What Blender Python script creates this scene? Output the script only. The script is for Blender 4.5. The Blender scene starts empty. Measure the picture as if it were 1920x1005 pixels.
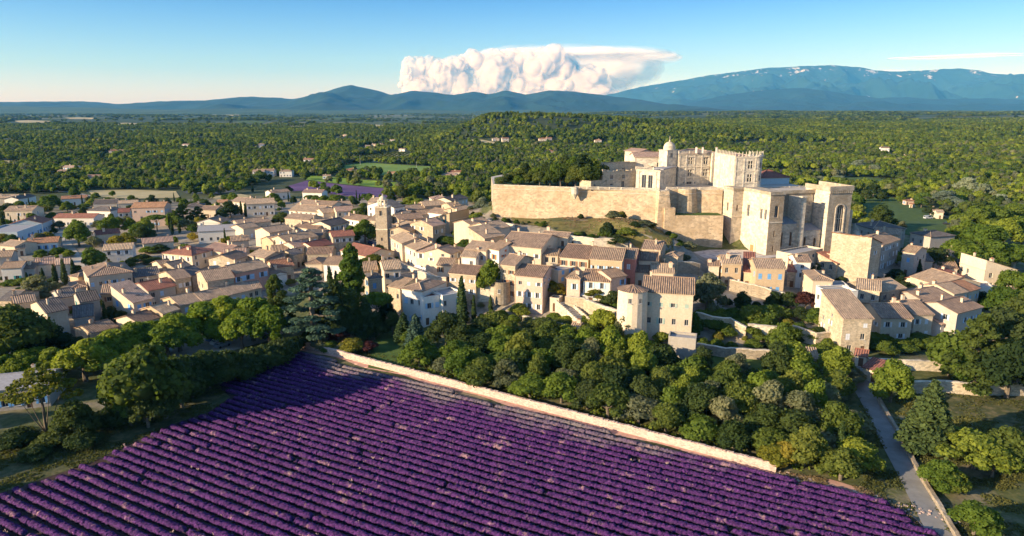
import bpy, math, random
import numpy as np
from mathutils import Vector, noise as mn

# ------------------------------------------------------------ camera, sky, sun, exposure
S = bpy.context.scene
COL = S.collection
PITCH = math.radians(13.2)
CAMZ = 60.0
cam_d = bpy.data.cameras.new('camera')
cam_d.lens = 24.0; cam_d.sensor_width = 36.0
cam_d.clip_start = 1.0; cam_d.clip_end = 300000.0
cam = bpy.data.objects.new('camera', cam_d)
cam.location = (0, 0, CAMZ)
cam.rotation_euler = (math.pi/2 - PITCH, 0, 0)
COL.objects.link(cam); S.camera = cam

SUN_EL = math.radians(17.0)
SUN_TRAVEL = Vector((0.90, 0.43))            # where the light goes, seen from above
world = bpy.data.worlds.new('World'); S.world = world; world.use_nodes = True
wn = world.node_tree.nodes; wl = world.node_tree.links
sky = wn.new('ShaderNodeTexSky'); sky.sky_type = 'NISHITA'; sky.sun_disc = False
sky.sun_elevation = SUN_EL
sky.sun_rotation = math.atan2(-SUN_TRAVEL.x, -SUN_TRAVEL.y)
sky.altitude = 100; sky.air_density = 1.0; sky.dust_density = 0.6; sky.ozone_density = 3.0
bg = wn['Background']; bg.inputs['Strength'].default_value = 0.15
# the clear evening sky deepens quickly above the milky horizon
_tc = wn.new('ShaderNodeTexCoord'); _sx = wn.new('ShaderNodeSeparateXYZ'); wl.new(_tc.outputs['Generated'], _sx.inputs[0])
_rp = wn.new('ShaderNodeValToRGB'); wl.new(_sx.outputs[2], _rp.inputs['Fac'])
_e = _rp.color_ramp.elements; _e[0].position = 0.0; _e[0].color = (.98, .92, 1.16, 1); _e[1].position = 0.16; _e[1].color = (.16, .35, .68, 1)
_e2 = _e.new(0.05); _e2.color = (.54, .68, .96, 1); _e3 = _e.new(.6); _e3.color = (.70, .76, .88, 1)
_mu = wn.new('ShaderNodeMix'); _mu.data_type = 'RGBA'; _mu.blend_type = 'MULTIPLY'; _mu.inputs[0].default_value = 1.0
wl.new(sky.outputs['Color'], _mu.inputs[6]); wl.new(_rp.outputs['Color'], _mu.inputs[7]); wl.new(_mu.outputs[2], bg.inputs['Color'])
sun_d = bpy.data.lights.new('sun', 'SUN'); sun_d.energy = 5.0; sun_d.angle = math.radians(0.5)
sun_d.color = (1.0, 0.87, 0.67)
sun = bpy.data.objects.new('sun', sun_d)
_d = Vector((SUN_TRAVEL.x*math.cos(SUN_EL), SUN_TRAVEL.y*math.cos(SUN_EL), -math.sin(SUN_EL)))
sun.rotation_euler = _d.to_track_quat('-Z', 'Y').to_euler()
sun.location = (-200, 0, 200); COL.objects.link(sun)
S.view_settings.view_transform = 'Standard'; S.view_settings.look = 'None'
S.view_settings.exposure = 0.95; S.view_settings.gamma = 1.0
S.view_settings.use_curve_mapping = False
S.render.engine = 'CYCLES'
S.cycles.max_bounces = 5; S.cycles.diffuse_bounces = 2; S.cycles.glossy_bounces = 1
S.cycles.transmission_bounces = 2; S.cycles.transparent_max_bounces = 14; S.cycles.volume_bounces = 0
S.cycles.caustics_reflective = False; S.cycles.caustics_refractive = False

R = random.Random(7)
NP = np.random.RandomState(7)

# ------------------------------------------------------------ where a point of the place is seen from the drone
CP, SP = math.cos(PITCH), math.sin(PITCH)
def ray(px, py):
    u = (px-960.0)/1280.0; v = (py-502.5)/1280.0
    return u, CP - v*SP, -SP - v*CP
def W(px, py, z=0.0):
    u, dy, dz = ray(px, py); t = (z-CAMZ)/dz
    return (u*t, dy*t)
def Vz(px, py, Y):
    u, dy, dz = ray(px, py); t = Y/dy
    return u*t, CAMZ + dz*t
def proj(x, y, z):
    zz = z-CAMZ
    f = y*CP - zz*SP; up = y*SP + zz*CP
    return 960+1280*x/f, 502.5-1280*up/f

# ------------------------------------------------------------ object helpers
def link(o, parent=None):
    COL.objects.link(o)
    if parent is not None: o.parent = parent
    return o
def empty(name, loc=(0, 0, 0), rz=0.0):
    o = bpy.data.objects.new(name, None); o.location = loc; o.rotation_euler = (0, 0, rz)
    o.empty_display_size = 0.5
    return link(o)
def tag(o, label=None, cat=None, group=None, kind=None):
    if label: o['label'] = label
    if cat: o['category'] = cat
    if group: o['group'] = group
    if kind: o['kind'] = kind
    return o

class MB:
    """collects faces and links them as ONE mesh object"""
    def __init__(s):
        s.v = []; s.f = []; s.m = []; s.uv = []; s.has_uv = False
    def face(s, pts, m=0, uv=None):
        b = len(s.v); s.v.extend([tuple(p) for p in pts]); s.f.append(tuple(range(b, b+len(pts)))); s.m.append(m)
        if uv is None: s.uv.extend([(0, 0)]*len(pts))
        else: s.uv.extend(uv); s.has_uv = True
    def box(s, x0, x1, y0, y1, z0, z1, m=0, rot=0.0, o=(0, 0)):
        c, n = math.cos(rot), math.sin(rot)
        def T(x, y, z): return (o[0]+x*c-y*n, o[1]+x*n+y*c, z)
        p = [T(x0, y0, z0), T(x1, y0, z0), T(x1, y1, z0), T(x0, y1, z0), T(x0, y0, z1), T(x1, y0, z1), T(x1, y1, z1), T(x0, y1, z1)]
        for q in ((0, 3, 2, 1), (4, 5, 6, 7), (0, 1, 5, 4), (1, 2, 6, 5), (2, 3, 7, 6), (3, 0, 4, 7)):
            s.face([p[i] for i in q], m)
    def prism(s, poly, z0, z1, m=0, top=None):
        n = len(poly)
        for i in range(n):
            a, b = poly[i], poly[(i+1) % n]
            s.face([(a[0], a[1], z0), (b[0], b[1], z0), (b[0], b[1], z1), (a[0], a[1], z1)], m)
        s.face([(p[0], p[1], z1) for p in poly], m if top is None else top)
    def lathe(s, prof, n=12, o=(0, 0), m=0, a0=0.0, a1=2*math.pi):
        for i in range(n):
            t0 = a0+(a1-a0)*i/n; t1 = a0+(a1-a0)*(i+1)/n
            for (r0, z0), (r1, z1) in zip(prof[:-1], prof[1:]):
                p = [(o[0]+r0*math.cos(t0), o[1]+r0*math.sin(t0), z0), (o[0]+r0*math.cos(t1), o[1]+r0*math.sin(t1), z0),
                     (o[0]+r1*math.cos(t1), o[1]+r1*math.sin(t1), z1), (o[0]+r1*math.cos(t0), o[1]+r1*math.sin(t0), z1)]
                if r1 < 1e-4: p = p[:3]
                elif r0 < 1e-4: p = [p[0], p[2], p[3]]
                s.face(p, m)
    def tube(s, pts, rad, n=6, m=0):
        rings = []
        for i, p in enumerate(pts):
            p = Vector(p)
            d = (Vector(pts[min(i+1, len(pts)-1)])-Vector(pts[max(i-1, 0)])).normalized()
            a = d.orthogonal().normalized(); b = d.cross(a)
            r = rad[i] if isinstance(rad, (list, tuple)) else rad
            rings.append([p+a*r*math.cos(2*math.pi*k/n)+b*r*math.sin(2*math.pi*k/n) for k in range(n)])
        for i in range(len(rings)-1):
            for k in range(n):
                s.face([rings[i][k], rings[i][(k+1) % n], rings[i+1][(k+1) % n], rings[i+1][k]], m)
        s.face(rings[-1], m)
    def mesh(s, name, mats):
        me = bpy.data.meshes.new(name); me.from_pydata(s.v, [], s.f)
        for m in mats: me.materials.append(m)
        if len(mats) > 1: me.polygons.foreach_set('material_index', s.m)
        if s.has_uv:
            l = me.uv_layers.new(name='UVMap'); l.data.foreach_set('uv', np.array(s.uv, dtype=np.float32).ravel())
        return me
    def build(s, name, mats, parent=None):
        if not isinstance(mats, (list, tuple)): mats = [mats]
        return link(bpy.data.objects.new(name, s.mesh(name, mats)), parent)

def fast_mesh(name, verts, faces, mats, smooth=False):
    """verts (n,3) array, faces (m,k) array"""
    me = bpy.data.meshes.new(name)
    faces = np.asarray(faces, dtype=np.int32); nf, k = faces.shape
    me.vertices.add(len(verts)); me.vertices.foreach_set('co', np.asarray(verts, dtype=np.float32).ravel())
    me.loops.add(nf*k); me.loops.foreach_set('vertex_index', faces.ravel())
    me.polygons.add(nf); me.polygons.foreach_set('loop_start', np.arange(0, nf*k, k, dtype=np.int32))
    me.polygons.foreach_set('loop_total', np.full(nf, k, dtype=np.int32))
    if smooth: me.polygons.foreach_set('use_smooth', np.ones(nf, dtype=bool))
    me.update(calc_edges=True)
    for m in (mats if isinstance(mats, (list, tuple)) else [mats]): me.materials.append(m)
    return me

# ------------------------------------------------------------ materials
class NT:
    def __init__(s, name, rough=0.9):
        s.mat = bpy.data.materials.new(name); s.mat.use_nodes = True
        s.n = s.mat.node_tree.nodes; s.l = s.mat.node_tree.links
        s.b = s.n['Principled BSDF']; s.b.inputs['Roughness'].default_value = rough
        s.b.inputs['Specular IOR Level'].default_value = 0.25
    def node(s, t, **kw):
        n = s.n.new(t)
        for k, v in kw.items():
            if k.startswith('_'): setattr(n, k[1:], v)
            else: n.inputs[k.replace('__', ' ')].default_value = v
        return n
    def coord(s, which='Object'):
        return s.n.new('ShaderNodeTexCoord').outputs[which]
    def noise(s, vec, scale, detail=3, rough=0.55):
        n = s.node('ShaderNodeTexNoise', Scale=scale, Detail=detail, Roughness=rough)
        if vec is not None: s.l.new(vec, n.inputs['Vector'])
        return n.outputs['Fac']
    def ramp(s, fac, stops):
        n = s.n.new('ShaderNodeValToRGB'); e = n.color_ramp.elements
        while len(e) < len(stops): e.new(0.5)
        for q, (p, c) in zip(e, stops):
            q.position = p; q.color = (c[0], c[1], c[2], 1) if hasattr(c, '__len__') else (c, c, c, 1)
        s.l.new(fac, n.inputs['Fac']); return n.outputs['Color']
    def mix(s, fac, a, b, mode='MIX'):
        n = s.n.new('ShaderNodeMix'); n.data_type = 'RGBA'; n.blend_type = mode
        for k_, v in ((0, fac), (6, a), (7, b)):
            sock = n.inputs[k_]
            if isinstance(v, bpy.types.NodeSocket): s.l.new(v, sock)
            elif hasattr(v, '__len__'): sock.default_value = (v[0], v[1], v[2], 1)
            else: sock.default_value = v if k_ == 0 else (v, v, v, 1)
        return n.outputs[2]
    def math(s, op, a, b=0.0):
        n = s.n.new('ShaderNodeMath'); n.operation = op
        for i, v in enumerate((a, b)):
            if isinstance(v, bpy.types.NodeSocket): s.l.new(v, n.inputs[i])
            else: n.inputs[i].default_value = v
        return n.outputs[0]
    def mapping(s, vec, scale=(1, 1, 1), rot=(0, 0, 0)):
        n = s.n.new('ShaderNodeMapping'); n.inputs['Scale'].default_value = scale; n.inputs['Rotation'].default_value = rot
        s.l.new(vec, n.inputs['Vector']); return n.outputs['Vector']
    def bump(s, h, strength=0.5, dist=0.1):
        n = s.node('ShaderNodeBump', Strength=strength, Distance=dist); s.l.new(h, n.inputs['Height'])
        s.l.new(n.outputs['Normal'], s.b.inputs['Normal'])
    def rand(s):
        return s.n.new('ShaderNodeObjectInfo').outputs['Random']
    def hsv(s, col, h=None, sat=None, val=None):
        n = s.n.new('ShaderNodeHueSaturation'); s.l.new(col, n.inputs['Color'])
        for k, v in (('Hue', h), ('Saturation', sat), ('Value', val)):
            if v is None: continue
            if isinstance(v, bpy.types.NodeSocket): s.l.new(v, n.inputs[k])
            else: n.inputs[k].default_value = v
        return n.outputs['Color']
    def out(s, col):
        s.l.new(col, s.b.inputs['Base Color']); return s.mat
def mul(c, k): return tuple(min(1, x*k) for x in c)

_MC = {}
def plain(name, col, rough=0.8):
    if name in _MC: return _MC[name]
    t = NT(name, rough); o = t.coord(); n = t.noise(o, 2.0)
    _MC[name] = t.out(t.ramp(n, [(0.3, mul(col, .85)), (0.7, mul(col, 1.12))])); return _MC[name]
def plaster(name, col, stain=0.6):
    t = NT(name, 0.92); o = t.coord(); r = t.rand()
    big = t.noise(o, 0.22, 4, .6); small = t.noise(o, 1.9, 4, .7)
    c = t.ramp(big, [(0.32, mul(col, 1-.3*stain)), (0.55, col), (0.75, mul(col, 1.07))])
    c = t.mix(t.ramp(small, [(0.35, .85), (0.65, 0.0)]), c, mul((col[0], col[1]*.94, col[2]*.86), 1-.35*stain))
    streak = t.noise(t.mapping(o, (1.4, 1.4, .18)), 1.0, 4, .65)                 # rain streaks down the wall
    c = t.mix(t.ramp(streak, [(0.52, 0.0), (0.72, .55*stain)]), c, mul((col[0]*.8, col[1]*.76, col[2]*.7), .8))
    c = t.hsv(c, sat=t.math('MULTIPLY_ADD', r, .3) if False else None, val=t.math('ADD', t.math('MULTIPLY', r, .22), .88))
    t.bump(t.noise(o, 5.0, 4, .7), .35, .06)
    return t.out(c)
def stonemat(name, col, cell=2.2, joints=.35, patch=.8):
    t = NT(name, 0.95); o = t.coord(); r = t.rand()
    sq = t.mapping(o, (1, 1, 1.7))
    v = t.node('ShaderNodeTexVoronoi', Scale=cell); t.l.new(sq, v.inputs['Vector'])
    e = t.node('ShaderNodeTexVoronoi', Scale=cell, _feature='DISTANCE_TO_EDGE'); t.l.new(sq, e.inputs['Vector'])
    sep = t.n.new('ShaderNodeSeparateColor'); t.l.new(v.outputs['Color'], sep.inputs['Color'])
    c = t.ramp(sep.outputs[0], [(0.0, mul(col, .68)), (.5, col), (1.0, mul((col[0], col[1]*.97, col[2]*.92), 1.22))])
    big = t.noise(o, .16, 5, .65)
    c = t.mix(t.ramp(big, [(.38, patch*.7), (.6, 0.0)]), c, mul((col[0]*.92, col[1]*.82, col[2]*.68), .72))
    big2 = t.noise(t.mapping(o, (.5, .5, .9)), .5, 5, .7)
    c = t.mix(t.ramp(big2, [(.5, 0.0), (.7, patch*.55)]), c, mul((col[0], col[1], col[2]*1.03), 1.3))
    c = t.mix(t.ramp(e.outputs['Distance'], [(0.0, joints), (.09, 0.0)]), c, mul(col, .5))
    hol = t.noise(o, 1.1, 2, .5)
    c = t.mix(t.ramp(hol, [(.70, 0.0), (.74, .7)]), c, mul(col, .3))          # putlog holes and pits
    run = t.noise(t.mapping(o, (.9, .9, .10)), 1.0, 4, .7)
    c = t.mix(t.ramp(run, [(.54, 0.0), (.74, .5)]), c, mul((col[0]*.85, col[1]*.8, col[2]*.76), .6))
    c = t.hsv(c, val=t.math('ADD', t.math('MULTIPLY', r, .2), .9))
    h = t.math('ADD', e.outputs['Distance'], t.noise(o, 3.0, 4, .7))
    t.bump(h, .7, .12)
    return t.out(c)
def roofmat(name, col, dark=.5, light=1.5):
    t = NT(name, 0.9); uv = t.coord('UV'); r = t.rand()
    off = t.n.new('ShaderNodeVectorMath'); off.operation = 'ADD'; t.l.new(uv, off.inputs[0])
    comb = t.n.new('ShaderNodeCombineXYZ'); t.l.new(t.math('MULTIPLY', r, 91.0), comb.inputs[0]); t.l.new(t.math('MULTIPLY', r, 57.0), comb.inputs[1])
    t.l.new(comb.outputs[0], off.inputs[1]); p = off.outputs[0]
    st = t.noise(t.mapping(p, (2.6, .55, 1)), 1.0, 3, .7)
    c = t.ramp(st, [(.34, mul(col, dark*.8)), (.46, mul(col, .85)), (.58, mul((col[0], col[1]*.98, col[2]*.93), 1.2)), (.68, mul(col, light))])
    fn = t.noise(t.mapping(p, (4.5, 3.0, 1)), 1.0, 2, .6)
    c = t.mix(t.ramp(fn, [(.38, .5), (.55, 0.0)]), c, mul((col[0]*.75, col[1]*.75, col[2]*.78), .55))
    big = t.noise(p, .35, 4, .6)
    c = t.mix(t.ramp(big, [(.4, .5), (.62, 0.0)]), c, mul((col[0]*.8, col[1]*.8, col[2]*.82), .62))
    w = t.node('ShaderNodeTexWave', Scale=1.0, Distortion=.6, Detail=1.0, Detail__Scale=2.0)
    w.wave_type = 'BANDS'; w.bands_direction = 'X'; t.l.new(t.mapping(p, (.6, .03, 1)), w.inputs['Vector'])
    c = t.mix(t.ramp(w.outputs['Fac'], [(.0, .45), (.6, 0.0)]), c, mul(col, .38))
    c = t.hsv(c, val=t.math('ADD', t.math('MULTIPLY', r, .5), .75), h=t.math('ADD', t.math('MULTIPLY', r, .016), .492))
    t.bump(t.math('ADD', w.outputs['Fac'], st), .8, .2)
    return t.out(c)
def leafmat(name, c0, c1, trans=.4, rnd=.55):
    c0 = mul(c0, 1.1); c1 = mul(c1, 1.1)
    t = NT(name, 0.75); o = t.coord(); r = t.rand()
    n = t.noise(o, .55, 3, .6); n2 = t.noise(o, 3.5, 2)
    c = t.ramp(n, [(.3, c0), (.7, c1)])
    c = t.mix(t.ramp(n2, [(.35, 0.0), (.7, .5)]), c, mul(c1, 1.35))
    wp = t.noise(t.n.new('ShaderNodeNewGeometry').outputs['Position'], .009, 4, .65)      # stands of lighter and darker trees
    c = t.mix(t.ramp(wp, [(.40, .55), (.56, 0.0)]), c, mul((c0[0]*.9, c0[1]*.95, c0[2]*1.1), 1.2))
    c = t.mix(t.ramp(wp, [(.50, 0.0), (.66, .6)]), c, mul((c1[0]*1.15, c1[1]*1.05, c1[2]*.8), 1.3))
    c = t.hsv(c, h=t.math('ADD', t.math('MULTIPLY', r, -.045), .515), val=t.math('ADD', t.math('MULTIPLY', r, rnd), 1-rnd/2))
    t.l.new(c, t.b.inputs['Base Color']); t.b.inputs['Specular IOR Level'].default_value = .15
    tr = t.n.new('ShaderNodeBsdfTranslucent'); t.l.new(t.mix(1.0, c, (1.5, 1.5, .7), 'MULTIPLY'), tr.inputs['Color'])
    mx = t.n.new('ShaderNodeMixShader'); mx.inputs[0].default_value = trans
    t.l.new(t.b.outputs[0], mx.inputs[1]); t.l.new(tr.outputs[0], mx.inputs[2])
    t.l.new(mx.outputs[0], t.n['Material Output'].inputs['Surface'])
    return t.mat

M = {}
M['cream'] = plaster('cream_plaster', (.72, .61, .46))
M['white'] = plaster('white_plaster', (.82, .78, .70), .3)
M['pink'] = plaster('pink_plaster', (.66, .50, .40))
M['rose'] = plaster('rose_plaster', (.72, .40, .30))
M['ochre'] = plaster('ochre_plaster', (.60, .46, .30))
M['red'] = plaster('red_plaster', (.62, .24, .18))
M['grey'] = plaster('grey_and_shade_plaster', (.50, .46, .40))  # also puts shade into the colour of unlit pale walls
M['blue'] = plaster('blue_and_shade_plaster', (.50, .58, .62), .3)  # its blue also stands for shade on walls turned from the sun
M['stone'] = stonemat('rubble_stone', (.56, .47, .34), 1.9)
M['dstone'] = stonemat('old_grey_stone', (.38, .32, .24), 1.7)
M['lstone'] = stonemat('pale_cut_stone', (.70, .61, .47), 1.3, .2, .5)
M['tan'] = roofmat('tan_roof_tiles', (.52, .37, .255))
M['brown'] = roofmat('brown_roof_tiles', (.41, .28, .19))
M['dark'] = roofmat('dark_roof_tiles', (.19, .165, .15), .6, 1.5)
M['orange'] = roofmat('orange_roof_tiles', (.50, .26, .15), .7, 1.25)
M['redt'] = roofmat('red_roof_tiles', (.40, .17, .12), .7, 1.3)
M['pinkt'] = roofmat('pinkish_roof_tiles', (.56, .38, .29), .75, 1.2)
M['slate'] = plain('grey_roof_sheet', (.33, .32, .32))
M['glass'] = NT('window_glass', .12).mat
M['glass'].node_tree.nodes['Principled BSDF'].inputs['Base Color'].default_value = (.035, .045, .055, 1)
M['glass'].node_tree.nodes['Principled BSDF'].inputs['Specular IOR Level'].default_value = .5
M['frame'] = plain('window_frame', (.55, .52, .47))
M['wood'] = plain('brown_wood', (.16, .09, .05))
SHUT = {'w': plain('white_shutter_paint', (.72, .74, .76)), 'b': plain('blue_shutter_paint', (.16, .38, .68)), 'l': plain('light_blue_shutter_paint', (.42, .60, .76)),
        'g': plain('grey_green_shutter_paint', (.35, .45, .38)), 'n': plain('brown_shutter_paint', (.26, .14, .08)), 'o': plain('orange_shutter_paint', (.60, .20, .07)),
        't': plain('teal_shutter_paint', (.05, .32, .30))}
M['metal'] = plain('grey_metal', (.3, .3, .3), .5)

# ------------------------------------------------------------ terrain height
CT = []
def cpx(*rows):
    for px, py, z in rows:
        x, y = W(px, py, z); CT.append((x, y, z))
cpx((560, 645, 0), (700, 690, 0), (850, 725, 0), (1000, 760, 0), (1150, 805, 0), (1300, 845, 0), (1440, 880, 0), (1740, 1000, 0), (0, 920, 0), (200, 840, 0), (400, 740, 0), (0, 1000, 0), (600, 850, 0), (1000, 900, 0), (1400, 980, 0))
CT += [(0, 60, 0), (-100, 50, 0), (100, 50, 0), (0, 0, 0), (-150, 100, 0), (150, 90, 0), (-200, 150, 0), (-200, 0, 0), (200, 0, 0), (0, -100, 0), (220, 150, 0), (-260, 250, -1)]
cpx((100, 660, 0), (0, 600, 0), (300, 620, 0), (480, 600, 0), (450, 545, 1), (100, 560, 0), (250, 480, 0), (0, 480, 0), (450, 430, 1), (150, 420, -1), (0, 420, -2), (300, 380, -1), (0, 380, -2), (500, 380, -1),
    (600, 440, 2), (650, 500, 3), (700, 470, 4), (560, 520, 2), (720, 400, 3), (600, 370, 0), (720, 440, 5), (780, 480, 6), (750, 520, 5), (820, 520, 6.5), (870, 440, 10), (900, 405, 16), (850, 400, 8), (800, 380, 3), (700, 540, 2.5),
    (250, 345, -3), (550, 340, -2), (750, 350, -2), (870, 350, -2),
    (700, 630, 0), (760, 620, 0), (800, 595, 2), (900, 605, 2), (1000, 605, 3), (1080, 612, 4), (1200, 628, 4), (1300, 665, 2), (1400, 660, 2), (1450, 665, 2), (1600, 665, 2), (1750, 650, 1), (1850, 640, 0),
    (930, 540, 8), (1000, 545, 7), (1050, 520, 11), (1150, 520, 12), (900, 480, 12), (950, 460, 15), (1250, 520, 11), (1230, 490, 12),
    (1300, 480, 10), (1350, 478, 10), (1400, 480, 10), (1440, 482, 10), (1500, 490, 9), (1560, 500, 8), (1600, 480, 7),
    (1200, 560, 7), (1300, 560, 7), (1400, 545, 6), (1450, 570, 5.5), (1550, 560, 5), (1650, 560, 3), (1750, 580, 2), (1850, 560, 1), (1500, 600, 5), (1400, 600, 5.5), (1320, 600, 5.5),
    (915, 400, 19), (1000, 420, 18), (1080, 428, 19), (1150, 440, 18), (1230, 448, 17), (1100, 445, 17), (1160, 412, 22), (1215, 410, 24), (1050, 412, 20),
    (1700, 400, -4), (1620, 470, 3), (1650, 370, -5), (1900, 450, -2), (1800, 400, -5), (1500, 330, 0), (1900, 600, 0), (1900, 700, 0), (1800, 800, 0), (1700, 900, 0), (1600, 750, 0), (1500, 760, 0), (1200, 760, 0), (1000, 680, 0), (1300, 710, 1))
CT += [(-5, 282, 23), (20, 285, 24), (50, 285, 24), (80, 285, 24), (110, 275, 22), (60, 262, 24), (90, 262, 24), (0, 330, 8), (50, 345, 4), (110, 330, 2), (-40, 330, 6), (160, 320, -2), (-60, 300, 6)]
CTA = np.array(CT)
def far_h(x, y):
    h = -7 + 3*np.sin(x/310.+1)*np.cos(y/420.)
    d = np.where(x < -25, 95., 420.)
    h = h + 52*np.exp(-((x+25)/d)**2 - ((y-1500)/300.)**2)
    s = 1/(1+np.exp(-(x-150-.1*y)/160.))
    h = h + s*(25/(1+np.exp(-(y-1500)/300.)) + 6*np.sin(x/170.)*np.sin(y/230.+1)*np.clip((y-700)/800., 0, 1))
    h = h + 9*np.sin(x/700.+y/900.)*np.clip((y-1500)/1500., 0, 1)*np.clip(1-(y-5000)/3000, .2, 1)
    h = h + 10*np.exp(-((x-330)/90.)**2-((y-330)/70.)**2)          # wooded knoll to the right
    r = np.hypot(x, y)
    return h*np.clip(1.25-r/30000., 0, 1)
def T(x, y):
    x = np.asarray(x, dtype=float); y = np.asarray(y, dtype=float); sh = x.shape
    X = x.ravel(); Y = y.ravel(); out = np.empty(len(X))
    r = np.hypot(X, Y-150)
    b = np.clip((r-300)/250., 0, 1); b = b*b*(3-2*b)
    for i in range(0, len(X), 20000):
        j = slice(i, i+20000)
        if b[j].min() >= 1: out[j] = 0; continue
        d2 = (X[j, None]-CTA[None, :, 0])**2+(Y[j, None]-CTA[None, :, 1])**2
        w = 1/(d2+30.)**2.2
        out[j] = (w*CTA[None, :, 2]).sum(1)/w.sum(1)
    res = out*(1-b)+far_h(X, Y)*b
    return res.reshape(sh)
def T1(x, y): return float(T(np.array([x]), np.array([y]))[0])
def on(px, py, h=0.0):
    """point at height h above the ground that is seen at this pixel"""
    z = h
    for _ in range(12):
        z = min(z, 57)
        x, y = W(px, py, z); z = .5*z+.5*(T1(x, y)+h)
    return x, y, z
# ------------------------------------------------------------ ground sheet (polar grid round the drone, out to the horizon)
ang = np.concatenate([np.linspace(-180, -50, 27)[:-1], np.linspace(-50, 50, 300), np.linspace(50, 180, 27)[1:-1]])
rad = [0.0, 20, 40, 55, 65]; r_ = 72.0
while r_ < 33000: rad.append(r_); r_ *= 1.0135
rad = np.array(rad)
A_, R_ = np.meshgrid(np.radians(ang), rad, indexing='ij')
GX = R_*np.sin(A_); GY = R_*np.cos(A_); GZ = T(GX, GY)
na, nr = GX.shape
idx = np.arange(na*nr).reshape(na, nr)
i0 = idx; i1 = np.roll(idx, -1, axis=0)
F = np.stack([i0[:, :-1], i1[:, :-1], i1[:, 1:], i0[:, 1:]], -1).reshape(-1, 4)[:, ::-1]
def groundmat():
    t = NT('ground_soil', .95); o = t.coord()
    n = t.noise(o, .05, 6, .7); n2 = t.noise(o, .6, 4, .7)
    grass = t.ramp(n2, [(.3, (.045, .06, .018)), (.55, (.10, .11, .035)), (.75, (.19, .16, .075))])
    dirt = t.ramp(n2, [(.3, (.22, .17, .11)), (.7, (.34, .28, .2))])
    c = t.mix(t.ramp(n, [(.5, 0.0), (.62, .75)]), grass, dirt)
    at = t.n.new('ShaderNodeAttribute'); at.attribute_name = 'town'
    tw = t.ramp(n2, [(.3, (.20, .16, .115)), (.6, (.34, .29, .22)), (.8, (.44, .39, .32))])
    c = t.mix(at.outputs['Fac'], c, tw)
    # plain beyond the woods: patchwork of crops and copses
    pos = t.n.new('ShaderNodeNewGeometry').outputs['Position']
    ln = t.n.new('ShaderNodeVectorMath'); ln.operation = 'LENGTH'; t.l.new(pos, ln.inputs[0])
    v = t.node('ShaderNodeTexVoronoi', Scale=.0022); t.l.new(t.mapping(pos, (1, .55, 1), (0, 0, .4)), v.inputs['Vector'])
    sp = t.n.new('ShaderNodeSeparateColor'); t.l.new(v.outputs['Color'], sp.inputs['Color'])
    crops = t.ramp(sp.outputs[0], [(0, (.025, .045, .016)), (.55, (.035, .06, .02)), (.68, (.07, .10, .03)), (.8, (.16, .15, .07)), (.92, (.26, .22, .13)), (1, (.05, .08, .025))])
    wd = t.noise(pos, .0035, 6, .7)
    crops = t.mix(t.ramp(wd, [(.42, 1.0), (.56, 0.0)]), crops, (.04, .07, .025))
    far = t.n.new('ShaderNodeMapRange'); far.inputs[1].default_value = 1500; far.inputs[2].default_value = 2600
    t.l.new(ln.outputs['Value'], far.inputs[0])
    near = t.mix(t.ramp(t.math('DIVIDE', ln.outputs['Value'], 1000.), [(.46, 0.0), (.6, 1.0)]), c, t.mix(n2, (.03, .045, .015), (.07, .085, .03)))
    c = t.mix(far.outputs[0], near, crops)
    t.bump(n2, .6, .3)
    return t.out(c)
GM = groundmat()
gme = fast_mesh('ground', np.stack([GX, GY, GZ], -1).reshape(-1, 3), F, GM, True)
# town paving / bare earth where people built
TOWN = np.array([W(*p) for p in [(-60, 640, 0), (-60, 375, -2), (180, 372, -2), (420, 368, -1), (560, 372, 0), (880, 372, 4), (905, 415, 14), (1050, 448, 16), (1240, 478, 12), (1560, 470, 8), (1850, 480, 1), (1880, 600, 1), (1650, 650, 2), (1250, 640, 3), (1000, 600, 3), (860, 590, 3), (720, 590, 2), (560, 545, 2), (420, 590, 1), (200, 640, 0)]])
def inpoly(x, y, P):
    c = np.zeros(np.shape(x), bool); n = len(P)
    for i in range(n):
        x1, y1 = P[i]; x2, y2 = P[(i+1) % n]
        k = ((y1 > y) != (y2 > y)) & (x < (x2-x1)*(y-y1)/(y2-y1+1e-12)+x1); c ^= k
    return c
at = gme.attributes.new('town', 'FLOAT', 'POINT')
at.data.foreach_set('value', inpoly(GX, GY, TOWN).astype(np.float32).ravel())
ground = link(bpy.data.objects.new('ground', gme)); tag(ground, kind='structure')

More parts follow.
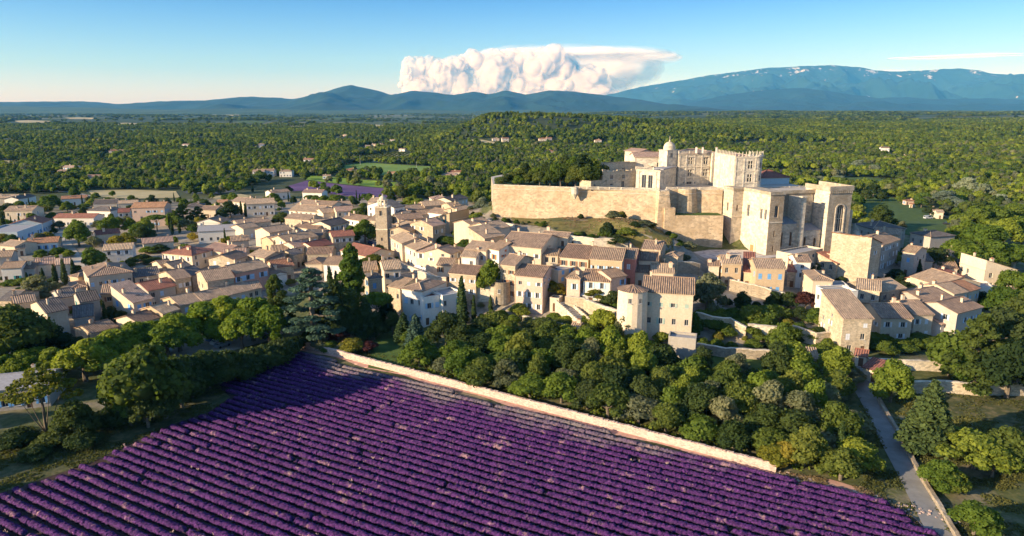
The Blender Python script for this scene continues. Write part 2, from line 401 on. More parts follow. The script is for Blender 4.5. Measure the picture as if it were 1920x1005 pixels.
# draped sheets (fields, roads) lying on the ground
def drape(name, poly, mat, step, off=.12, z=None):
    P = np.array(poly); x0, y0 = P.min(0); x1, y1 = P.max(0)
    # walk the outline, triangulate a grid clipped to the outline
    nx = max(2, int((x1-x0)/step)+1); ny = max(2, int((y1-y0)/step)+1)
    gx, gy = np.meshgrid(np.linspace(x0, x1, nx), np.linspace(y0, y1, ny), indexing='ij')
    ins = inpoly(gx, gy, P)
    # snap the vertices next to the outline onto it
    ex = gx.copy(); ey = gy.copy()
    n = len(P); best = np.full(gx.shape, 1e18); bx = gx.copy(); by = gy.copy()
    for i in range(n):
        a = P[i]; b = P[(i+1) % n]; d = b-a; L2 = (d**2).sum()+1e-9
        t = np.clip(((gx-a[0])*d[0]+(gy-a[1])*d[1])/L2, 0, 1); qx = a[0]+t*d[0]; qy = a[1]+t*d[1]
        q = (qx-gx)**2+(qy-gy)**2; k = q < best; best = np.where(k, q, best); bx = np.where(k, qx, bx); by = np.where(k, qy, by)
    near = (~ins) & (best < (step*1.5)**2)
    ex = np.where(near, bx, gx); ey = np.where(near, by, gy); keep = ins | near
    ez = T(ex, ey)+off if z is None else np.full(ex.shape, z)
    id_ = np.arange(nx*ny).reshape(nx, ny)
    q = np.stack([id_[:-1, :-1], id_[1:, :-1], id_[1:, 1:], id_[:-1, 1:]], -1)
    k = keep[:-1, :-1] & keep[1:, :-1] & keep[1:, 1:] & keep[:-1, 1:]
    me = fast_mesh(name, np.stack([ex, ey, ez], -1).reshape(-1, 3), q[k], mat, True)
    return link(bpy.data.objects.new(name, me))
def pxpoly(pts, z): return [W(a, b, z) for a, b in pts]
def strip(name, line, width, mat, off=.14, step=2.5):
    """road: a ribbon along a line of world points"""
    P = [Vector(p) for p in line]; pts = []
    for a, b in zip(P[:-1], P[1:]):
        n = max(1, int((b-a).length/step)); pts += [a.lerp(b, i/n) for i in range(n)]
    pts.append(P[-1]); vs = []; k = 4
    for i, p in enumerate(pts):
        d = (pts[min(i+1, len(pts)-1)]-pts[max(i-1, 0)]).normalized(); n = Vector((-d.y, d.x))
        w = width(i/(len(pts)-1)) if callable(width) else width
        for j in range(k+1): vs.append(p+n*(w*(j/k-.5)))
    xy = np.array([(v.x, v.y) for v in vs]); z = T(xy[:, 0], xy[:, 1])+off
    f = [(i*(k+1)+j+1, i*(k+1)+j, (i+1)*(k+1)+j, (i+1)*(k+1)+j+1) for i in range(len(pts)-1) for j in range(k)]
    me = fast_mesh(name, np.column_stack([xy, z]), np.array(f), mat, True)
    return tag(link(bpy.data.objects.new(name, me)), kind='structure')
def simple(name, stops, scale=.6, rough=.95, extra=None):
    t = NT(name, rough); o = t.coord('Object'); n = t.noise(o, scale, 5, .7)
    c = t.ramp(n, stops)
    if extra: c = extra(t, o, c)
    t.bump(n, .4, .1); return t.out(c)
ASPH = simple('asphalt', [(.3, (.20, .19, .175)), (.6, (.27, .26, .24)), (.8, (.36, .34, .31))], .35)
GRAV = simple('pale_gravel', [(.3, (.34, .29, .22)), (.7, (.52, .46, .37))], .5)
SOIL = simple('field_soil', [(.3, (.028, .016, .018)), (.7, (.07, .042, .036))], 1.5)
DRYG = simple('dry_grass', [(.25, (.03, .045, .015)), (.5, (.075, .08, .03)), (.75, (.22, .17, .09))], .5)
LAWN = simple('lawn_grass', [(.3, (.035, .07, .012)), (.7, (.09, .14, .03))], .25)
STUB = simple('straw_stubble', [(.3, (.34, .28, .13)), (.7, (.48, .40, .22))], .05)
REDS = simple('pink_earth', [(.3, (.42, .23, .17)), (.7, (.62, .38, .29))], .8)

# ------------------------------------------------------------ lavender field
WA = Vector(W(556, 648, 0)); WB = Vector(W(1455, 886, 0)); wdir = (WB-WA).normalized(); wnrm = Vector((wdir.y, -wdir.x))
if wnrm.y > 0: wnrm = -wnrm                                  # towards the drone
FE = [W(*p) for p in [(560, 662), (470, 690), (405, 722), (432, 745), (392, 772), (312, 800), (170, 868), (0, 925), (-200, 985)]]
FE += [(-135, 60), (86, 60)] + [W(*p) for p in [(1745, 1000), (1700, 958), (1560, 915), (1455, 896)]]
soil = drape('field_soil', FE, SOIL, 2.0, .03); tag(soil, kind='structure')
VX = (-1480-960)/1280.; rd = Vector((-VX, -(CP+(502.5-202.3)/1280*SP))).normalized()   # along the rows, to the right and nearer
rn = Vector((-rd.y, rd.x))
if rn.y < 0: rn = -rn
def lavmat():
    t = NT('lavender_blossom', .9); pos = t.n.new('ShaderNodeNewGeometry').outputs['Position']
    sx = t.n.new('ShaderNodeSeparateXYZ'); t.l.new(pos, sx.inputs[0])
    # distance from the field wall: the rows beside it are grey-green, hardly in bloom
    d = t.math('ADD', t.math('MULTIPLY', t.math('SUBTRACT', sx.outputs[0], WA.x), wnrm.x), t.math('MULTIPLY', t.math('SUBTRACT', sx.outputs[1], WA.y), wnrm.y))
    n = t.noise(pos, .09, 4, .6); nf = t.noise(pos, 3.6, 4, .8); nm = t.noise(pos, .7, 3, .6)
    pur = t.ramp(nf, [(.36, (.012, .004, .026)), (.5, (.052, .012, .088)), (.66, (.155, .045, .21))])
    pur = t.mix(t.ramp(nm, [(.35, .4), (.6, 0.0)]), pur, (.05, .016, .08))
    gry = t.ramp(nf, [(.3, (.06, .055, .05)), (.5, (.17, .14, .14)), (.75, (.30, .27, .22))])
    m = t.math('ADD', t.math('MULTIPLY', d, -.075), t.math('SUBTRACT', t.math('MULTIPLY', n, 1.6), t.math('MULTIPLY', t.math('MAXIMUM', t.math('SUBTRACT', sx.outputs[0], 18.0), 0.0), .022)))
    c = t.mix(t.ramp(m, [(.08, 0.0), (.55, .9)]), pur, gry)
    weeds = t.noise(pos, .28, 5, .75)
    c = t.mix(t.ramp(weeds, [(.58, 0.0), (.68, .7)]), c, t.ramp(nf, [(.3, (.16, .09, .07)), (.7, (.55, .33, .33))]))
    # green skirts of the bushes, colour darkened for the shade between rows
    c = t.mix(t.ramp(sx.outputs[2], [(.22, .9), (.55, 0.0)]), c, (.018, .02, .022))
    return t.out(c)
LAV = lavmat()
SPC = 1.88
FP = np.array(FE); cs = FP@np.array([rn.x, rn.y]); nrow = 0
kmin = int(math.floor(cs.min()/SPC)); kmax = int(math.ceil(cs.max()/SPC))
def seg_in(c):
    ps = []; n = len(FP)
    for i in range(n):
        a, b = FP[i], FP[(i+1) % n]; ca, cb = a@np.array(rn)-c, b@np.array(rn)-c
        if (ca > 0) != (cb > 0):
            t = ca/(ca-cb); p = a+(b-a)*t; ps.append(float(p@np.array(rd)))
    ps.sort(); return list(zip(ps[::2], ps[1::2]))
rows_ = []
for k in range(kmax, kmin-1, -1):
    c = k*SPC
    for s0, s1 in seg_in(c):
        if s1-s0 > 3: rows_.append((c, s0+.4+NP.rand()*1.2, s1-.3-NP.rand()*1.2))
prof = np.array([(-.46, .0), (-.56, .22), (-.52, .44), (-.37, .64), (-.13, .75), (.13, .75), (.37, .64), (.52, .44), (.56, .22), (.46, .0)])*np.array([1.0, .95])
ORD = ['zeroth', 'first', 'second', 'third', 'fourth', 'fifth', 'sixth', 'seventh', 'eighth', 'ninth', 'tenth', 'eleventh', 'twelfth', 'thirteenth', 'fourteenth', 'fifteenth', 'sixteenth', 'seventeenth', 'eighteenth', 'nineteenth', 'twentieth']
TEN = {2: 'twenty', 3: 'thirty', 4: 'forty', 5: 'fifty', 6: 'sixty', 7: 'seventy', 8: 'eighty', 9: 'ninety'}
def ordn(i):
    if i <= 20: return ORD[i]
    t, u = divmod(i, 10)
    return (TEN[t][:-1]+'ieth') if u == 0 else TEN[t]+'-'+ORD[u]
for i, (c, s0, s1) in enumerate(rows_):
    n = int((s1-s0)/.17)+2; s = np.linspace(s0, s1, n)
    # plants about 1.1 m apart, touching, some missing
    ph = NP.rand()*6; bump = .5+.5*np.cos(2*np.pi*(s/1.12+.12*np.sin(s*.7+ph)+ph))
    size = np.interp(s, np.linspace(s0, s1, max(3, n//5)), .88+.24*NP.rand(max(3, n//5)))
    gap = np.ones(n)
    for _ in range(NP.poisson((s1-s0)/80.)):
        g = s0+NP.rand()*(s1-s0); gap = np.minimum(gap, np.clip(np.abs(s-g)/(.4+NP.rand()*.5), .12, 1))
    sz = size*(.93+.08*bump)*gap; endf = np.clip(np.minimum(s-s0, s1-s)/.6, .25, 1); sz = sz*endf
    off = prof[None, :, 0]*np.sqrt(sz)[:, None]*.98+NP.randn(n, len(prof))*.08
    hh = prof[None, :, 1]*sz[:, None]*1.0+np.abs(NP.randn(n, len(prof)))*.12*(prof[None, :, 1] > .1)
    al = s[:, None]+NP.randn(n, len(prof))*.08
    lat = c+off+.06*np.sin(s*.35+ph)[:, None]
    x = al*rd.x+lat*rn.x; y = al*rd.y+lat*rn.y; z = T(x[:, 0], y[:, 0])[:, None]+hh+.02
    id_ = np.arange(n*len(prof)).reshape(n, len(prof))
    f = np.stack([id_[:-1, :-1], id_[1:, :-1], id_[1:, 1:], id_[:-1, 1:]], -1).reshape(-1, 4)
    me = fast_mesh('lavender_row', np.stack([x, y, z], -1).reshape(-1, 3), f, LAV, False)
    o = link(bpy.data.objects.new('lavender_row', me))
    tag(o, '%s long lavender row of the big field, counted from the pale wall towards the viewer' % ordn(i+1), 'lavender row', 'rows of the lavender field')
# pale dry tufts among the rows
tu = MB()
FB = FP.copy()
for _ in range(1500):
    x = R.uniform(-130, 85); y = R.uniform(62, 165)
    if not inpoly(np.array([x]), np.array([y]), FB)[0]: continue
    if mn.noise(Vector((x*.06, y*.06, 3))) < .05+R.random()*.3: continue
    z = T1(x, y)
    for k in range(5):
        a = R.uniform(0, 6.28); h = R.uniform(.45, .9); q = R.uniform(.1, .4); w = R.uniform(.04, .09)
        bx, by = x+q*math.cos(a), y+q*math.sin(a)
        tu.face([(x-w, y, z+.2), (x+w, y, z+.2), (bx+w, by, z+h), (bx-w, by, z+h)])
TUFT = simple('dry_tuft', [(.3, (.30, .19, .18)), (.7, (.52, .38, .31))], 3.)
tag(tu.build('dry_tufts', TUFT), 'pale dry weeds standing here and there among the lavender rows', 'weeds', kind='stuff')

# verge grass at the field edges, pink earth by the wall
verge = drape('grass_verge', [W(*p) for p in [(560, 640), (640, 672), (560, 662), (470, 690), (405, 722), (432, 745), (392, 772), (312, 800), (170, 868), (0, 925), (-200, 985), (-260, 930), (-100, 850), (60, 830), (200, 780), (330, 725), (440, 670), (520, 645)]], DRYG, 2.0, .05)
tag(verge, kind='structure')
pinks = [tuple(WA+wdir*s+wnrm*(.2)) for s in np.linspace(0, (WB-WA).length, 20)]
pinks += [tuple(WA+wdir*s+wnrm*(1.5+.6*math.sin(s*.3))) for s in np.linspace((WB-WA).length, 0, 40)]
tag(drape('earth_strip', pinks, REDS, .7, .08), kind='structure')
tag(drape('field_margin', [W(*p) for p in [(1455, 884), (1560, 900), (1640, 925), (1720, 975), (1765, 1040), (1745, 1040), (1745, 1000), (1700, 958), (1560, 915), (1455, 896)]], REDS, 1.5, .07), kind='structure')

# ------------------------------------------------------------ walls made of courses of stones
def wallrun(name, line, top, thick, mat, label, cat='wall', group=None, base=None, coping=None, wav=.12, seg=1.2):
    """free-standing or retaining wall along world points; top = height above ground (or absolute when base given)"""
    P = [Vector(p) for p in line]; pts = []
    for a, b in zip(P[:-1], P[1:]):
        n = max(1, int((b-a).length/seg)); pts += [a.lerp(b, i/n) for i in range(n)]
    pts.append(P[-1]); root = empty(name, (pts[0].x, pts[0].y, 0)); o = pts[0]
    tag(root, label, cat, group)
    mb = MB(); cp = MB(); q = []
    for i, p in enumerate(pts):
        d = (pts[min(i+1, len(pts)-1)]-pts[max(i-1, 0)]).normalized(); n = Vector((-d.y, d.x))
        g = T1(p.x, p.y); zt = (g+top if base is None else top)+wav*math.sin(i*1.7)*math.cos(i*.61)
        z0 = g-.6 if base is None else min(base, g-.5)
        q.append((p-n*thick/2-o, p+n*thick/2-o, z0, zt))
    for (a0, b0, z0, t0), (a1, b1, z1, t1) in zip(q[:-1], q[1:]):
        mb.face([(a0.x, a0.y, z0), (a1.x, a1.y, z1), (a1.x, a1.y, t1), (a0.x, a0.y, t0)])
        mb.face([(b1.x, b1.y, z1), (b0.x, b0.y, z0), (b0.x, b0.y, t0), (b1.x, b1.y, t1)])
        mb.face([(a0.x, a0.y, t0), (a1.x, a1.y, t1), (b1.x, b1.y, t1), (b0.x, b0.y, t0)])
        if coping:
            e = .1; m0 = (a0+b0)/2; m1 = (a1+b1)/2; k = 1+2*e/thick
            A0, B0, A1, B1 = m0+(a0-m0)*k, m0+(b0-m0)*k, m1+(a1-m1)*k, m1+(b1-m1)*k
            for (u0, u1) in ((A0, A1),):
                cp.face([(u0.x, u0.y, t0-.02), (u1.x, u1.y, t1-.02), (u1.x, u1.y, t1+.16), (u0.x, u0.y, t0+.16)])
            cp.face([(B1.x, B1.y, t1-.02), (B0.x, B0.y, t0-.02), (B0.x, B0.y, t0+.16), (B1.x, B1.y, t1+.16)])
            cp.face([(A0.x, A0.y, t0+.16), (A1.x, A1.y, t1+.16), (B1.x, B1.y, t1+.16), (B0.x, B0.y, t0+.16)])
    for (a, b, z0, t0), s in ((q[0], 1), (q[-1], -1)):
        f = [(b.x, b.y, z0), (a.x, a.y, z0), (a.x, a.y, t0), (b.x, b.y, t0)]
        mb.face(f if s > 0 else f[::-1])
    mb.build('wall_face', mat, root)
    if coping: cp.build('coping', coping, root)
    return root
PALE = stonemat('pale_pink_stone', (.64, .48, .40), 2.6, .3, .25)
wallrun('field_wall', [tuple(WA), tuple(WB)], 1.4, .5, PALE, 'long pale pinkish stone wall between the lavender field and the wood', coping=PALE, wav=.1)
# lumpy top stones of the field wall
ts = MB()
for i in range(int((WB-WA).length/.62)):
    p = WA+wdir*(i*.62+.3); g = T1(p.x, p.y)+1.46
    w, h = R.uniform(.22, .34), R.uniform(.12, .3)
    ts.box(-w, w, -.26, .26, g, g+h, rot=math.atan2(wdir.y, wdir.x)+R.uniform(-.15, .15), o=(p.x-WA.x, p.y-WA.y))
_fw = [o for o in COL.objects if o.name == 'field_wall'][0]
tag(ts.build('top_stones', PALE, _fw), kind='stuff')
# rubble where the wall has fallen, at its right end
rb = MB()
for _ in range(110):
    s = R.uniform(0, 26); p = WB+wdir*s-wnrm*R.uniform(-1.2, .8); g = T1(p.x, p.y); w = R.uniform(.08, .26)
    rb.box(-w, w, -w*.7, w*.7, g-.1, g+w*.9, rot=R.uniform(0, 3), o=(p.x, p.y))
tag(rb.build('rubble', PALE), 'fallen pinkish stones beyond the right end of the field wall', 'rubble', kind='stuff')
# ------------------------------------------------------------ buildings
def wall_panel(mb, P, dx, L, z0, z1, ops, m=0, depth=.2):
    """wall face starting at P going along dx (seen from outside left to right) with real openings (x, z, w, h)"""
    inn = (-dx[1], dx[0])
    def pt(s, z, q=0.0): return (P[0]+dx[0]*s+inn[0]*q, P[1]+dx[1]*s+inn[1]*q, z)
    ops = [o for o in ops if o[0]-o[2]/2 > .1 and o[0]+o[2]/2 < L-.1 and o[1] > z0+.02 and o[1]+o[3] < z1-.02]
    xs = sorted(set([0, L]+[o[0]-o[2]/2 for o in ops]+[o[0]+o[2]/2 for o in ops]))
    zs = sorted(set([z0, z1]+[o[1] for o in ops]+[o[1]+o[3] for o in ops]))
    for a, b in zip(xs[:-1], xs[1:]):
        if b-a < 1e-4: continue
        run = None
        for c, d in zip(zs[:-1], zs[1:]):
            if d-c < 1e-4: continue
            mx, mz = (a+b)/2, (c+d)/2
            hole = any(abs(mx-o[0]) < o[2]/2 and o[1] < mz < o[1]+o[3] for o in ops)
            if hole:
                if run is not None: mb.face([pt(a, run), pt(b, run), pt(b, c), pt(a, c)], m); run = None
            elif run is None: run = c
        if run is not None: mb.face([pt(a, run), pt(b, run), pt(b, z1), pt(a, z1)], m)
    for x, z, w, h in ops:
        a, b, c, d = x-w/2, x+w/2, z, z+h
        mb.face([pt(a, c), pt(b, c), pt(b, c, depth), pt(a, c, depth)], m)
        mb.face([pt(a, d, depth), pt(b, d, depth), pt(b, d), pt(a, d)], m)
        mb.face([pt(a, c), pt(a, c, depth), pt(a, d, depth), pt(a, d)], m)
        mb.face([pt(b, c, depth), pt(b, c), pt(b, d), pt(b, d, depth)], m)
    return ops

_WM = {}
def window_mesh(w, h, kind='window', bars=1, frame='frame', sill=True, arch=False):
    key = (round(w, 1), round(h, 1), kind, bars, frame, sill, arch)
    if key in _WM: return _WM[key]
    mb = MB(); f = .07
    mb.face([(-w/2, .0, 0), (w/2, .0, 0), (w/2, .0, h), (-w/2, .0, h)], 1)
    if kind == 'door':
        mb.box(-w/2, w/2, -.05, -.005, 0, h*.995, 0)
        for s in (-.25, .25): mb.box(s*w-w*.17, s*w+w*.17, -.075, -.05, .25, h*.45, 0); mb.box(s*w-w*.17, s*w+w*.17, -.075, -.05, h*.52, h*.92, 0)
    else:
        for a, b in ((-w/2, -w/2+f), (w/2-f, w/2)): mb.box(a, b, -.06, -.004, 0, h)
        mb.box(-w/2+f, w/2-f, -.06, -.004, 0, f); mb.box(-w/2+f, w/2-f, -.06, -.004, h-f, h)
        if bars >= 1: mb.box(-.035, .035, -.055, -.004, f, h-f)
        if bars >= 2: mb.box(-w/2+f, -.036, -.05, -.004, h*.6, h*.6+.05); mb.box(.036, w/2-f, -.05, -.004, h*.6, h*.6+.05)
        if sill: mb.box(-w/2-.08, w/2+.08, -.30, -.06, -.09, 0.02)
    if arch:
        n = 8; r = w/2
        for i in range(n):
            t0, t1 = math.pi*i/n, math.pi*(i+1)/n
            x0, x1 = -r*math.cos(t0), -r*math.cos(t1); zz0, zz1 = h-r+r*math.sin(t0), h-r+r*math.sin(t1)
            mb.face([(x0, -.19, zz0), (x1, -.19, zz1), (x1, -.19, h), (x0, -.19, h)], 2)
            mb.face([(x0, -.19, zz0), (x0, -.005, zz0), (x1, -.005, zz1), (x1, -.19, zz1)], 2)
    me = mb.mesh(kind, [M['wood'] if kind == 'door' else M[frame], M['glass'], M['lstone']])
    _WM[key] = me; return me
_SM = {}
def shutter_mesh(w, h, col):
    key = (round(w, 1), round(h, 1), col)
    if key not in _SM:
        mb = MB(); mb.box(0, w, -.07, -.015, 0, h)
        for z in (.12, .5, .84): mb.box(.03, w-.03, -.1, -.07, h*z, h*z+.09)
        _SM[key] = mb.mesh('shutter', [SHUT[col]])
    return _SM[key]
def add_windows(root, P, dx, ops, shut=None, kind='window', pshut=.8, depth=.2, arch=False, bars=1, rnd=None, rot0=0.0):
    rnd = rnd or R; inn = (-dx[1], dx[0]); rot = math.atan2(dx[1], dx[0])
    for x, z, w, h in ops:
        k = 'door' if (kind == 'window' and h > 1.9 and w < 1.3 and h/w > 1.85) else kind
        o = link(bpy.data.objects.new(k, window_mesh(w, h, k, bars, arch=arch)), root)
        q = depth-.004
        o.location = (P[0]+dx[0]*x+inn[0]*q, P[1]+dx[1]*x+inn[1]*q, z); o.rotation_euler = (0, 0, rot)
        if shut and k == 'window' and rnd.random() < pshut:
            sw = w/2
            if rnd.random() < .3:      # closed
                places = [(x-w/2, 0), (x, 0)]
            else: places = [(x-w/2-sw-.03, 0), (x+w/2+.03, 0)]
            closed = abs(places[0][0]-(x-w/2)) < .01
            for sx, _ in places:
                so = link(bpy.data.objects.new('shutter', shutter_mesh(sw-.02, h, shut)), root)
                qq = .08 if closed else 0.0
                so.location = (P[0]+dx[0]*sx+inn[0]*qq, P[1]+dx[1]*sx+inn[1]*qq, z); so.rotation_euler = (0, 0, rot)

def roof_planes(L, d, zc, kind, p, o):
    """list of planes, each (points, eave direction) in the house's own frame"""
    if kind == 'gx':
        zr = zc+p*d/2; ze = zc-p*o
        return [[(-o, -o, ze), (L+o, -o, ze), (L+o, d/2, zr), (-o, d/2, zr)], [(L+o, d+o, ze), (-o, d+o, ze), (-o, d/2, zr), (L+o, d/2, zr)]], [((-o, d/2, zr), (L+o, d/2, zr))]
    if kind == 'gy':
        zr = zc+p*L/2; ze = zc-p*o
        return [[(-o, d+o, ze), (-o, -o, ze), (L/2, -o, zr), (L/2, d+o, zr)], [(L+o, -o, ze), (L+o, d+o, ze), (L/2, d+o, zr), (L/2, -o, zr)]], [((L/2, -o, zr), (L/2, d+o, zr))]
    if kind == 'hip':
        ze = zc-p*o; k = min(L, d)/2; zr = zc+p*k
        if L >= d: a, b = (k, d/2, zr), (L-k, d/2, zr)
        else: a, b = (L/2, k, zr), (L/2, d-k, zr)
        c0, c1, c2, c3 = (-o, -o, ze), (L+o, -o, ze), (L+o, d+o, ze), (-o, d+o, ze)
        if L >= d: pl = [[c0, c1, b, a], [c1, c2, b], [c2, c3, a, b], [c3, c0, a]]
        else: pl = [[c0, c1, a], [c1, c2, b, a], [c2, c3, b], [c3, c0, a, b]]
        return pl, [(a, b), (c0, a), (c1, b if L >= d else a)]
    if kind == 'mf': return [[(-o, -o, zc-p*o), (L+o, -o, zc-p*o), (L+o, d+o, zc+p*(d+o)), (-o, d+o, zc+p*(d+o))]], []
    if kind == 'mb': return [[(L+o, d+o, zc-p*o), (-o, d+o, zc-p*o), (-o, -o, zc+p*(d+o)), (L+o, -o, zc+p*(d+o))]], []
    if kind == 'mr': return [[(L+o, -o, zc-p*o), (L+o, d+o, zc-p*o), (-o, d+o, zc+p*(L+o)), (-o, -o, zc+p*(L+o))]], []
    if kind == 'ml': return [[(-o, d+o, zc-p*o), (-o, -o, zc-p*o), (L+o, -o, zc+p*(L+o)), (L+o, d+o, zc+p*(L+o))]], []
    return [], []
def top_at(kind, L, d, p, x, y):
    if kind == 'gx': return p*min(y, d-y)
    if kind == 'gy': return p*min(x, L-x)
    if kind == 'mf': return p*y
    if kind == 'mb': return p*(d-y)
    if kind == 'mr': return p*(L-x)
    if kind == 'ml': return p*x
    if kind == 'hip': return p*min(x, L-x, y, d-y)
    return 0.0
_CH = {}
def chimney_mesh(w, h, wm):
    k = (w, h, wm)
    if k not in _CH:
        mb = MB(); mb.box(-w/2, w/2, -w*.4, w*.4, -.8, h); mb.box(-w/2-.08, w/2+.08, -w*.4-.08, w*.4+.08, h, h+.1)
        mb.box(-w*.32, w*.32, -w*.25, w*.25, h+.1, h+.34, 1)
        _CH[k] = mb.mesh('chimney', [M[wm], M['orange']])
    return _CH[k]
def house(ax, ay, bx, by, d, h, kind, wm, rm, label, shut=None, name='stone_house', cat='house', group=None, p=.3, o=.35, chim=None, fl=None, nwin=None,
          ground=None, front=None, noside=False, zeave=None, Z=None, pshut=.75, seed=None):
    """ax..by: where the two ends of the eave towards the drone are seen; everything else in metres"""
    if Z: (ox, oy, k) = Z; ax, bx = ox+ax/k, ox+bx/k; ay, by = oy+ay/k, oy+by/k
    rnd = random.Random(int(ax*7+ay*13) if seed is None else seed)
    zt = zeave
    if zt is None:
        zt = h
        for _ in range(14):
            zt = min(zt, 57); a = W(ax, ay, zt); b = W(bx, by, zt); zt = .5*zt+.5*(T1((a[0]+b[0])/2, (a[1]+b[1])/2)+h)
    a = Vector(W(ax, ay, zt)); b = Vector(W(bx, by, zt)); e = (b-a).normalized(); n = Vector((-e.y, e.x))
    if kind == 'flat': o = 0
    if zeave is None and kind != 'flat': d = d*1.2
    a = a+e*o+n*o; L = max(2.0, (b-a).dot(e)-o)
    cs = [a, a+e*L, a+e*L+n*d, a+n*d]
    g = [T1(c.x, c.y) for c in cs]; z0 = min(g)-.4 if ground is None else ground
    zc = zt-z0+p*o
    root = empty(name, (a.x, a.y, z0), math.atan2(e.y, e.x)); tag(root, label, cat, group)
    gf = min(max(0, (g[0]+g[1])/2-z0), zc-2.4)
    mb = MB(); wins = []
    nfl = fl if fl is not None else max(1, int((zc-gf)/2.75))
    far = a.y > 330
    def auto(Ls, side):
        ops = []
        if noside and side: return ops
        nc = nwin if (nwin is not None and not side) else max(1, int(round(Ls/(3.1 if not side else 4.6))))
        g0 = gf if not side else min(max(0, max(g)-z0), zc-2.4)
        fh = (zc-g0)/nfl; w = rnd.choice((.95, 1.05, 1.15)); hh = min(rnd.choice((1.35, 1.5, 1.65)), fh-.9)
        if hh < .5: return ops
        dcol = rnd.randrange(nc)
        for f in range(nfl):
            for c in range(nc):
                x = Ls*(c+.5)/nc+rnd.uniform(-.12, .12)*(Ls/nc)
                if f == 0 and not side and c == dcol: ops.append((x, g0+.12, 1.0, 2.05)); continue
                if rnd.random() < (.12 if not side else .35)+(.15 if f == 0 else 0): continue
                hz = hh*(.7 if (f == nfl-1 and nfl > 2) else 1)
                ops.append((x, g0+f*fh+(.85 if f == 0 else .75), w, hz))
        return ops
    hs = [(0, 0), (1, 0)]
    sides = [((0, 0), (1, 0), L, 0), ((L, 0), (0, 1), d, 1), ((L, d), (-1, 0), L, 2), ((0, d), (0, -1), d, 3)]
    for P, dx, Ls, si in sides:
        if si == 2: ops = []
        elif si == 0: ops = front if front is not None else auto(Ls, False)
        else: ops = auto(Ls, True)
        ops = wall_panel(mb, P, dx, Ls, 0, zc, ops)
        wins.append((P, dx, ops))
    # wall above the eave line up to the roof
    if kind in ('gx', 'ml', 'mr', 'mf', 'mb', 'gy'):
        tp = lambda x, y: zc+top_at(kind, L, d, p, x, y)-.02
        if kind == 'gx':
            mb.face([(L, 0, zc), (L, d, zc), (L, d/2, tp(L, d/2))]); mb.face([(0, d, zc), (0, 0, zc), (0, d/2, tp(0, d/2))])
        elif kind == 'gy':
            mb.face([(0, 0, zc), (L, 0, zc), (L/2, 0, tp(L/2, 0))]); mb.face([(L, d, zc), (0, d, zc), (L/2, d, tp(L/2, d))])
        else:
            P4 = [(0, 0), (L, 0), (L, d), (0, d)]
            for i in range(4):
                u, v = P4[i], P4[(i+1) % 4]; tu_, tv = tp(*u), tp(*v)
                q = [(u[0], u[1], zc), (v[0], v[1], zc)]
                if tv > zc+.01: q.append((v[0], v[1], tv))
                if tu_ > zc+.01: q.append((u[0], u[1], tu_))
                if len(q) > 2: mb.face(q)
    mb.build('wall', M[wm], root)
    for P, dx, ops in wins: add_windows(root, P, dx, ops, shut, rnd=rnd, pshut=pshut)
    # roof
    rf = MB(); th = .16
    if kind == 'flat':
        rf.box(.25, L-.25, .25, d-.25, zc-.6, zc-.45)
        pb = MB(); pb.box(-.04, L+.04, -.04, .25, zc-.02, zc+.1); pb.box(-.04, L+.04, d-.25, d+.04, zc-.02, zc+.1)
        pb.box(-.04, .25, .25, d-.25, zc-.02, zc+.1); pb.box(L-.25, L+.04, .25, d-.25, zc-.02, zc+.1)
        pb.build('parapet', M[wm], root); ro = rf.build('roof', M['slate'] if rm is None else M[rm], root)
    else:
        pl, ridges = roof_planes(L, d, zc+.02, kind, p, o)
        for q in pl:
            e0 = Vector(q[0]); ed = (Vector(q[1])-e0).normalized(); nn = ed.cross(Vector(q[2])-e0).normalized()
            if nn.z < 0: nn = -nn
            up = nn.cross(ed).normalized(); off = (rnd.random()*40, rnd.random()*40)
            uv = [((Vector(v)-e0).dot(ed)+off[0], (Vector(v)-e0).dot(up)+off[1]) for v in q]
            tt = [(v[0], v[1], v[2]+th) for v in q]
            rf.face(tt, 0, uv); rf.face([tuple(v) for v in q][::-1], 0)
            for i in range(len(q)):
                j = (i+1) % len(q); rf.face([q[i], q[j], tt[j], tt[i]], 0, [uv[i], uv[j], uv[j], uv[i]])
        ro = rf.build('roof', M[rm], root)
        if ridges:
            rg = MB()
            for u, v in ridges:
                u = Vector(u)+Vector((0, 0, th+.03)); v = Vector(v)+Vector((0, 0, th+.03))
                rg.tube([u, v], .13, 5)
            rg.build('ridge_tiles', M[rm if rm != 'dark' else 'brown'], ro)
        if far is False or L > 9:
            cn = MB(); cz = zc-.14       # moulding of two rows of tiles under the eaves
            cn.box(-.14, L+.14, -.16, -.01, zc-.34, zc-.16)
            cn.build('eaves_moulding', M['pink' if wm in ('pink', 'rose', 'red') else 'cream'], root)
        nch = chim if chim is not None else (1 if rnd.random() < .75 else 0)+(1 if L > 11 else 0)
        for c in range(nch):
            cx = rnd.choice((.12, .88, .35, .65))*L if nch < 3 else L*(c+.5)/nch; cy = d*rnd.choice((.3, .5, .6))
            if cx > L-.6: cx = L-.6
            w = rnd.choice((.6, .8, 1.0)); hh = rnd.choice((.8, 1.1, 1.4))
            ch = link(bpy.data.objects.new('chimney', chimney_mesh(w, hh, 'cream' if wm not in ('stone', 'dstone') or rnd.random() < .5 else 'stone')), ro)
            ch.location = (cx, cy, zc+top_at(kind, L, d, p, cx, cy)+.1); ch.rotation_euler = (0, 0, rnd.choice((0, math.pi/2)))
    root['_L'] = L; root['_d'] = d; root['_z'] = zc
    return root
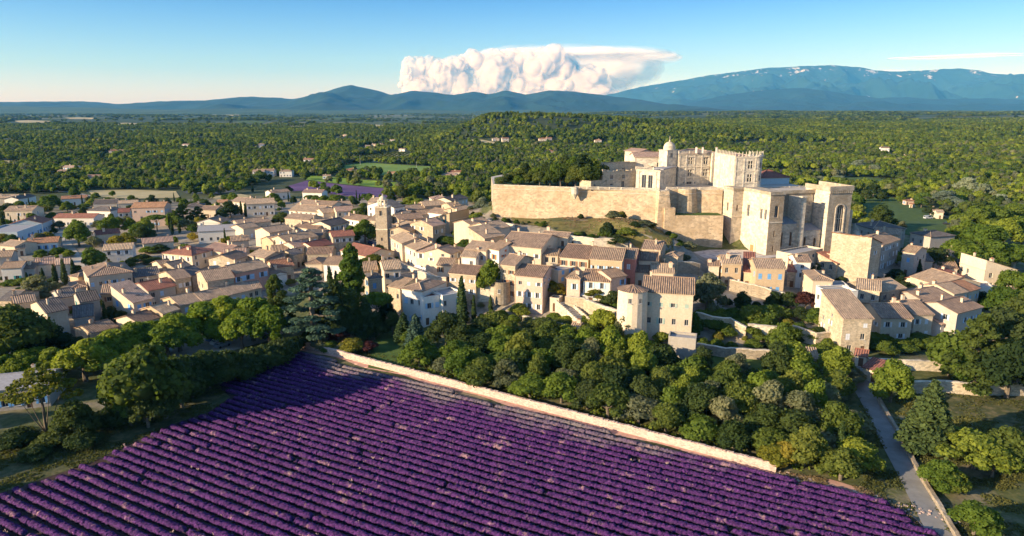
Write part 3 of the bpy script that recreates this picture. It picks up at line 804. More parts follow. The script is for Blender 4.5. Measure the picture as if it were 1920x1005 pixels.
# ------------------------------------------------------------ the village, house by house
ZA = (0, 330, 3.1417); ZB = (400, 330, 3.1417); ZC = (700, 330, 3.1417); ZG = (900, 420, 3.5905); ZH = (1280, 430, 3.5905); ZI = (1500, 380, 3.5905)
HA = [
 (-20, 132, 100, 128, 9, 5, 'gx', 'cream', 'tan', 'cream house cut by the left edge of town, tan roof, behind the leafy round tree', 'w'),
 (108, 138, 215, 118, 8, 5, 'gx', 'white', 'dark', 'white house with grey roof next to the straw strip at far left', 'w'),
 (358, 138, 515, 130, 8, 4.5, 'gx', 'white', 'orange', 'low white house with bright orange roof just below the straw strip', 'l'),
 (20, 208, 190, 205, 10, 7, 'gx', 'cream', 'tan', 'large cream house with a balcony at the far left side of town', 'w'),
 (505, 205, 650, 208, 9, 4, 'hip', 'white', 'dark', 'white bungalow with grey hipped roof left of the tall pinkish block', 'w'),
 (690, 165, 812, 160, 7, 5, 'gx', 'cream', 'tan', 'small cream house directly behind the tall pinkish block', 'w'),
 (545, 165, 690, 160, 9, 4.5, 'gx', 'grey', 'dark', 'long low building with grey roof behind the white bungalow', None),
 (768, 190, 970, 185, 10, 10, 'gx', 'pink', 'orange', 'tall pinkish block of three storeys with light blue shutters and orange-tan roof', 'l'),
 (690, 218, 766, 214, 8, 5.5, 'gx', 'cream', 'redt', 'lower annex with red roof joined to the left of the tall pinkish block', 'w'),
 (310, 248, 552, 248, 8, 4.5, 'gx', 'white', 'redt', 'long low white building with red roof at the end of the workshop', 'w'),
 (100, 330, 245, 280, 16, 5, 'flat', 'blue', 'slate', 'long pale blue workshop with white flat roof and blue doors', 'b'),  # the wall's blue is shade put into the plaster colour
 (250, 280, 312, 255, 12, 5, 'gx', 'blue', 'redt', 'maroon-roofed end bay of the pale blue workshop', 'b'),
 (150, 402, 342, 390, 8, 3.6, 'gx', 'white', 'orange', 'low white house with brownish orange roof and blue doors, red car in front', 'b'),
 (88, 432, 152, 426, 9, 3.2, 'gx', 'cream', 'tan', 'small garage with blue door at the left end of the orange-roofed bungalow', 'b'),
 (-10, 412, 85, 420, 8, 4, 'gx', 'cream', 'tan', 'tan-roofed house cut by the left picture edge above two driveways', 'w'),
 (-12, 482, 72, 476, 8, 4, 'gx', 'grey', 'brown', 'small grey-brown roofed house at the left edge beside the driveways', 'w'),
 (-5, 548, 127, 541, 7, 5, 'gx', 'white', 'brown', 'white two-storey house with reddish brown roof and small teal windows at left edge', 't'),
 (130, 550, 205, 546, 7, 4, 'gx', 'grey', 'brown', 'low brown-roofed annex between white house and long pinkish roof', None),
 (200, 530, 325, 518, 8, 4.5, 'gx', 'cream', 'pinkt', 'left half of the long cream house behind three small cypresses', 'w'),
 (325, 528, 412, 520, 8, 4.5, 'gx', 'cream', 'pinkt', 'right half of the long cream house behind three small cypresses', 'w'),
 (600, 442, 782, 430, 8, 5.5, 'gx', 'white', 'tan', 'white villa with tan roof and loggia in the middle of the gardens', 'w'),
 (565, 350, 712, 336, 7, 5, 'gx', 'cream', 'redt', 'narrow house with reddish roof behind the yellow-green trees', 'w'),
 (838, 402, 1025, 386, 8, 4, 'gx', 'cream', 'pinkt', 'low house with pinkish roof behind clipped hedges', 'w'),
 (1155, 274, 1298, 277, 8, 5, 'gy', 'white', 'tan', 'white gabled house above the long grey shed roof', 'w'),
 (1160, 330, 1400, 318, 9, 5, 'gx', 'white', 'slate', 'long shed with pale grey roof beside two thin cypresses', None),
 (1098, 182, 1200, 178, 9, 5, 'hip', 'grey', 'dark', 'house with grey-brown hipped roof left of the small orange roof', 'w'),
 (1170, 200, 1270, 202, 8, 4.5, 'gx', 'cream', 'tan', 'house with sandy roof right below the small orange roof', 'w'),
 (1272, 158, 1340, 156, 6, 4, 'gx', 'cream', 'orange', 'tiny house with bright orange roof left of the large tan block', None),
 (950, 456, 1130, 472, 10, 6, 'hip', 'cream', 'redt', 'cream house with broad reddish hipped roof and many small windows', 'w'),
 (1190, 432, 1322, 455, 9, 5, 'gx', 'cream', 'pinkt', 'house with pinkish roof right of the reddish hipped house', 'w'),
 (1265, 498, 1380, 500, 8, 5, 'gx', 'stone', 'orange', 'orange-tan roofed house wedged behind the arched loggia', None),
 (1360, 388, 1470, 380, 7, 5, 'gx', 'cream', 'tan', 'small cream house standing free left of the yellow sunshade', 'w'),
 (515, 600, 786, 566, 14, 8, 'hip', 'cream', 'tan', 'large mansion with wide hipped roof and a row of pale blue shutters', 'l', dict(chim=3, nwin=6, fl=2)),
 (400, 592, 458, 600, 9, 5, 'hip', 'ochre', 'tan', 'small left wing of the large hipped mansion', 'w'),
 (415, 668, 516, 655, 8, 5, 'hip', 'cream', 'tan', 'square pavilion with tan hipped roof in front of the mansion', 'w'),
 (787, 602, 948, 582, 9, 5.5, 'gx', 'stone', 'dark', 'stone house with dark slate roof right of the mansion', 'w'),
 (870, 682, 1042, 648, 9, 6, 'gx', 'grey', 'redt', 'house with long reddish brown roof right of the big pale sloping roof', 'l'),
 (782, 752, 906, 722, 9, 6.5, 'mf', 'cream', 'pinkt', 'house with one big pale pinkish roof slope and two skylights', 'b', dict(p=.34)),
 (588, 702, 702, 692, 9, 6, 'gx', 'ochre', 'brown', 'house with brown roof left of the big pale sloping roof', 'n'),
 (352, 724, 456, 706, 8, 5, 'gx', 'grey', 'dark', 'house with grey roof behind the blue-walled passage', 'b'),
 (470, 750, 596, 730, 9, 7, 'gx', 'grey', 'dark', 'dark-roofed house in shade with a tall teal door', 't'),
 (270, 814, 408, 787, 11, 8, 'gx', 'cream', 'dark', 'tall cream house with dark roof and bright blue shutters behind the park trees', 'b', dict(pshut=1)),
 (80, 758, 216, 738, 7, 6, 'gx', 'stone', 'tan', 'rough stone barn with tan roof at the lower left of town', None),
 (425, 842, 553, 826, 10, 5, 'gx', 'grey', 'dark', 'low house with dark slate roof right of the cream house with blue shutters', 'n'),
 (-20, 738, 66, 740, 9, 5, 'gx', 'stone', 'dark', 'slate-roofed house cut by the left edge above the big park tree', None),
 (150, 838, 262, 832, 6, 4, 'mf', 'stone', 'brown', 'lean-to with brown roof in front of the rough stone barn', None),
 (1030, 615, 1132, 596, 10, 7, 'gx', 'stone', 'tan', 'stone house with lit left gable below the reddish hipped roof', 'w'),
 (1215, 626, 1386, 602, 11, 9, 'gx', 'stone', 'tan', 'stone house with two wide arched loggia openings under its gable', None, dict(fl=2)),
 (1060, 768, 1192, 738, 9, 6, 'gx', 'ochre', 'tan', 'left part of the long row house behind the plane trees', 'l'),
 (1192, 740, 1350, 706, 8, 6, 'gx', 'ochre', 'tan', 'middle part of the long row house behind the plane trees', 'l'),
 (1350, 706, 1510, 668, 8, 6, 'gx', 'cream', 'tan', 'right part of the long row house behind the plane trees', 'l'),
 (958, 817, 1063, 787, 8, 5.5, 'gx', 'ochre', 'tan', 'small tan-roofed house stepping down in front of the long row', 'w'),
 (820, 874, 946, 836, 8, 4.5, 'gx', 'cream', 'brown', 'low brown-roofed house nearest the plane tree walk', None),
 (540, 932, 700, 888, 7, 3, 'gx', 'stone', 'brown', 'low old stone outbuilding just above the plane tree walk', None),
 (1030, 548, 1130, 528, 8, 6, 'gx', 'stone', 'dark', 'dark-roofed house behind the stone house with lit gable', 'w'),
 (1130, 590, 1215, 570, 9, 6.5, 'gx', 'stone', 'dark', 'dark-roofed house left of the arched loggia', 'w'),
 (955, 540, 1030, 528, 8, 6, 'gx', 'cream', 'brown', 'narrow brown-roofed house right of the dark slate roof', 'w'),
 (1385, 500, 1475, 470, 9, 6, 'gx', 'stone', 'brown', 'brown roof house behind the pink shuttered building', 'w'),
]
HB = [
 (130, 577, 331, 535, 9, 7.5, 'gx', 'rose', 'tan', 'long pink building with two rows of white and blue shutters', 'l', dict(pshut=1, nwin=7, fl=2)),
 (0, 702, 290, 662, 7, 6, 'gx', 'cream', 'tan', 'long low row with pale shutters in front of the pink building', 'l'),
 (175, 315, 272, 299, 8, 5, 'gx', 'cream', 'tan', 'cream house with two cypresses against its wall beside the grey shed', 'w'),
 (150, 290, 342, 268, 9, 4, 'gx', 'stone', 'tan', 'long tan roof behind the cream house with two cypresses', 'w'),
 (330, 338, 470, 316, 9, 6, 'gx', 'cream', 'tan', 'tan-roofed house with sunlit gable behind the yellow sunshade', 'w'),
 (427, 390, 622, 358, 9, 6, 'gx', 'cream', 'brown', 'long cream house with grey-brown roof right of the yellow sunshade', 'l'),
 (350, 392, 430, 380, 8, 5, 'gx', 'ochre', 'tan', 'small tan roof with the yellow sunshade at its corner', None),
 (470, 470, 537, 456, 7, 5, 'gx', 'stone', 'dark', 'small grey-roofed house in the maze of roofs below the long cream house', None),
 (490, 425, 565, 410, 8, 6, 'gx', 'cream', 'pinkt', 'house with lit pinkish roof left of the bright red roof', 'w'),
 (590, 427, 712, 402, 8, 5.5, 'gx', 'cream', 'redt', 'house with bright red tile roof in the middle of town', 'b'),
 (742, 440, 905, 478, 10, 6, 'gx', 'cream', 'redt', 'house with long red roof sloping towards the bell tower street', 'w'),
 (545, 463, 702, 460, 8, 5, 'gx', 'stone', 'brown', 'low brown-roofed house below the bright red roof', 'w'),
 (640, 522, 762, 526, 9, 5.5, 'gx', 'white', 'brown', 'white house with brown roof left of the tall poplar', 'w'),
 (535, 520, 640, 520, 8, 5, 'hip', 'cream', 'brown', 'cream house with brown hipped roof left of the white house by the poplar', 'w'),
 (700, 362, 836, 352, 8, 6, 'gx', 'stone', 'redt', 'house with worn red roof left of the round green tree', 'w'),
 (190, 168, 362, 160, 11, 7, 'gx', 'cream', 'tan', 'large tan-roofed block with three cypresses in front', 'w'),
 (95, 152, 190, 158, 10, 6, 'gx', 'cream', 'tan', 'left wing of the large tan-roofed block', 'w'),
 (340, 102, 456, 92, 8, 5, 'gx', 'white', 'tan', 'white house with tan roof at the left end of the far lavender field', 'l'),
 (520, 98, 640, 100, 8, 5, 'gx', 'white', 'pinkt', 'white villa standing alone against the far lavender field', 'b'),
 (440, 204, 622, 216, 12, 5.5, 'gx', 'white', 'tan', 'wide white-walled house with tan roof on the back edge of the old town', None),
 (490, 166, 600, 172, 9, 5, 'gx', 'cream', 'tan', 'cream house behind the wide white-walled house', 'w'),
 (600, 172, 700, 178, 9, 5, 'gx', 'cream', 'brown', 'brown roof behind the wide white-walled house, right one', None),
 (645, 222, 722, 215, 9, 5, 'gx', 'cream', 'tan', 'tan house between the wide white wall and the small lit tower house', None),
 (722, 212, 832, 206, 9, 6, 'gx', 'cream', 'pinkt', 'cream house with broad lit wall just left of the round dark tree', 'w'),
 (700, 180, 820, 172, 9, 4, 'gx', 'grey', 'tan', 'long pale roof on the town edge left of the church', None),
 (600, 288, 700, 280, 9, 6, 'gx', 'stone', 'tan', 'tan-roofed house left of the grey-blue roof', 'w'),
 (690, 298, 806, 272, 9, 6, 'gx', 'cream', 'dark', 'house with grey-blue roof left of the round green tree', 'w'),
 (755, 250, 882, 268, 8, 6, 'gx', 'white', 'brown', 'narrow white house with pale cornice left of the church', 'w'),
 (850, 564, 975, 556, 9, 7, 'gx', 'stone', 'brown', 'rough stone house beside the town road, brown roof', 'n'),
 (915, 608, 1002, 598, 5, 8, 'hip', 'stone', 'dark', 'small square tower house with slate roof and blue door', 'b'),
 (1000, 556, 1112, 548, 9, 7, 'gx', 'cream', 'tan', 'cream gabled house right of the slate-roofed tower house', 'w'),
 (905, 155, 985, 158, 9, 8, 'gx', 'cream', 'tan', 'cream building left of the bell tower', 'w'),
 (1065, 190, 1132, 178, 14, 9, 'gx', 'white', 'dark', 'church nave with dark slate roof behind the bell tower', None, dict(name='church_nave', cat='church')),
 (985, 310, 1035, 318, 7, 7, 'gx', 'stone', 'dark', 'small slate-roofed house at the foot of the bell tower', 'w'),
 (905, 262, 975, 268, 10, 6, 'gx', 'stone', 'brown', 'brown-roofed house left of the foot of the bell tower', None),
 (415, 250, 560, 262, 9, 5, 'gx', 'stone', 'tan', 'broad tan roof behind the dark round tree in the old town', None),
 (470, 300, 600, 318, 8, 6, 'gx', 'cream', 'brown', 'brown-roofed house right of the dark round tree', 'w'),
 (520, 345, 640, 352, 8, 5, 'gx', 'stone', 'dark', 'dark-roofed house between two tan roofs in the old town centre', None),
 (200, 470, 300, 488, 8, 6, 'gx', 'stone', 'tan', 'tan-roofed gable house left of the grey church-like gable', None),
 (60, 480, 200, 470, 9, 6, 'gx', 'stone', 'pinkt', 'house with large sunlit pinkish brown roof left of centre', None),
 (330, 500, 430, 490, 8, 5, 'gx', 'stone', 'tan', 'tan roof among the crooked roofs above the cedar', None),
 (350, 545, 480, 530, 8, 5, 'gx', 'stone', 'orange', 'lit orange-brown roof just above the cedar', None),
 (335, 450, 440, 445, 8, 5, 'gx', 'cream', 'brown', 'brown roof among the crooked roofs, behind the lit orange-brown one', 'w'),
 (350, 590, 440, 575, 7, 4, 'gy', 'white', 'brown', 'white gable house between the pink building and the cedar', None),
]
HC = [
 (95, 362, 165, 402, 9, 7, 'gx', 'cream', 'tan', 'first street house up from the parked cars, opposite the road wall', 'w'),
 (165, 405, 250, 442, 9, 6.5, 'gx', 'cream', 'tan', 'second street house, green creeper on its front', 'w'),
 (245, 448, 350, 458, 9, 6, 'gx', 'cream', 'pinkt', 'third street house, with pinkish roof, creeper on its front', 'w'),
 (95, 300, 215, 318, 10, 6, 'gx', 'stone', 'tan', 'tan-roofed house right of the bell tower', None),
 (215, 330, 305, 300, 8, 7, 'gx', 'stone', 'brown', 'stone house left of the gabled house with two white shutters', None),
 (150, 262, 300, 250, 9, 6, 'gx', 'stone', 'tan', 'long tan roof in the cluster behind the gabled house', None),
 (350, 300, 431, 284, 10, 8, 'gx', 'stone', 'pinkt', 'gabled stone house with two white shuttered windows above the street', 'w', dict(pshut=1)),
 (450, 264, 572, 236, 8, 5, 'mb', 'ochre', 'tan', 'low stone building with a large dark green door below the rampart', 't'),
 (408, 228, 500, 212, 8, 5, 'gy', 'white', 'tan', 'white gabled house with a cypress beside it behind the street', 'w'),
 (345, 140, 450, 136, 8, 6, 'hip', 'cream', 'pinkt', 'pinkish hipped house on the far edge right of the church', 'w'),
 (460, 150, 562, 130, 8, 6, 'gx', 'cream', 'dark', 'cream gabled house with grey roof near the rampart corner', 'w'),
 (460, 185, 530, 178, 8, 5, 'gx', 'stone', 'brown', 'brown-roofed house in front of the cream gabled one near the rampart corner', None),
 (510, 212, 592, 196, 8, 5, 'gx', 'stone', 'tan', 'last tan-roofed house before the silvery tree at the rampart corner', None),
 (210, 205, 330, 190, 9, 5, 'gx', 'stone', 'tan', 'tan-roofed house behind the long roof right of the bell tower', None),
 (300, 180, 430, 172, 9, 5, 'gx', 'stone', 'tan', 'tan roof below the pinkish hipped house', None),
 (270, 232, 400, 222, 8, 5, 'gx', 'cream', 'brown', 'brown roof left of the white gabled house', None),
 (110, 232, 200, 236, 8, 6, 'gx', 'stone', 'dark', 'dark roof behind the bell tower, right side', None),
 (580, 296, 700, 276, 8, 5, 'gx', 'cream', 'tan', 'upper tan-roofed house on the lane under the rampart', 'w'),
 (690, 320, 812, 300, 9, 5, 'gx', 'cream', 'tan', 'right tan-roofed house on the lane under the rampart', 'w'),
 (530, 330, 600, 335, 6, 4, 'flat', 'cream', 'slate', 'small flat-topped annex with creeper below the lane', None),
 (655, 372, 780, 352, 7, 5, 'mf', 'stone', 'tan', 'lean-to roof left of the great central roof', None),
 (355, 447, 455, 470, 9, 6.5, 'hip', 'stone', 'tan', 'many-sided stone house with hipped roof at the street bend', 'w'),
 (455, 465, 525, 440, 8, 6, 'gx', 'cream', 'tan', 'cream house right of the many-sided stone house', 'w'),
 (530, 432, 666, 446, 9, 7, 'gx', 'cream', 'tan', 'house with broad tan roof behind the white narrow house', 'w'),
 (510, 476, 607, 482, 7, 7, 'gx', 'white', 'tan', 'narrow white house with one white shutter above the parked cars', 'w'),
 (368, 528, 470, 532, 7, 6, 'gx', 'cream', 'brown', 'small cream house with brown shutters by the stone terrace', 'n'),
 (437, 572, 607, 588, 8, 9.5, 'gx', 'stone', 'brown', 'tall stone house with three rows of white shutters left of the green tree', 'w', dict(pshut=1)),
 (740, 408, 992, 430, 15, 9, 'gx', 'cream', 'tan', 'great cream house with the widest tan roof of the village centre', 'w', dict(nwin=4, fl=2)),
 (668, 428, 740, 442, 9, 8, 'gx', 'white', 'brown', 'narrow house with orange shutters left of the great cream house', 'o', dict(pshut=1)),
 (738, 522, 838, 534, 10, 10, 'gx', 'stone', 'tan', 'tall stone house above the round turret', 'n'),
 (828, 586, 1002, 602, 10, 10.5, 'gx', 'pink', 'brown', 'tall pinkish house with iron balcony right of the turret house', 'w'),
 (990, 468, 1092, 472, 6, 6, 'gx', 'cream', 'brown', 'brown-roofed house with roof terrace right of the great cream house', None),
 (1090, 478, 1270, 494, 13, 6.5, 'gx', 'cream', 'brown', 'cream row house with big streaked brown roof and tiny windows', 'n'),
 (1270, 490, 1472, 502, 11, 7, 'gx', 'ochre', 'brown', 'row house with light blue shutters left of the narrow red house', 'l', dict(pshut=1, nwin=4, fl=2)),
 (1130, 602, 1222, 610, 7, 8, 'hip', 'pink', 'brown', 'small pink tower house with three little top windows', 'l'),
 (1228, 618, 1402, 628, 10, 5.5, 'gx', 'white', 'brown', 'white house with light blue shutters and garden terrace behind the pink tower house', 'l'),
 (1400, 606, 1500, 590, 7, 6, 'gx', 'pink', 'brown', 'pink house with dark open attic left of the round-towered house', 'b'),
 (985, 352, 1148, 364, 5, 3.5, 'gx', 'cream', 'tan', 'thin tan roof over a glazed terrace under the rampart', None),
 (1000, 540, 1090, 560, 8, 6, 'flat', 'cream', 'slate', 'flat-roofed cream house with one blue window behind the pergola', 'b'),
]
HG = [
 (955, 230, 1052, 236, 9, 8, 'gx', 'red', 'tan', 'narrow red-plastered house with white shutters', 'w', dict(pshut=1, nwin=1)),
 (1083, 168, 1222, 178, 9, 5, 'gx', 'stone', 'tan', 'stone house with a row of tiny windows right below the rampart', None),
 (1060, 246, 1205, 252, 8, 6, 'gx', 'cream', 'brown', 'brown-roofed house with two white chimney stacks right of the red house', None),
 (1028, 326, 1140, 332, 8, 5, 'gx', 'cream', 'brown', 'cream house with brown roof directly behind the round-towered house', 'w'),
 (1150, 328, 1312, 334, 8, 5, 'gx', 'cream', 'tan', 'tan-roofed house behind the right part of the round-towered house', 'w'),
 (1088, 458, 1447, 480, 12, 13, 'gx', 'cream', 'brown', 'large house with a round tower at its left corner and green garage door', 'g', dict(fl=3, nwin=4, chim=1)),
 (1236, 218, 1336, 228, 6, 5, 'hip', 'stone', 'tan', 'tiny stone house beside the shaded square wall', None),
]
HH = [
 (168, 246, 255, 250, 5, 5, 'gx', 'cream', 'tan', 'little lean house at the left end of the row below the church square', 'w'),
 (262, 232, 406, 236, 8, 7.5, 'gx', 'ochre', 'tan', 'ochre house with one white shuttered window below the church square', 'w'),
 (403, 288, 490, 294, 10, 5, 'mf', 'ochre', 'redt', 'low part with steep reddish roof between two ochre houses', None),
 (490, 264, 700, 270, 9, 8, 'gx', 'ochre', 'tan', 'ochre stone house with a mullioned double window below the church', 'b', dict(fl=2, nwin=3)),
 (700, 286, 770, 292, 7, 5, 'mf', 'stone', 'redt', 'small stone house with reddish roof in the gap right of the ochre house', 'b'),
 (765, 220, 874, 222, 7, 8.5, 'gx', 'white', 'tan', 'white three-storey house below the church tower', 'w'),
 (742, 168, 945, 130, 6, 6, 'flat', 'cream', 'slate', 'long sunlit cream wall of a flat house below the nave', None),
 (965, 160, 1082, 182, 8, 6, 'gx', 'cream', 'redt', 'cream house with rusty roof left of the great gabled building', None),
 (1040, 235, 1100, 225, 6, 5, 'mf', 'stone', 'redt', 'small rusty roof against the great gabled building', None),
 (872, 345, 1022, 350, 10, 7, 'hip', 'cream', 'tan', 'cream house with pyramid roof behind the white block', 'w'),
 (900, 385, 1000, 425, 8, 8, 'flat', 'white', 'slate', 'bright white block with flat top above the maroon bush', None),
 (1000, 380, 1120, 385, 6, 6, 'flat', 'white', 'slate', 'long white upper storey right of the white block', None),
 (1078, 606, 1292, 606, 10.5, 9, 'mf', 'stone', 'tan', 'big stone house with one long tan roof slope at the road bend', 'w', dict(p=.28, nwin=2, fl=3)),
 (1272, 122, 1350, 95, 10, 15, 'mr', 'stone', 'orange', 'great gabled building with orange-tan roof and blank sunlit side wall', 'w', dict(fl=4, p=.32, nwin=1, pshut=1, noside=True)),
]
HI = [
 (375, 582, 548, 600, 9, 7, 'gx', 'stone', 'tan', 'stone house with long tan roof and one dark door right of the big stone house', None),
 (548, 602, 722, 578, 9, 7, 'gx', 'dstone', 'tan', 'right half of the long tan-roofed stone house, wall in half shade', None),  # darker stone than the left half, half shade put into its colour
 (545, 782, 770, 784, 11, 6.5, 'gx', 'cream', 'tan', 'restaurant house with white shutters above the striped awning terrace', 'w', dict(pshut=1)),
 (770, 762, 912, 758, 11, 6.5, 'gx', 'cream', 'tan', 'house joined to the right of the restaurant house', 'w'),
 (905, 762, 1005, 752, 8, 5, 'gx', 'grey', 'tan', 'small tan-roofed house behind the white low annex', None),
 (955, 827, 1062, 802, 8, 4, 'gx', 'white', 'pinkt', 'low white annex with pinkish roof right of the small white awning', 'l'),
 (1065, 752, 1242, 706, 9, 8, 'gx', 'grey', 'tan', 'bluish shaded house with tan roof at the right end of the lower row', 'l'),  # grey plaster carries this wall's shade in its colour
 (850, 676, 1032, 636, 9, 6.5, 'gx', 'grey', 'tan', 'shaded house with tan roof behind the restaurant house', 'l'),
 (1040, 622, 1142, 604, 9, 6.5, 'gx', 'cream', 'tan', 'cream house behind the shaded one, tan roof', 'l'),
 (1142, 604, 1222, 580, 9, 7, 'gx', 'cream', 'orange', 'house with bright orange roof near the right edge of the village', 'l'),
 (735, 498, 935, 562, 12, 6, 'gx', 'cream', 'tan', 'cream house with two arched openings in its sunlit wall', None),
 (935, 560, 1112, 500, 9, 5.5, 'gx', 'cream', 'redt', 'reddish-roofed house joined right of the cream house with arches', None),
 (1065, 400, 1245, 458, 9, 7.5, 'mb', 'cream', 'dark', 'cream house with dark roof and three chimneys at the right end', None, dict(chim=3)),
 (1245, 470, 1312, 490, 8, 5, 'flat', 'cream', 'slate', 'flat roof terrace with potted plants right of the dark roof', None),
 (1180, 560, 1302, 570, 8, 5, 'flat', 'white', 'slate', 'white garage-like block below the flat roof terrace', None),
 (1312, 502, 1420, 500, 8, 5, 'gx', 'blue', 'dark', 'small shaded house with dark window at the right end beside the trees', None),  # blue plaster paints the shade on its wall
 (1350, 112, 1470, 70, 9, 9, 'gx', 'grey', 'brown', 'tall shaded building with balconies behind the great gabled building', 'w', dict(Z=(1280, 430, 3.5905))),
 (490, 205, 676, 222, 9, 8, 'gx', 'cream', 'tan', 'cream-topped house behind the great gabled building', 'w'),
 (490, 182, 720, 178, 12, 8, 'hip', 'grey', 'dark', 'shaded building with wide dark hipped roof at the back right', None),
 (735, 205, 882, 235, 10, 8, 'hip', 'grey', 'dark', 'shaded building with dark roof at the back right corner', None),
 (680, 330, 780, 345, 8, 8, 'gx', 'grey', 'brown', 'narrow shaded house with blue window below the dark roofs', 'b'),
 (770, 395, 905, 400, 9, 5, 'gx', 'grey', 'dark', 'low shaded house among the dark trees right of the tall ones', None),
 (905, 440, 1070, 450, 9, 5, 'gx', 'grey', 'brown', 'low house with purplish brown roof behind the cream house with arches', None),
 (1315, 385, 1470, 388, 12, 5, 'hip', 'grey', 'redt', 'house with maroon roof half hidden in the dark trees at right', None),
 (1070, 372, 1205, 360, 9, 5, 'gx', 'grey', 'dark', 'shaded white house behind the dark roof with three chimneys', None),  # white wall given grey plaster so its colour holds the shade
]
HOUSES = {}
for Z, L_ in ((ZA, HA), (ZB, HB), (ZC, HC), (ZG, HG), (ZH, HH), (ZI, HI)):
    for r in L_:
        kw = dict(r[11]) if len(r) > 11 else {}
        kw.setdefault('Z', Z)
        HOUSES[r[9]] = house(*r[:9], r[9], shut=r[10], **kw)
# ------------------------------------------------------------ the castle hill: rampart, terraces, church under the terrace, castle
TZ = 30.0
RAMP = stonemat('rampart_stone', (.60, .465, .31), 1.1, .22, .85)
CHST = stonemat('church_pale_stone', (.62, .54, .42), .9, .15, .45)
CHDK = stonemat('church_dark_stone', (.46, .40, .31), 1.0, .4, 1.0)  # darker, patchier church stone, mostly on front and right walls
CAST = stonemat('castle_dressed_stone', (.66, .585, .465), .8, .10, .45)
M['cast'] = CAST; M['ramp'] = RAMP; M['chst'] = CHST
PAVE = simple('terrace_paving', [(.3, (.40, .34, .27)), (.7, (.56, .50, .42))], .3)
def v2(*p): return Vector(p)
A0 = v2(*W(925, 350, TZ)); A1 = v2(*W(1231, 361, TZ))
CE = v2(.963, .27); CN = v2(-.27, .963); CO = v2(87.8, 231.0)         # the church's own axes
def ch(s, t): return CO+CE*s+CN*t
R1 = A1+v2(.6, -2.2); R2 = R1+v2(3.6, .2); R3 = R2+v2(.5, 6.2)
bc = v2(*W(1296, 362, TZ)); bc = v2(bc.x, R3.y+1.2)
NW0 = ch(-4.2, 21.6)
bast = [bc+v2(3.5*math.cos(a), 3.5*math.sin(a)) for a in np.linspace(math.radians(200), math.radians(340), 9)]
edge = [A0, A1, R1, R2, R3, v2(bast[0].x-.02, R3.y+.1)]+bast+[v2(bast[-1].x+.05, R3.y+.4), NW0+v2(-.3, .6)]
back = [ch(0, 22), ch(36, 20), ch(37, 42), v2(96, 300), v2(50, 318), v2(2, 330), A0+v2(-2, 40)]
plat = edge+back
ramp = empty('castle_rampart', (A0.x, A0.y, 0)); tag(ramp, 'huge golden stone rampart with round bastion carrying the castle terrace', 'rampart')
def batter(mb, pts, top, botf, bat=.1, o=A0, band=None, closed=False, capw=.0):
    n = len(pts); rings = []
    for i, p in enumerate(pts):
        a = pts[(i-1) % n] if (closed or i > 0) else p; b = pts[(i+1) % n] if (closed or i < n-1) else p
        d = (b-a).normalized(); nn = v2(d.y, -d.x)
        zb = botf(p); q = p+nn*bat*(top-zb); rings.append((p-o, q-o, zb, nn))
    for i in range(n if closed else n-1):
        (p, q, zb, _), (p2, q2, zb2, _2) = rings[i], rings[(i+1) % n]
        k = max(1, int((p2-p).length/4))
        for j in range(k):
            u, w = j/k, (j+1)/k; P_, P2_ = p.lerp(p2, u), p.lerp(p2, w); Q_, Q2_ = q.lerp(q2, u), q.lerp(q2, w); Z_, Z2_ = zb+(zb2-zb)*u, zb+(zb2-zb)*w
            mb.face([(Q_.x, Q_.y, Z_), (Q2_.x, Q2_.y, Z2_), (P2_.x, P2_.y, top), (P_.x, P_.y, top)])
    return rings
def parapet(parent, pts, z, h=.9, th=.5, o=A0, mat=None, name='parapet'):
    mb = MB()
    for a, b in zip(pts[:-1], pts[1:]):
        L = (b-a).length; mb.box(-.1, L+.1, 0, th, z, z+h, rot=math.atan2(b.y-a.y, b.x-a.x), o=(a.x-o.x, a.y-o.y))
    return mb.build(name, mat or CHST, parent)
mb = MB(); batter(mb, edge, TZ+.6, lambda p: T1(p.x, p.y)-2, .13); mb.build('wall_face', RAMP, ramp)
mb = MB(); batter(mb, [NW0]+back+[A0], TZ, lambda p: min(T1(p.x, p.y), 20)-3, .0); mb.build('rear_wall', CHDK, ramp)
parapet(ramp, edge, TZ+.6, .35, .7, name='coping')
mb = MB()                                                     # cordon
for a, b in zip(edge[:-1], edge[1:]):
    d = (b-a).normalized(); mb.box(0, (b-a).length, -.28, .05, TZ-.75, TZ-.5, rot=math.atan2(d.y, d.x), o=(a.x-A0.x, a.y-A0.y))
mb.build('cordon', CHST, ramp)
bz = v2(*W(1078, 357, TZ))                                    # little corbelled lookout
mb = MB(); mb.lathe([(.0, TZ-3.4), (.3, TZ-3.2), (.8, TZ-2.2), (1.3, TZ-1.4), (1.35, TZ+1.1), (1.1, TZ+1.2), (0, TZ+1.5)], 10, (bz.x-A0.x, bz.y-A0.y)); mb.build('lookout', CHST, ramp)
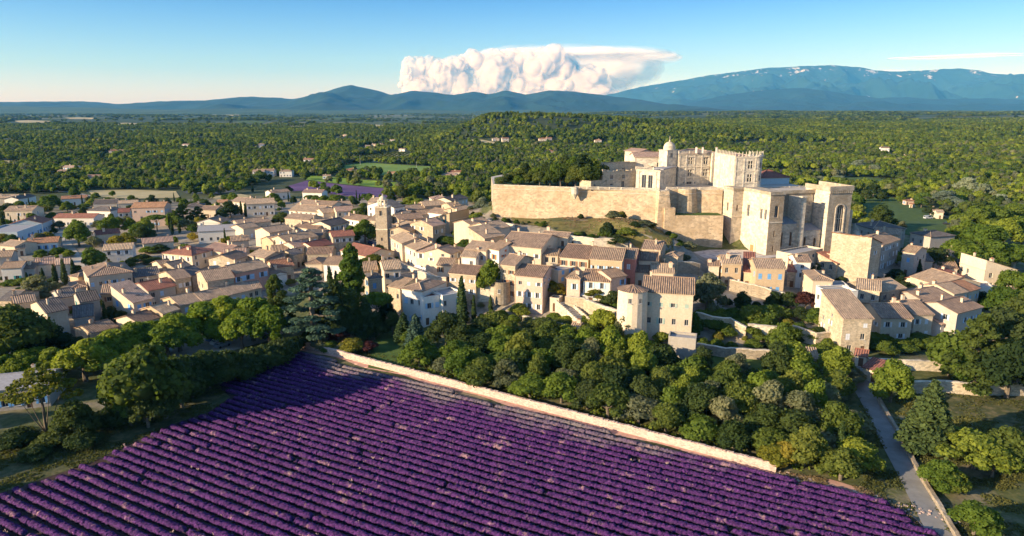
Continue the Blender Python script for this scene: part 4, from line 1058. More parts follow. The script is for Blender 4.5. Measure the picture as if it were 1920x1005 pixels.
# lower rampart in front of the round bastion
lz = 22.3
L0, L1 = v2(R2.x+.4, R2.y-2.0), v2(*W(1366, 409, lz)); L1 = v2(L1.x, ch(-4.2, 15).y-1.0)
lows = [L0+v2(0, 9), L0, L1, L1+v2(0, 4)]
mb = MB(); batter(mb, lows, lz, lambda p: T1(p.x, p.y)-2, .06); mb.build('lower_wall', RAMP, ramp)
mb = MB(); mb.box(-2.2, 1.6, -.2, 5, 10, lz+2.6, o=(L0.x-A0.x, L0.y-A0.y)); mb.build('corner_pier', RAMP, ramp)
mb = MB(); mb.face([(p.x-A0.x, p.y-A0.y, lz-.1) for p in [L0, L1, L1+v2(0, 9), L0+v2(0, 10)]]); tag(mb.build('ledge', LAWN, ramp))
for px, py, w, h in ((1329, 374, .5, .5), (1329, 396, .8, 1.4), (1352, 380, .5, .5)):
    z = Vz(px, py, R3.y)[1]; x = Vz(px, py, R3.y)[0]; mb = MB(); mb.box(-w/2, w/2, -.45, .0, z-h/2, z+h/2, o=(x-A0.x, R3.y-A0.y)); 
    mb.build('slit_window', M['glass'], ramp)
tfl = MB(); tfl.face([(p.x, p.y, TZ) for p in plat]); tag(tfl.build('castle_terrace_ground', PAVE), kind='structure')
GW = [A0+v2(.5, .9), v2(*W(1075, 356, TZ))+v2(0, 2), v2(*W(1112, 352, TZ))+v2(0, 4), v2(36, 290), v2(6, 322), A0+v2(-.5, 36)]
lw = MB(); lw.face([(p.x, p.y, TZ+.05) for p in GW]); tag(lw.build('garden_lawn', LAWN), kind='structure')
# balustrade along the rampart
def baluster_run(parent, a, b, z, h=.95, step=.45, o=v2(0, 0), mat=None, posts=4.0):
    mb = MB(); L = (b-a).length; r = math.atan2(b.y-a.y, b.x-a.x); oo = (a.x-o.x, a.y-o.y)
    mb.box(0, L, -.16, .16, z, z+.14, rot=r, o=oo); mb.box(0, L, -.18, .18, z+h-.14, z+h, rot=r, o=oo)
    n = int(L/step)
    for i in range(n): x = (i+.5)*L/n; mb.box(x-.08, x+.08, -.08, .08, z+.14, z+h-.14, rot=r, o=oo)
    m = max(1, int(L/posts))
    for i in range(m+1): x = i*L/m; mb.box(x-.2, x+.2, -.2, .2, z, z+h+.08, rot=r, o=oo)
    return mb.build('balustrade', mat or CAST, parent)
baluster_run(ramp, v2(*W(1080, 357, TZ))+v2(0, .8), A1+v2(0, .9), TZ+.5, o=A0)
baluster_run(ramp, R3+v2(0, .7), NW0+v2(-.5, 1.2), TZ+.5, o=A0)

# ---- church built against the terrace
chu = empty('collegiate_church', (CO.x, CO.y, 0), math.atan2(CE.y, CE.x)); tag(chu, 'tall pale stone church with square tower whose roof is the castle terrace', 'church')
PZ = 9.0; CT_ = 31.2
def cwall(name, P, dx, L, z0, z1, ops=(), mat=CHST, arch=True, depth=.45, wk='window'):
    mb = MB(); ops = wall_panel(mb, P, dx, L, z0, z1, list(ops), depth=depth); mb.build(name, mat, chu)
    add_windows(chu, P, dx, ops, depth=depth, arch=arch)
# north-west tower (left face, front face)
cwall('tower_wall', (-4.2, 21.6), (0, -1), 6.0, PZ-3, CT_, [(3, 23.5, 1.0, 3.0)])
cwall('tower_wall', (-4.2, 15.6), (1, 0), 4.2, PZ-3, CT_, [(2, 23.8, .7, 2.0)], CHDK if False else CHST)
# west front and south-west tower
cwall('west_front', (0, 15.6), (0, -1), 15.6, PZ-3, CT_, [(3.6, 22.2, 1.5, 4.2), (11.2, 22.4, 1.3, 3.6), (13.6, 22.4, 1.3, 3.6)])
mb = MB(); mb.box(-.14, -.02, 0, 15.6, 21.5, 21.9); mb.box(-4.34, -4.2, 15.46, 21.6, 21.5, 21.9); mb.box(-4.34, 0, 15.46, 15.6, 21.5, 21.9)
mb.box(-.14, 5.64, -.14, 0, 21.5, 21.9); mb.build('string_course', CHST, chu)
# west door with its stepped surround
mb = MB(); mb.box(-.3, -.02, 6.0, 9.6, PZ, PZ+5.2); mb.build('portal_surround', CHST, chu)
mb = MB(); mb.box(-.4, -.31, 6.9, 8.7, PZ+.2, PZ+3.6); mb.build('door', plain('ochre_door', (.45, .22, .09)), chu)
cwall('tower_wall', (0, 0), (1, 0), 5.5, PZ-4, CT_, [(2.8, 23.4, 1.5, 4.0), (2.6, 16.6, .5, 2.2), (2.6, 11.5, .5, 2.0)], stonemat('brick_banded_stone', (.52, .42, .30), 1.6, .55, 1.0))
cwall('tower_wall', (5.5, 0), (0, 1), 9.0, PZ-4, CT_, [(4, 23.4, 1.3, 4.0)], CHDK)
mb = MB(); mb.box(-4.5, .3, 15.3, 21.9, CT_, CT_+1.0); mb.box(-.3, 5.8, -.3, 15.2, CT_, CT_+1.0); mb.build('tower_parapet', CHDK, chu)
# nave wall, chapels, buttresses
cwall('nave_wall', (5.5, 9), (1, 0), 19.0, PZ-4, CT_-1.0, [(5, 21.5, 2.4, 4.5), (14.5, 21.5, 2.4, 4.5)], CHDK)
cwall('chapel_wall', (5.5, 3), (1, 0), 8.6, PZ-5, 20.4, [(2.4, 12.4, 1.0, 5.0), (6.3, 12.4, 1.0, 5.0)], CHST)
cwall('chapel_wall', (15.8, 3.5), (1, 0), 8.8, PZ-5, 17.6, [(2.4, 11.2, 1.0, 4.0), (6.6, 11.2, 1.0, 3.4)], CHST)
for x0, x1, y0, z in ((5.5, 14.1, 3, 20.4), (15.8, 24.6, 3.5, 17.6)):
    mb = MB(); mb.face([(x0, y0-.3, z), (x1, y0-.3, z), (x1, 9, z+1.6), (x0, 9, z+1.6)]); mb.build('chapel_roof', M['slate'], chu)
mb = MB(); mb.box(14.1, 15.8, 1.6, 9, PZ-5, CT_-1.6); mb.box(13.9, 16.0, 1.4, 3.4, CT_-1.6, CT_-1.2); mb.build('buttress', CHST, chu)
mb = MB(); mb.box(9.5, 10.4, 6.6, 9, 20, CT_-3); mb.build('buttress', CHDK, chu)
# transept with the great arched window
cwall('transept_wall', (25, 14), (0, -1), 12.5, PZ-6, CT_+.4, [], CHST)
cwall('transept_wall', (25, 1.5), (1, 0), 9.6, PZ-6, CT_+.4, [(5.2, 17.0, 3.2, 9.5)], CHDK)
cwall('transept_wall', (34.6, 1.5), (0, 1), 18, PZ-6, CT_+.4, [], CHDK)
mb = MB()                                                       # arch moulding and tracery of the great window
for a, b in ((0, 1),):
    n = 14; r0, r1 = 1.65, 2.15; zc_ = 24.9
    for i in range(n):
        t0, t1 = math.pi*i/n, math.pi*(i+1)/n; X = lambda r, t: (30.2-r*math.cos(t), 1.5-.16, zc_+r*math.sin(t))
        mb.face([X(r0, t0), X(r0, t1), X(r1, t1), X(r1, t0)]); q = [X(r1, t0), X(r1, t1)]; mb.face([q[0], q[1], (q[1][0], 1.5, q[1][2]), (q[0][0], 1.5, q[0][2])])
mb.box(28.1, 28.55, 1.34, 1.5, 17, 24.9); mb.box(31.85, 32.3, 1.34, 1.5, 17, 24.9); mb.box(28.1, 32.3, 1.3, 1.5, 16.5, 17)
for x in (29.3, 30.2, 31.1): mb.box(x-.1, x+.1, 1.72, 1.9, 17, 26.2)
mb.box(28.6, 31.8, 1.74, 1.88, 21.5, 21.7); mb.build('window_moulding', CHST, chu)
mb = MB(); mb.box(24.7, 34.9, 1.1, 1.5, CT_+.4, CT_+2.0)
for i in range(12): mb.box(25+i*.82, 25.45+i*.82, 1.15, 1.5, CT_-.5, CT_+.4)
mb.box(34.6, 35.0, 1.5, 19, CT_+.4, CT_+2.0); mb.box(24.6, 25.0, 1.5, 14, CT_+.4, CT_+2.0); mb.build('corbelled_parapet', CHDK, chu)
for x0, x1, y0, z in ((34.6, 38.0, 4, 24), (34.6, 36.6, 10, 27)):
    mb = MB(); mb.box(x0+.01, x1, y0, y0+2, PZ-8, z); mb.build('buttress', CHST, chu)
mb = MB(); mb.box(5.5, 25, 8.6, 9, CT_-1.0, CT_+.2); mb.build('nave_parapet', CHDK, chu)
mb = MB(); mb.face([(-4.2, 15.6, CT_-.4), (0, 15.6, CT_-.4), (0, 0, CT_-.4), (5.5, 0, CT_-.4), (5.5, 9, CT_-.4), (25, 9, CT_-.4), (25, 1.5, CT_-.4), (34.6, 1.5, CT_-.4), (34.6, 22, CT_-.4), (-4.2, 22, CT_-.4)])
mb.build('roof_terrace', PAVE, chu)
bl = baluster_run(chu, v2(2, 21.5), v2(36, 20.5), TZ+.3)
# square in front of the church
plaza = drape('church_square', [tuple(p) for p in (v2(*W(1262, 486, 10)), v2(*W(1330, 488, 10)), v2(*W(1440, 486, 10)), ch(5, -3), ch(0, 16), L1, L0)], simple('square_paving', [(.38, (.30, .27, .25)), (.5, (.52, .47, .42)), (.7, (.66, .6, .52))], .7), 1.5, z=10.35)
tag(plaza, kind='structure')

# ---- the castle proper
cas = empty('castle', (70, 265, TZ)); tag(cas, 'renaissance castle of pale stone with domed turret, mullioned windows and spiked balustrade', 'castle')
def absorb(root, to=cas):
    rz = root.rotation_euler[2]; c, s = math.cos(rz), math.sin(rz); l = root.location
    for o in list(COL.objects):
        if o.parent == root:
            x, y, z = o.location; o.parent = to
            o.location = (l.x+x*c-y*s-to.location.x, l.y+x*s+y*c-to.location.y, l.z+z-to.location.z)
            o.rotation_euler = (0, 0, o.rotation_euler[2]+rz)
    r = (l.copy(), rz, root['_L'], root['_z']); bpy.data.objects.remove(root); return r
def cas_frame(r):
    l, rz, L, zc = r
    e = v2(math.cos(rz), math.sin(rz)); n = v2(-e.y, e.x); return v2(l.x, l.y), e, n, L, l.z+zc
def vol(ax, ay, bx, by, d, ze, kind, rm='tan', wm='cast', **kw):
    return absorb(house(ax, ay, bx, by, d, 5, kind, wm, rm, 'x', zeave=ze, ground=TZ-.02, name='volume', Z=None, **kw))
C0 = v2(70, 265)
X2 = lambda z: z-TZ
# ruined wing at the left
vol(1124, 307, 1192, 304, 4, 39.0, 'flat', None, 'stone', front=[(3, 5.5, 1.0, 1.4), (11.5, 5.4, 1.2, 1.6)], noside=True)
f = vol(1130, 324, 1191, 321, 7.5, 36.2, 'flat', None, 'stone', front=[(4.2, 3.6, 1.3, 1.6), (4.2, 1.2, 1.2, .8), (9.6, 3.6, 1.3, 1.6), (9.4, .3, 1.3, 2.4)], noside=True)
p0, e, n, L, zt = cas_frame(f)
mb = MB()
for i in range(9):
    h = R.uniform(.3, 1.3); x = i*L/9; mb.box(x, x+L/9-.2, 0, .6, X2(zt), X2(zt)+h, rot=f[1], o=(p0.x-C0.x, p0.y-C0.y))
mb.build('broken_wall_top', M['stone'], cas)
vol(1108, 340, 1130, 338, 6, 33.4, 'flat', None, 'stone', front=[(2, .5, 1, 1.8)], noside=True)
# gallery with two tall windows and a row of windows on its side
f = vol(1193, 317.5, 1238, 319.8, 19, 37.2, 'flat', None, 'cast', front=[(3.3, .4, 1.7, 4.9), (5.9, .4, 1.7, 4.9)], noside=True)
p0, e, n, L, zt = cas_frame(f); rz = f[1]; oo = p0-C0
mb = MB(); ops = [(1.6+i*2.35, 1.5, 1.1, 3.3) for i in range(7)]
q = p0+e*(L+.04)
ops = wall_panel(mb, (q.x-C0.x, q.y-C0.y), (n.x, n.y), 19, -.02, zt-TZ, ops, depth=.3); mb.build('gallery_side_wall', CAST, cas)
add_windows(cas, (q.x-C0.x, q.y-C0.y), (n.x, n.y), ops, depth=.3)
baluster_run(cas, p0-C0-e*.1, p0-C0+e*(L*.72), X2(zt)+.02, 1.0, .4)
mb = MB(); mb.box(-.15, L+.3, -.15, -.01, X2(zt)-.4, X2(zt)-.1, rot=rz, o=oo)
for x in (1.2, 8.1): mb.box(x-.25, x+.25, -.2, -.01, 0, X2(zt)-.4, rot=rz, o=oo)
mb.box(-.1, L+.3, -.14, -.01, 1.0, 1.2, rot=rz, o=oo) if False else None
mb.build('cornice', CAST, cas)
mb = MB(); mb.box(L*.55, L+.3, 2.5, 19, X2(zt), X2(zt)+.5, rot=rz, o=oo); mb.build('gallery_roof', M['slate'], cas)
# back block with tiled roof
vol(1189, 295, 1254, 295, 12, 40.8, 'gx', 'pinkt', 'cast', front=[(9.4, 7.0, .9, 1.7), (12.2, 7.0, .9, 1.7), (14.0, 7.0, .9, 1.7)], noside=True, p=.24, chim=0)
vol(1199, 285.5, 1226, 284.5, 10, 42.2, 'gy', 'pinkt', 'cast', front=[], noside=True, p=.25, chim=0)
vol(1228, 288, 1335, 287, 10, 43.2, 'gx', 'pinkt', 'cast', front=[], noside=True, p=.2, chim=0) if False else None
# main front
f = vol(1273, 289.3, 1350, 288.2, 13, 42.3, 'hip', 'pinkt', 'cast', o=.05, p=.22, chim=0, noside=True,
        front=[(5.0, 8.3, 1.7, 2.7), (11.6, 8.3, 1.7, 2.7), (5.0, 3.7, 1.7, 2.6), (11.6, 3.7, 1.7, 2.6), (5.0, .5, 2.2, 1.0), (2.6, .7, .6, .7), (7.4, .7, .6, .7)])
p0, e, n, L, zt = cas_frame(f); rz = f[1]; oo = p0-C0
mb = MB()
for z in (7.2, 3.1, X2(zt)-.35): mb.box(0, L-3.6, -.16, -.01, z, z+.28, rot=rz, o=oo)
for x in (.5, 3.3, 6.8, 9.9, 13.0):
    mb.box(x-.22, x+.22, -.12, -.01, 0, X2(zt)-.4, rot=rz, o=oo)
mb.build('pilasters_and_bands', CAST, cas)
mb = MB()                                                     # crosses of the mullioned windows
for x in (5.0, 11.6):
    for z, h in ((8.3, 2.7), (3.7, 2.6)):
        mb.box(x-.13, x+.13, .02, .18, z, z+h, rot=rz, o=oo); mb.box(x-.85, x+.85, .02, .18, z+h*.55, z+h*.55+.22, rot=rz, o=oo)
        mb.box(x-1.15, x+1.15, -.3, -.12, z+h+.1, z+h+.35, rot=rz, o=oo)
mb.build('window_crosses', CAST, cas)
baluster_run(cas, oo+n*.1, oo+e*(L-3.8)+n*.1, X2(zt)+.2, 1.1, .5)
mb = MB(); sx0, sx1 = L-3.7, L+.1                             # projecting stair bay
ops = wall_panel(mb, (oo+e*sx0-n*1.2)[:], (e.x, e.y), sx1-sx0, 0, X2(zt)+.5, [(1.7, 9.4, .8, .9), (1.7, 7.1, .8, .9), (1.7, 4.8, .8, .9), (1.7, .2, 1.1, 2.2)], depth=.3)
add_windows(cas, (oo+e*sx0-n*1.2)[:], (e.x, e.y), ops, depth=.3)
wall_panel(mb, (oo+e*sx0+n*0)[:], (-n.x, -n.y), 1.2, 0, X2(zt)+.5, []); wall_panel(mb, (oo+e*sx1-n*1.2)[:], (n.x, n.y), 1.2, 0, X2(zt)+.5, [])
q = [oo+e*sx0-n*1.2, oo+e*sx1-n*1.2, oo+e*sx1+n*1, oo+e*sx0+n*1]; mb.face([(a.x, a.y, X2(zt)+.5) for a in q]); mb.build('stair_bay', CAST, cas)
# domed turret
f = vol(1251.5, 283.5, 1274, 282.5, 4.6, 43.6, 'flat', None, 'cast', front=[(2.3, 11.0, 1.2, 1.9)], noside=True)
p0, e, n, L, zt = cas_frame(f); rz = f[1]; c = p0-C0+e*(L/2)+n*2.3; zz = X2(zt)
mb = MB(); mb.box(-.2, L+.2, -.2, 4.8, zz+.1, zz+.4, rot=rz, o=(p0-C0)[:])
mb.lathe([(2.35, zz+.4), (2.35, zz+.9), (2.25, zz+1.7), (1.9, zz+2.5), (1.3, zz+3.1), (.5, zz+3.45), (.3, zz+3.5), (.3, zz+4.0), (.12, zz+4.2), (.08, zz+5.6), (0, zz+5.8)], 20, c[:]); d_ = mb.build('dome', CAST, cas)
# right wing: sunlit west face, south front with finials and a round corner tower
f = vol(1379, 293.6, 1421, 293.3, 19, 42.8, 'flat', None, 'cast', noside=True,
        front=[(5.9, 8.4, 1.7, 2.8), (5.9, 3.6, 1.7, 2.8)])
p0, e, n, L, zt = cas_frame(f); rz = f[1]; oo = p0-C0; zz = X2(zt)
mb = MB()
for z in (7.3, 3.0, zz-.5):
    mb.box(-.12, L, -.18, -.01, z, z+.3, rot=rz, o=oo[:]); mb.box(-.18, -.01, -.18, 18, z, z+.3, rot=rz, o=oo[:])
for x in (.4, 3.6, 7.9): mb.box(x-.22, x+.22, -.14, -.01, 0, zz-.5, rot=rz, o=oo[:])
for y in (.4, 4.5, 9, 13.5): mb.box(-.14, -.01, y-.22, y+.22, 0, zz-.5, rot=rz, o=oo[:])
mb.box(5.9-.13, 5.9+.13, .02, .18, 8.4, 11.2, rot=rz, o=oo[:]); mb.box(5.9-.85, 5.9+.85, .02, .18, 9.9, 10.1, rot=rz, o=oo[:])
mb.box(5.9-.13, 5.9+.13, .02, .18, 3.6, 6.4, rot=rz, o=oo[:]); mb.box(5.9-.85, 5.9+.85, .02, .18, 5.1, 5.3, rot=rz, o=oo[:])
mb.build('pilasters_and_bands', CAST, cas)
tc = oo+e*(L+.2)+n*2.4
mb = MB(); mb.lathe([(2.5, 0), (2.5, 3.0), (2.7, 3.1), (2.5, 3.4), (2.5, 7.3), (2.7, 7.4), (2.5, 7.7), (2.5, zz-.4), (2.85, zz-.2), (2.85, zz+.2), (2.5, zz+.3), (0, zz+.32)], 22, tc[:]); mb.build('round_tower', CAST, cas)
for a in (-1.9, -1.1):
    for z in (3.9, 8.6):
        w = link(bpy.data.objects.new('window', window_mesh(1.0, 2.1, bars=2)), cas)
        w.location = (tc.x+2.58*math.cos(a), tc.y+2.58*math.sin(a), z); w.rotation_euler = (0, 0, a+math.pi/2)
def finial(x, y, z, h=1.7):
    if 'fin' not in _WM:
        m_ = MB(); m_.lathe([(.22, 0), (.22, .5), (.14, .55), (.2, .9), (.13, 1.1), (.16, 1.3), (.0, 1.75)], 6); _WM['fin'] = m_.mesh('finial', [CAST])
    o = link(bpy.data.objects.new('finial', _WM['fin']), cas); o.location = (x, y, z)
for i in range(14): q = oo+n*(i*1.35); finial(q.x, q.y, zz+.1)
for i in range(1, 7): q = oo+e*(i*1.35); finial(q.x, q.y, zz+.1)
for i in range(9): a = math.radians(-150+i*35); finial(tc.x+2.6*math.cos(a), tc.y+2.6*math.sin(a), zz+.2)
mb = MB()                                                     # tiled roof inside the balustrade
pl, rg = roof_planes(L-1.6, 15, zz-.1, 'hip', .2, 0)
rot = lambda v: ((oo+e*(v[0]+.8)+n*(v[1]+1.5))[:])+(v[2],)
for q in pl: mb.face([rot(v) for v in q], 0, [(v[0], v[1]) for v in q])
mb.build('roof', M['pinkt'], cas)
for px, py in ((1306, 287), (1318, 287), (1344, 284)):
    x, z = Vz(px, py, 271)[0], 0
    ch_ = link(bpy.data.objects.new('chimney', chimney_mesh(.6, 1.4, 'white')), cas); ch_.location = (x-70, 271.5-265, 13.4)
# house behind the castle
house(1428, 334.5, 1483, 333, 12, 5, 'hip', 'blue', 'redt', 'blue-grey walled house with maroon hipped roof behind the castle right side', 'w', zeave=32.5, ground=22, p=.42, nwin=3, fl=2, chim=0)
# bare rock under the right end of the church
rk = MB(); c = ch(41, 8)
for i in range(9):
    a, b = R.uniform(-3, 4), R.uniform(-3, 6); s = R.uniform(2, 4.5)
    rk.lathe([(s*1.1, -2), (s, 6+R.uniform(0, 5)), (s*.6, 11+R.uniform(0, 5)), (0, 15+R.uniform(0, 3))], 7, (c.x+a, c.y+b))
tag(rk.build('rock_outcrop', CHDK), 'bare shaded rock cliff at the right end of the church', 'rock')

# round tower at the corner of the big house, turret, retaining walls, stair
def round_tower(name, px, py, zt_h, r, mat, rm, label, Z=None, cap=1.2, win=2):
    if Z: px, py = Z[0]+px/Z[2], Z[1]+py/Z[2]
    x, y, z = on(px, py, zt_h); y += r*.6; g = T1(x, y)-1; root = empty(name, (x, y, g)); tag(root, label, 'tower')
    mb = MB(); h = z-g; mb.lathe([(r*1.08, 0), (r, h)], 18); mb.build('wall', M[mat], root)
    if rm:
        mb = MB(); n = 18
        for i in range(n):
            t0, t1 = 2*math.pi*i/n, 2*math.pi*(i+1)/n
            mb.face([((r+.3)*math.cos(t0), (r+.3)*math.sin(t0), h), ((r+.3)*math.cos(t1), (r+.3)*math.sin(t1), h), (0, 0, h+cap)], 0, [(i*1.2, 0), (i*1.2+1.2, 0), (i*1.2+.6, r)])
        mb.build('roof', M[rm], root)
    else:
        mb = MB(); mb.lathe([(r, h), (r+.1, h+.1), (r+.1, h+.3), (r-.3, h+.3), (r-.3, h-.2), (0, h-.2)], 18); mb.build('rim', M[mat], root)
    for k in range(win):
        a = -math.pi/2+(k-.5)*.7
        w = link(bpy.data.objects.new('window', window_mesh(.8, 1.3)), root); w.location = ((r+.06)*math.cos(a), (r+.06)*math.sin(a), h-2.8); w.rotation_euler = (0, 0, a+math.pi/2)
    return root
round_tower('round_tower', 1040, 452, 13, 3.6, 'cream', 'brown', 'round corner tower under its own tiled roof, tall cypress at its left', ZG)
round_tower('stone_turret', 758, 640, 6.5, 2.3, 'dstone', None, 'stubby round stone turret with open top right of the green tree', ZC, win=1)
# belfry of the town church
def belfry():
    x, y, z = on(718, 388, 18.5); g = T1(x, y)-.5; rz = math.radians(-12)
    root = empty('bell_tower', (x, y, g), rz); tag(root, 'square stone bell tower with small domed lantern rising over the old town', 'bell tower')
    h = z-g; s = 2.35; mb = MB(); wins = []
    for P, dx in (((-s, -s), (1, 0)), ((s, -s), (0, 1)), ((s, s), (-1, 0)), ((-s, s), (0, -1))):
        ops = wall_panel(mb, P, dx, 2*s, 0, h, [(s, h-3.2, 1.2, 2.0), (s, 6, .7, 1.3)] if dx in ((1, 0), (0, -1), (0, 1)) else [], depth=.4); wins.append((P, dx, ops))
    mb.face([(-s, -s, h), (s, -s, h), (s, s, h), (-s, s, h)]); mb.build('shaft', M['dstone'], root)
    for P, dx, ops in wins: add_windows(root, P, dx, ops, depth=.4, arch=True)
    mb = MB(); mb.box(-s-.25, s+.25, -s-.25, s+.25, h+.01, h+.35); mb.box(-s-.12, s+.12, -s-.12, s+.12, h*.55, h*.55+.3); mb.build('cornice', M['lstone'], root)
    mb = MB(); q = 1.25
    for a in (-1, 1):
        for b in (-1, 1): mb.box(a*q-.3, a*q+.3, b*q-.3, b*q+.3, h+.35, h+2.6)
    mb.box(-q-.4, q+.4, -q-.4, q+.4, h+2.6, h+2.9); mb.lathe([(1.4, h+2.9), (1.3, h+3.4), (1.0, h+3.9), (.5, h+4.3), (.15, h+4.5), (.1, h+5.1), (0, h+5.2)], 12); mb.build('lantern', CHST, root)
    mb = MB(); mb.lathe([(.0, h+2.7), (.3, h+2.6), (.42, h+2.0), (.6, h+1.7)], 10); mb.build('bell', M['metal'], root)
belfry()

def pl_(pts, Z): return [(Z[0]+a/Z[2], Z[1]+b/Z[2]) for a, b in pts]
def ret(name, pts, Z, h, label, mat='dstone', group=None, thick=.6, cop='lstone', cat='wall'):
    line = [on(a, b, h)[:2] for a, b in pl_(pts, Z)]
    return wallrun(name, line, h, thick, M[mat], label, cat, group, coping=M[cop] if cop else None)

ret('retaining_wall', [(90, 560), (200, 590), (320, 600), (430, 660)], ZH, 3.6, 'crumbling tall garden wall hung with ivy left of the round stair tower', 'stone')
ret('retaining_wall', [(440, 640), (560, 650), (640, 655)], ZH, 3.2, 'pale upper garden wall between the crumbling wall and the round bush', 'lstone')
ret('retaining_wall', [(640, 690), (730, 700)], ZH, 3.2, 'smooth bulging wall section just under the round bush', 'cream')
ret('retaining_wall', [(740, 650), (900, 700), (1060, 690)], ZH, 3.2, 'shaded rough wall between the round bush and the big stone house', 'stone')
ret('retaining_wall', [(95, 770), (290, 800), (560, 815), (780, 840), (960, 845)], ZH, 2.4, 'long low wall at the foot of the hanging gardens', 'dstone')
ret('retaining_wall', [(560, 700), (700, 690), (860, 780)], ZG, 5.2, 'rough terrace wall under the white house with garden terrace', 'stone') if False else None
ret('retaining_wall', [(575, 490), (700, 500), (790, 540), (930, 585)], ZG, 5.5, 'broad rough terrace wall under the pink tower house and its garden', 'stone')
ret('retaining_wall', [(300, 470), (415, 560), (570, 470)], ZG, 5.0, 'tall wall below the balcony house at the head of the ramp', 'pink') if False else None
ret('retaining_wall', [(320, 340), (560, 395), (720, 440)], ZH, 3.4, 'curved shaded wall below the ochre row', 'dstone')
ret('parapet_wall', [(430, 540), (370, 520), (310, 470), (250, 420), (190, 390), (120, 355)], (700, 330, 3.1417), 1.2, 'long curving stone parapet beside the town road', 'lstone') if False else None
ret('parapet_wall', [(100, 480), (180, 520), (265, 550), (365, 590), (440, 610)], ZC, 1.4, 'long stone parapet beside the road up through the town', 'lstone')
ret('terrace_wall', [(265, 560), (350, 590), (430, 600)], ZC, 4.0, 'stone terrace wall left of the tall stone house', 'lstone')
ret('terrace_wall', [(600, 668), (720, 690)], ZC, 4.0, 'sunlit stone wall between green tree and turret', 'lstone')
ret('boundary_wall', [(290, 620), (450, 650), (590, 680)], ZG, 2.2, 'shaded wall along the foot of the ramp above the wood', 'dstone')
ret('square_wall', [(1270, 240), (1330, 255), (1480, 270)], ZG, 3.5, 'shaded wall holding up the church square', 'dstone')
ret('lane_wall', [(660, 255), (740, 272), (830, 290)], ZC, 1.0, 'low wall of the lane climbing under the rampart', 'lstone')
ret('rampart_foot_wall', [(1100, 350), (1300, 370), (1500, 395)], ZC, 2.6, 'garden wall behind the row houses under the grassy slope', 'lstone')
ZR = (1440, 600, 2.4813)
ret('field_wall_right', [(630, 290), (820, 285), (990, 300), (1200, 300)], ZR, 2.6, 'sunlit stone wall across the orchard at the right', 'stone') 
ret('field_wall_right', [(465, 180), (640, 190), (830, 200)], ZR, 2.2, 'grey wall below the restaurant terraces', 'lstone')
ret('road_wall', [(515, 360), (545, 415), (600, 500), (640, 580), (690, 670), (725, 735), (760, 790), (815, 880), (860, 960), (890, 1010)], ZR, .75, 'broken low wall following the right side of the country road', 'dstone', cop=None)
ret('branch_wall', [(600, 512), (720, 560)], ZR, 1.2, 'short wall branching off the road wall into the orchard', 'dstone')
# straight blank wall block beside the wood
house(1253.5, 631, 1305, 636, 4, 7.5, 'flat', 'grey', 'slate', 'blank grey rendered building without windows standing above the wood', None, front=[], noside=True)
# ramp with stair parapets
a = v2(*on(1052, 565, 3.5)[:2]); b = v2(*on(1108, 612, 1.0)[:2]); b2 = v2(*on(1000, 595, 1.0)[:2])
st = empty('stairway', (a.x, a.y, 0)); tag(st, 'outdoor stone stair with parapets descending to the right below the arched gate', 'stairs')
za, zb = T1(*a)+3.2, T1(*b)+.2; n_ = 16; sm = MB(); pm = MB(); d = (b-a); r = math.atan2(d.y, d.x); Ls = d.length
for i in range(n_):
    z1 = za+(zb-za)*i/n_; sm.box(Ls*i/n_, Ls*(i+1)/n_, -1.5, 1.5, min(za, zb)-4, z1, rot=r)
    for s in (-1.7, 1.7): pm.box(Ls*i/n_, Ls*(i+1)/n_+.01, s-.2, s+.2, min(za, zb)-4, z1+1.0+(.006 if s > 0 else 0), rot=r)
sm.build('steps', M['lstone'], st); pm.build('stair_parapets', M['lstone'], st)
gh = house(1031, 558, 1048, 560, 3, 4.2, 'flat', 'cream', 'slate', 'arched garden gate building at the head of the stone stair', None, front=[(1.5, .8, 1.2, 2.4)], name='gatehouse', cat='gatehouse', noside=True)
# ------------------------------------------------------------ trees: each a trunk with limbs and a crown of leaf clumps
def sph(n, rs):
    v = rs.randn(n, 3); return v/np.linalg.norm(v, axis=1)[:, None]
def leaf_quads(pos, nrm, size, rs, flat=.0):
    n = len(pos); nn = nrm+rs.randn(n, 3)*.55
    if flat: nn[:, 2] += flat
    nn /= np.linalg.norm(nn, axis=1)[:, None]+1e-9
    a = np.cross(nn, rs.randn(n, 3)); a /= np.linalg.norm(a, axis=1)[:, None]+1e-9; b = np.cross(nn, a)
    s = size*(.55+.8*rs.rand(n))[:, None]; s2 = s*(.55+.4*rs.rand(n))[:, None]
    q = np.stack([pos-a*s-b*s2*.6, pos+a*s*.5-b*s2, pos+a*s+b*s2*.5, pos-a*s*.4+b*s2], 1)
    q += nn[:, None, :]*(rs.rand(n, 4, 1)-.5)*size*.5
    return q.reshape(-1, 3)
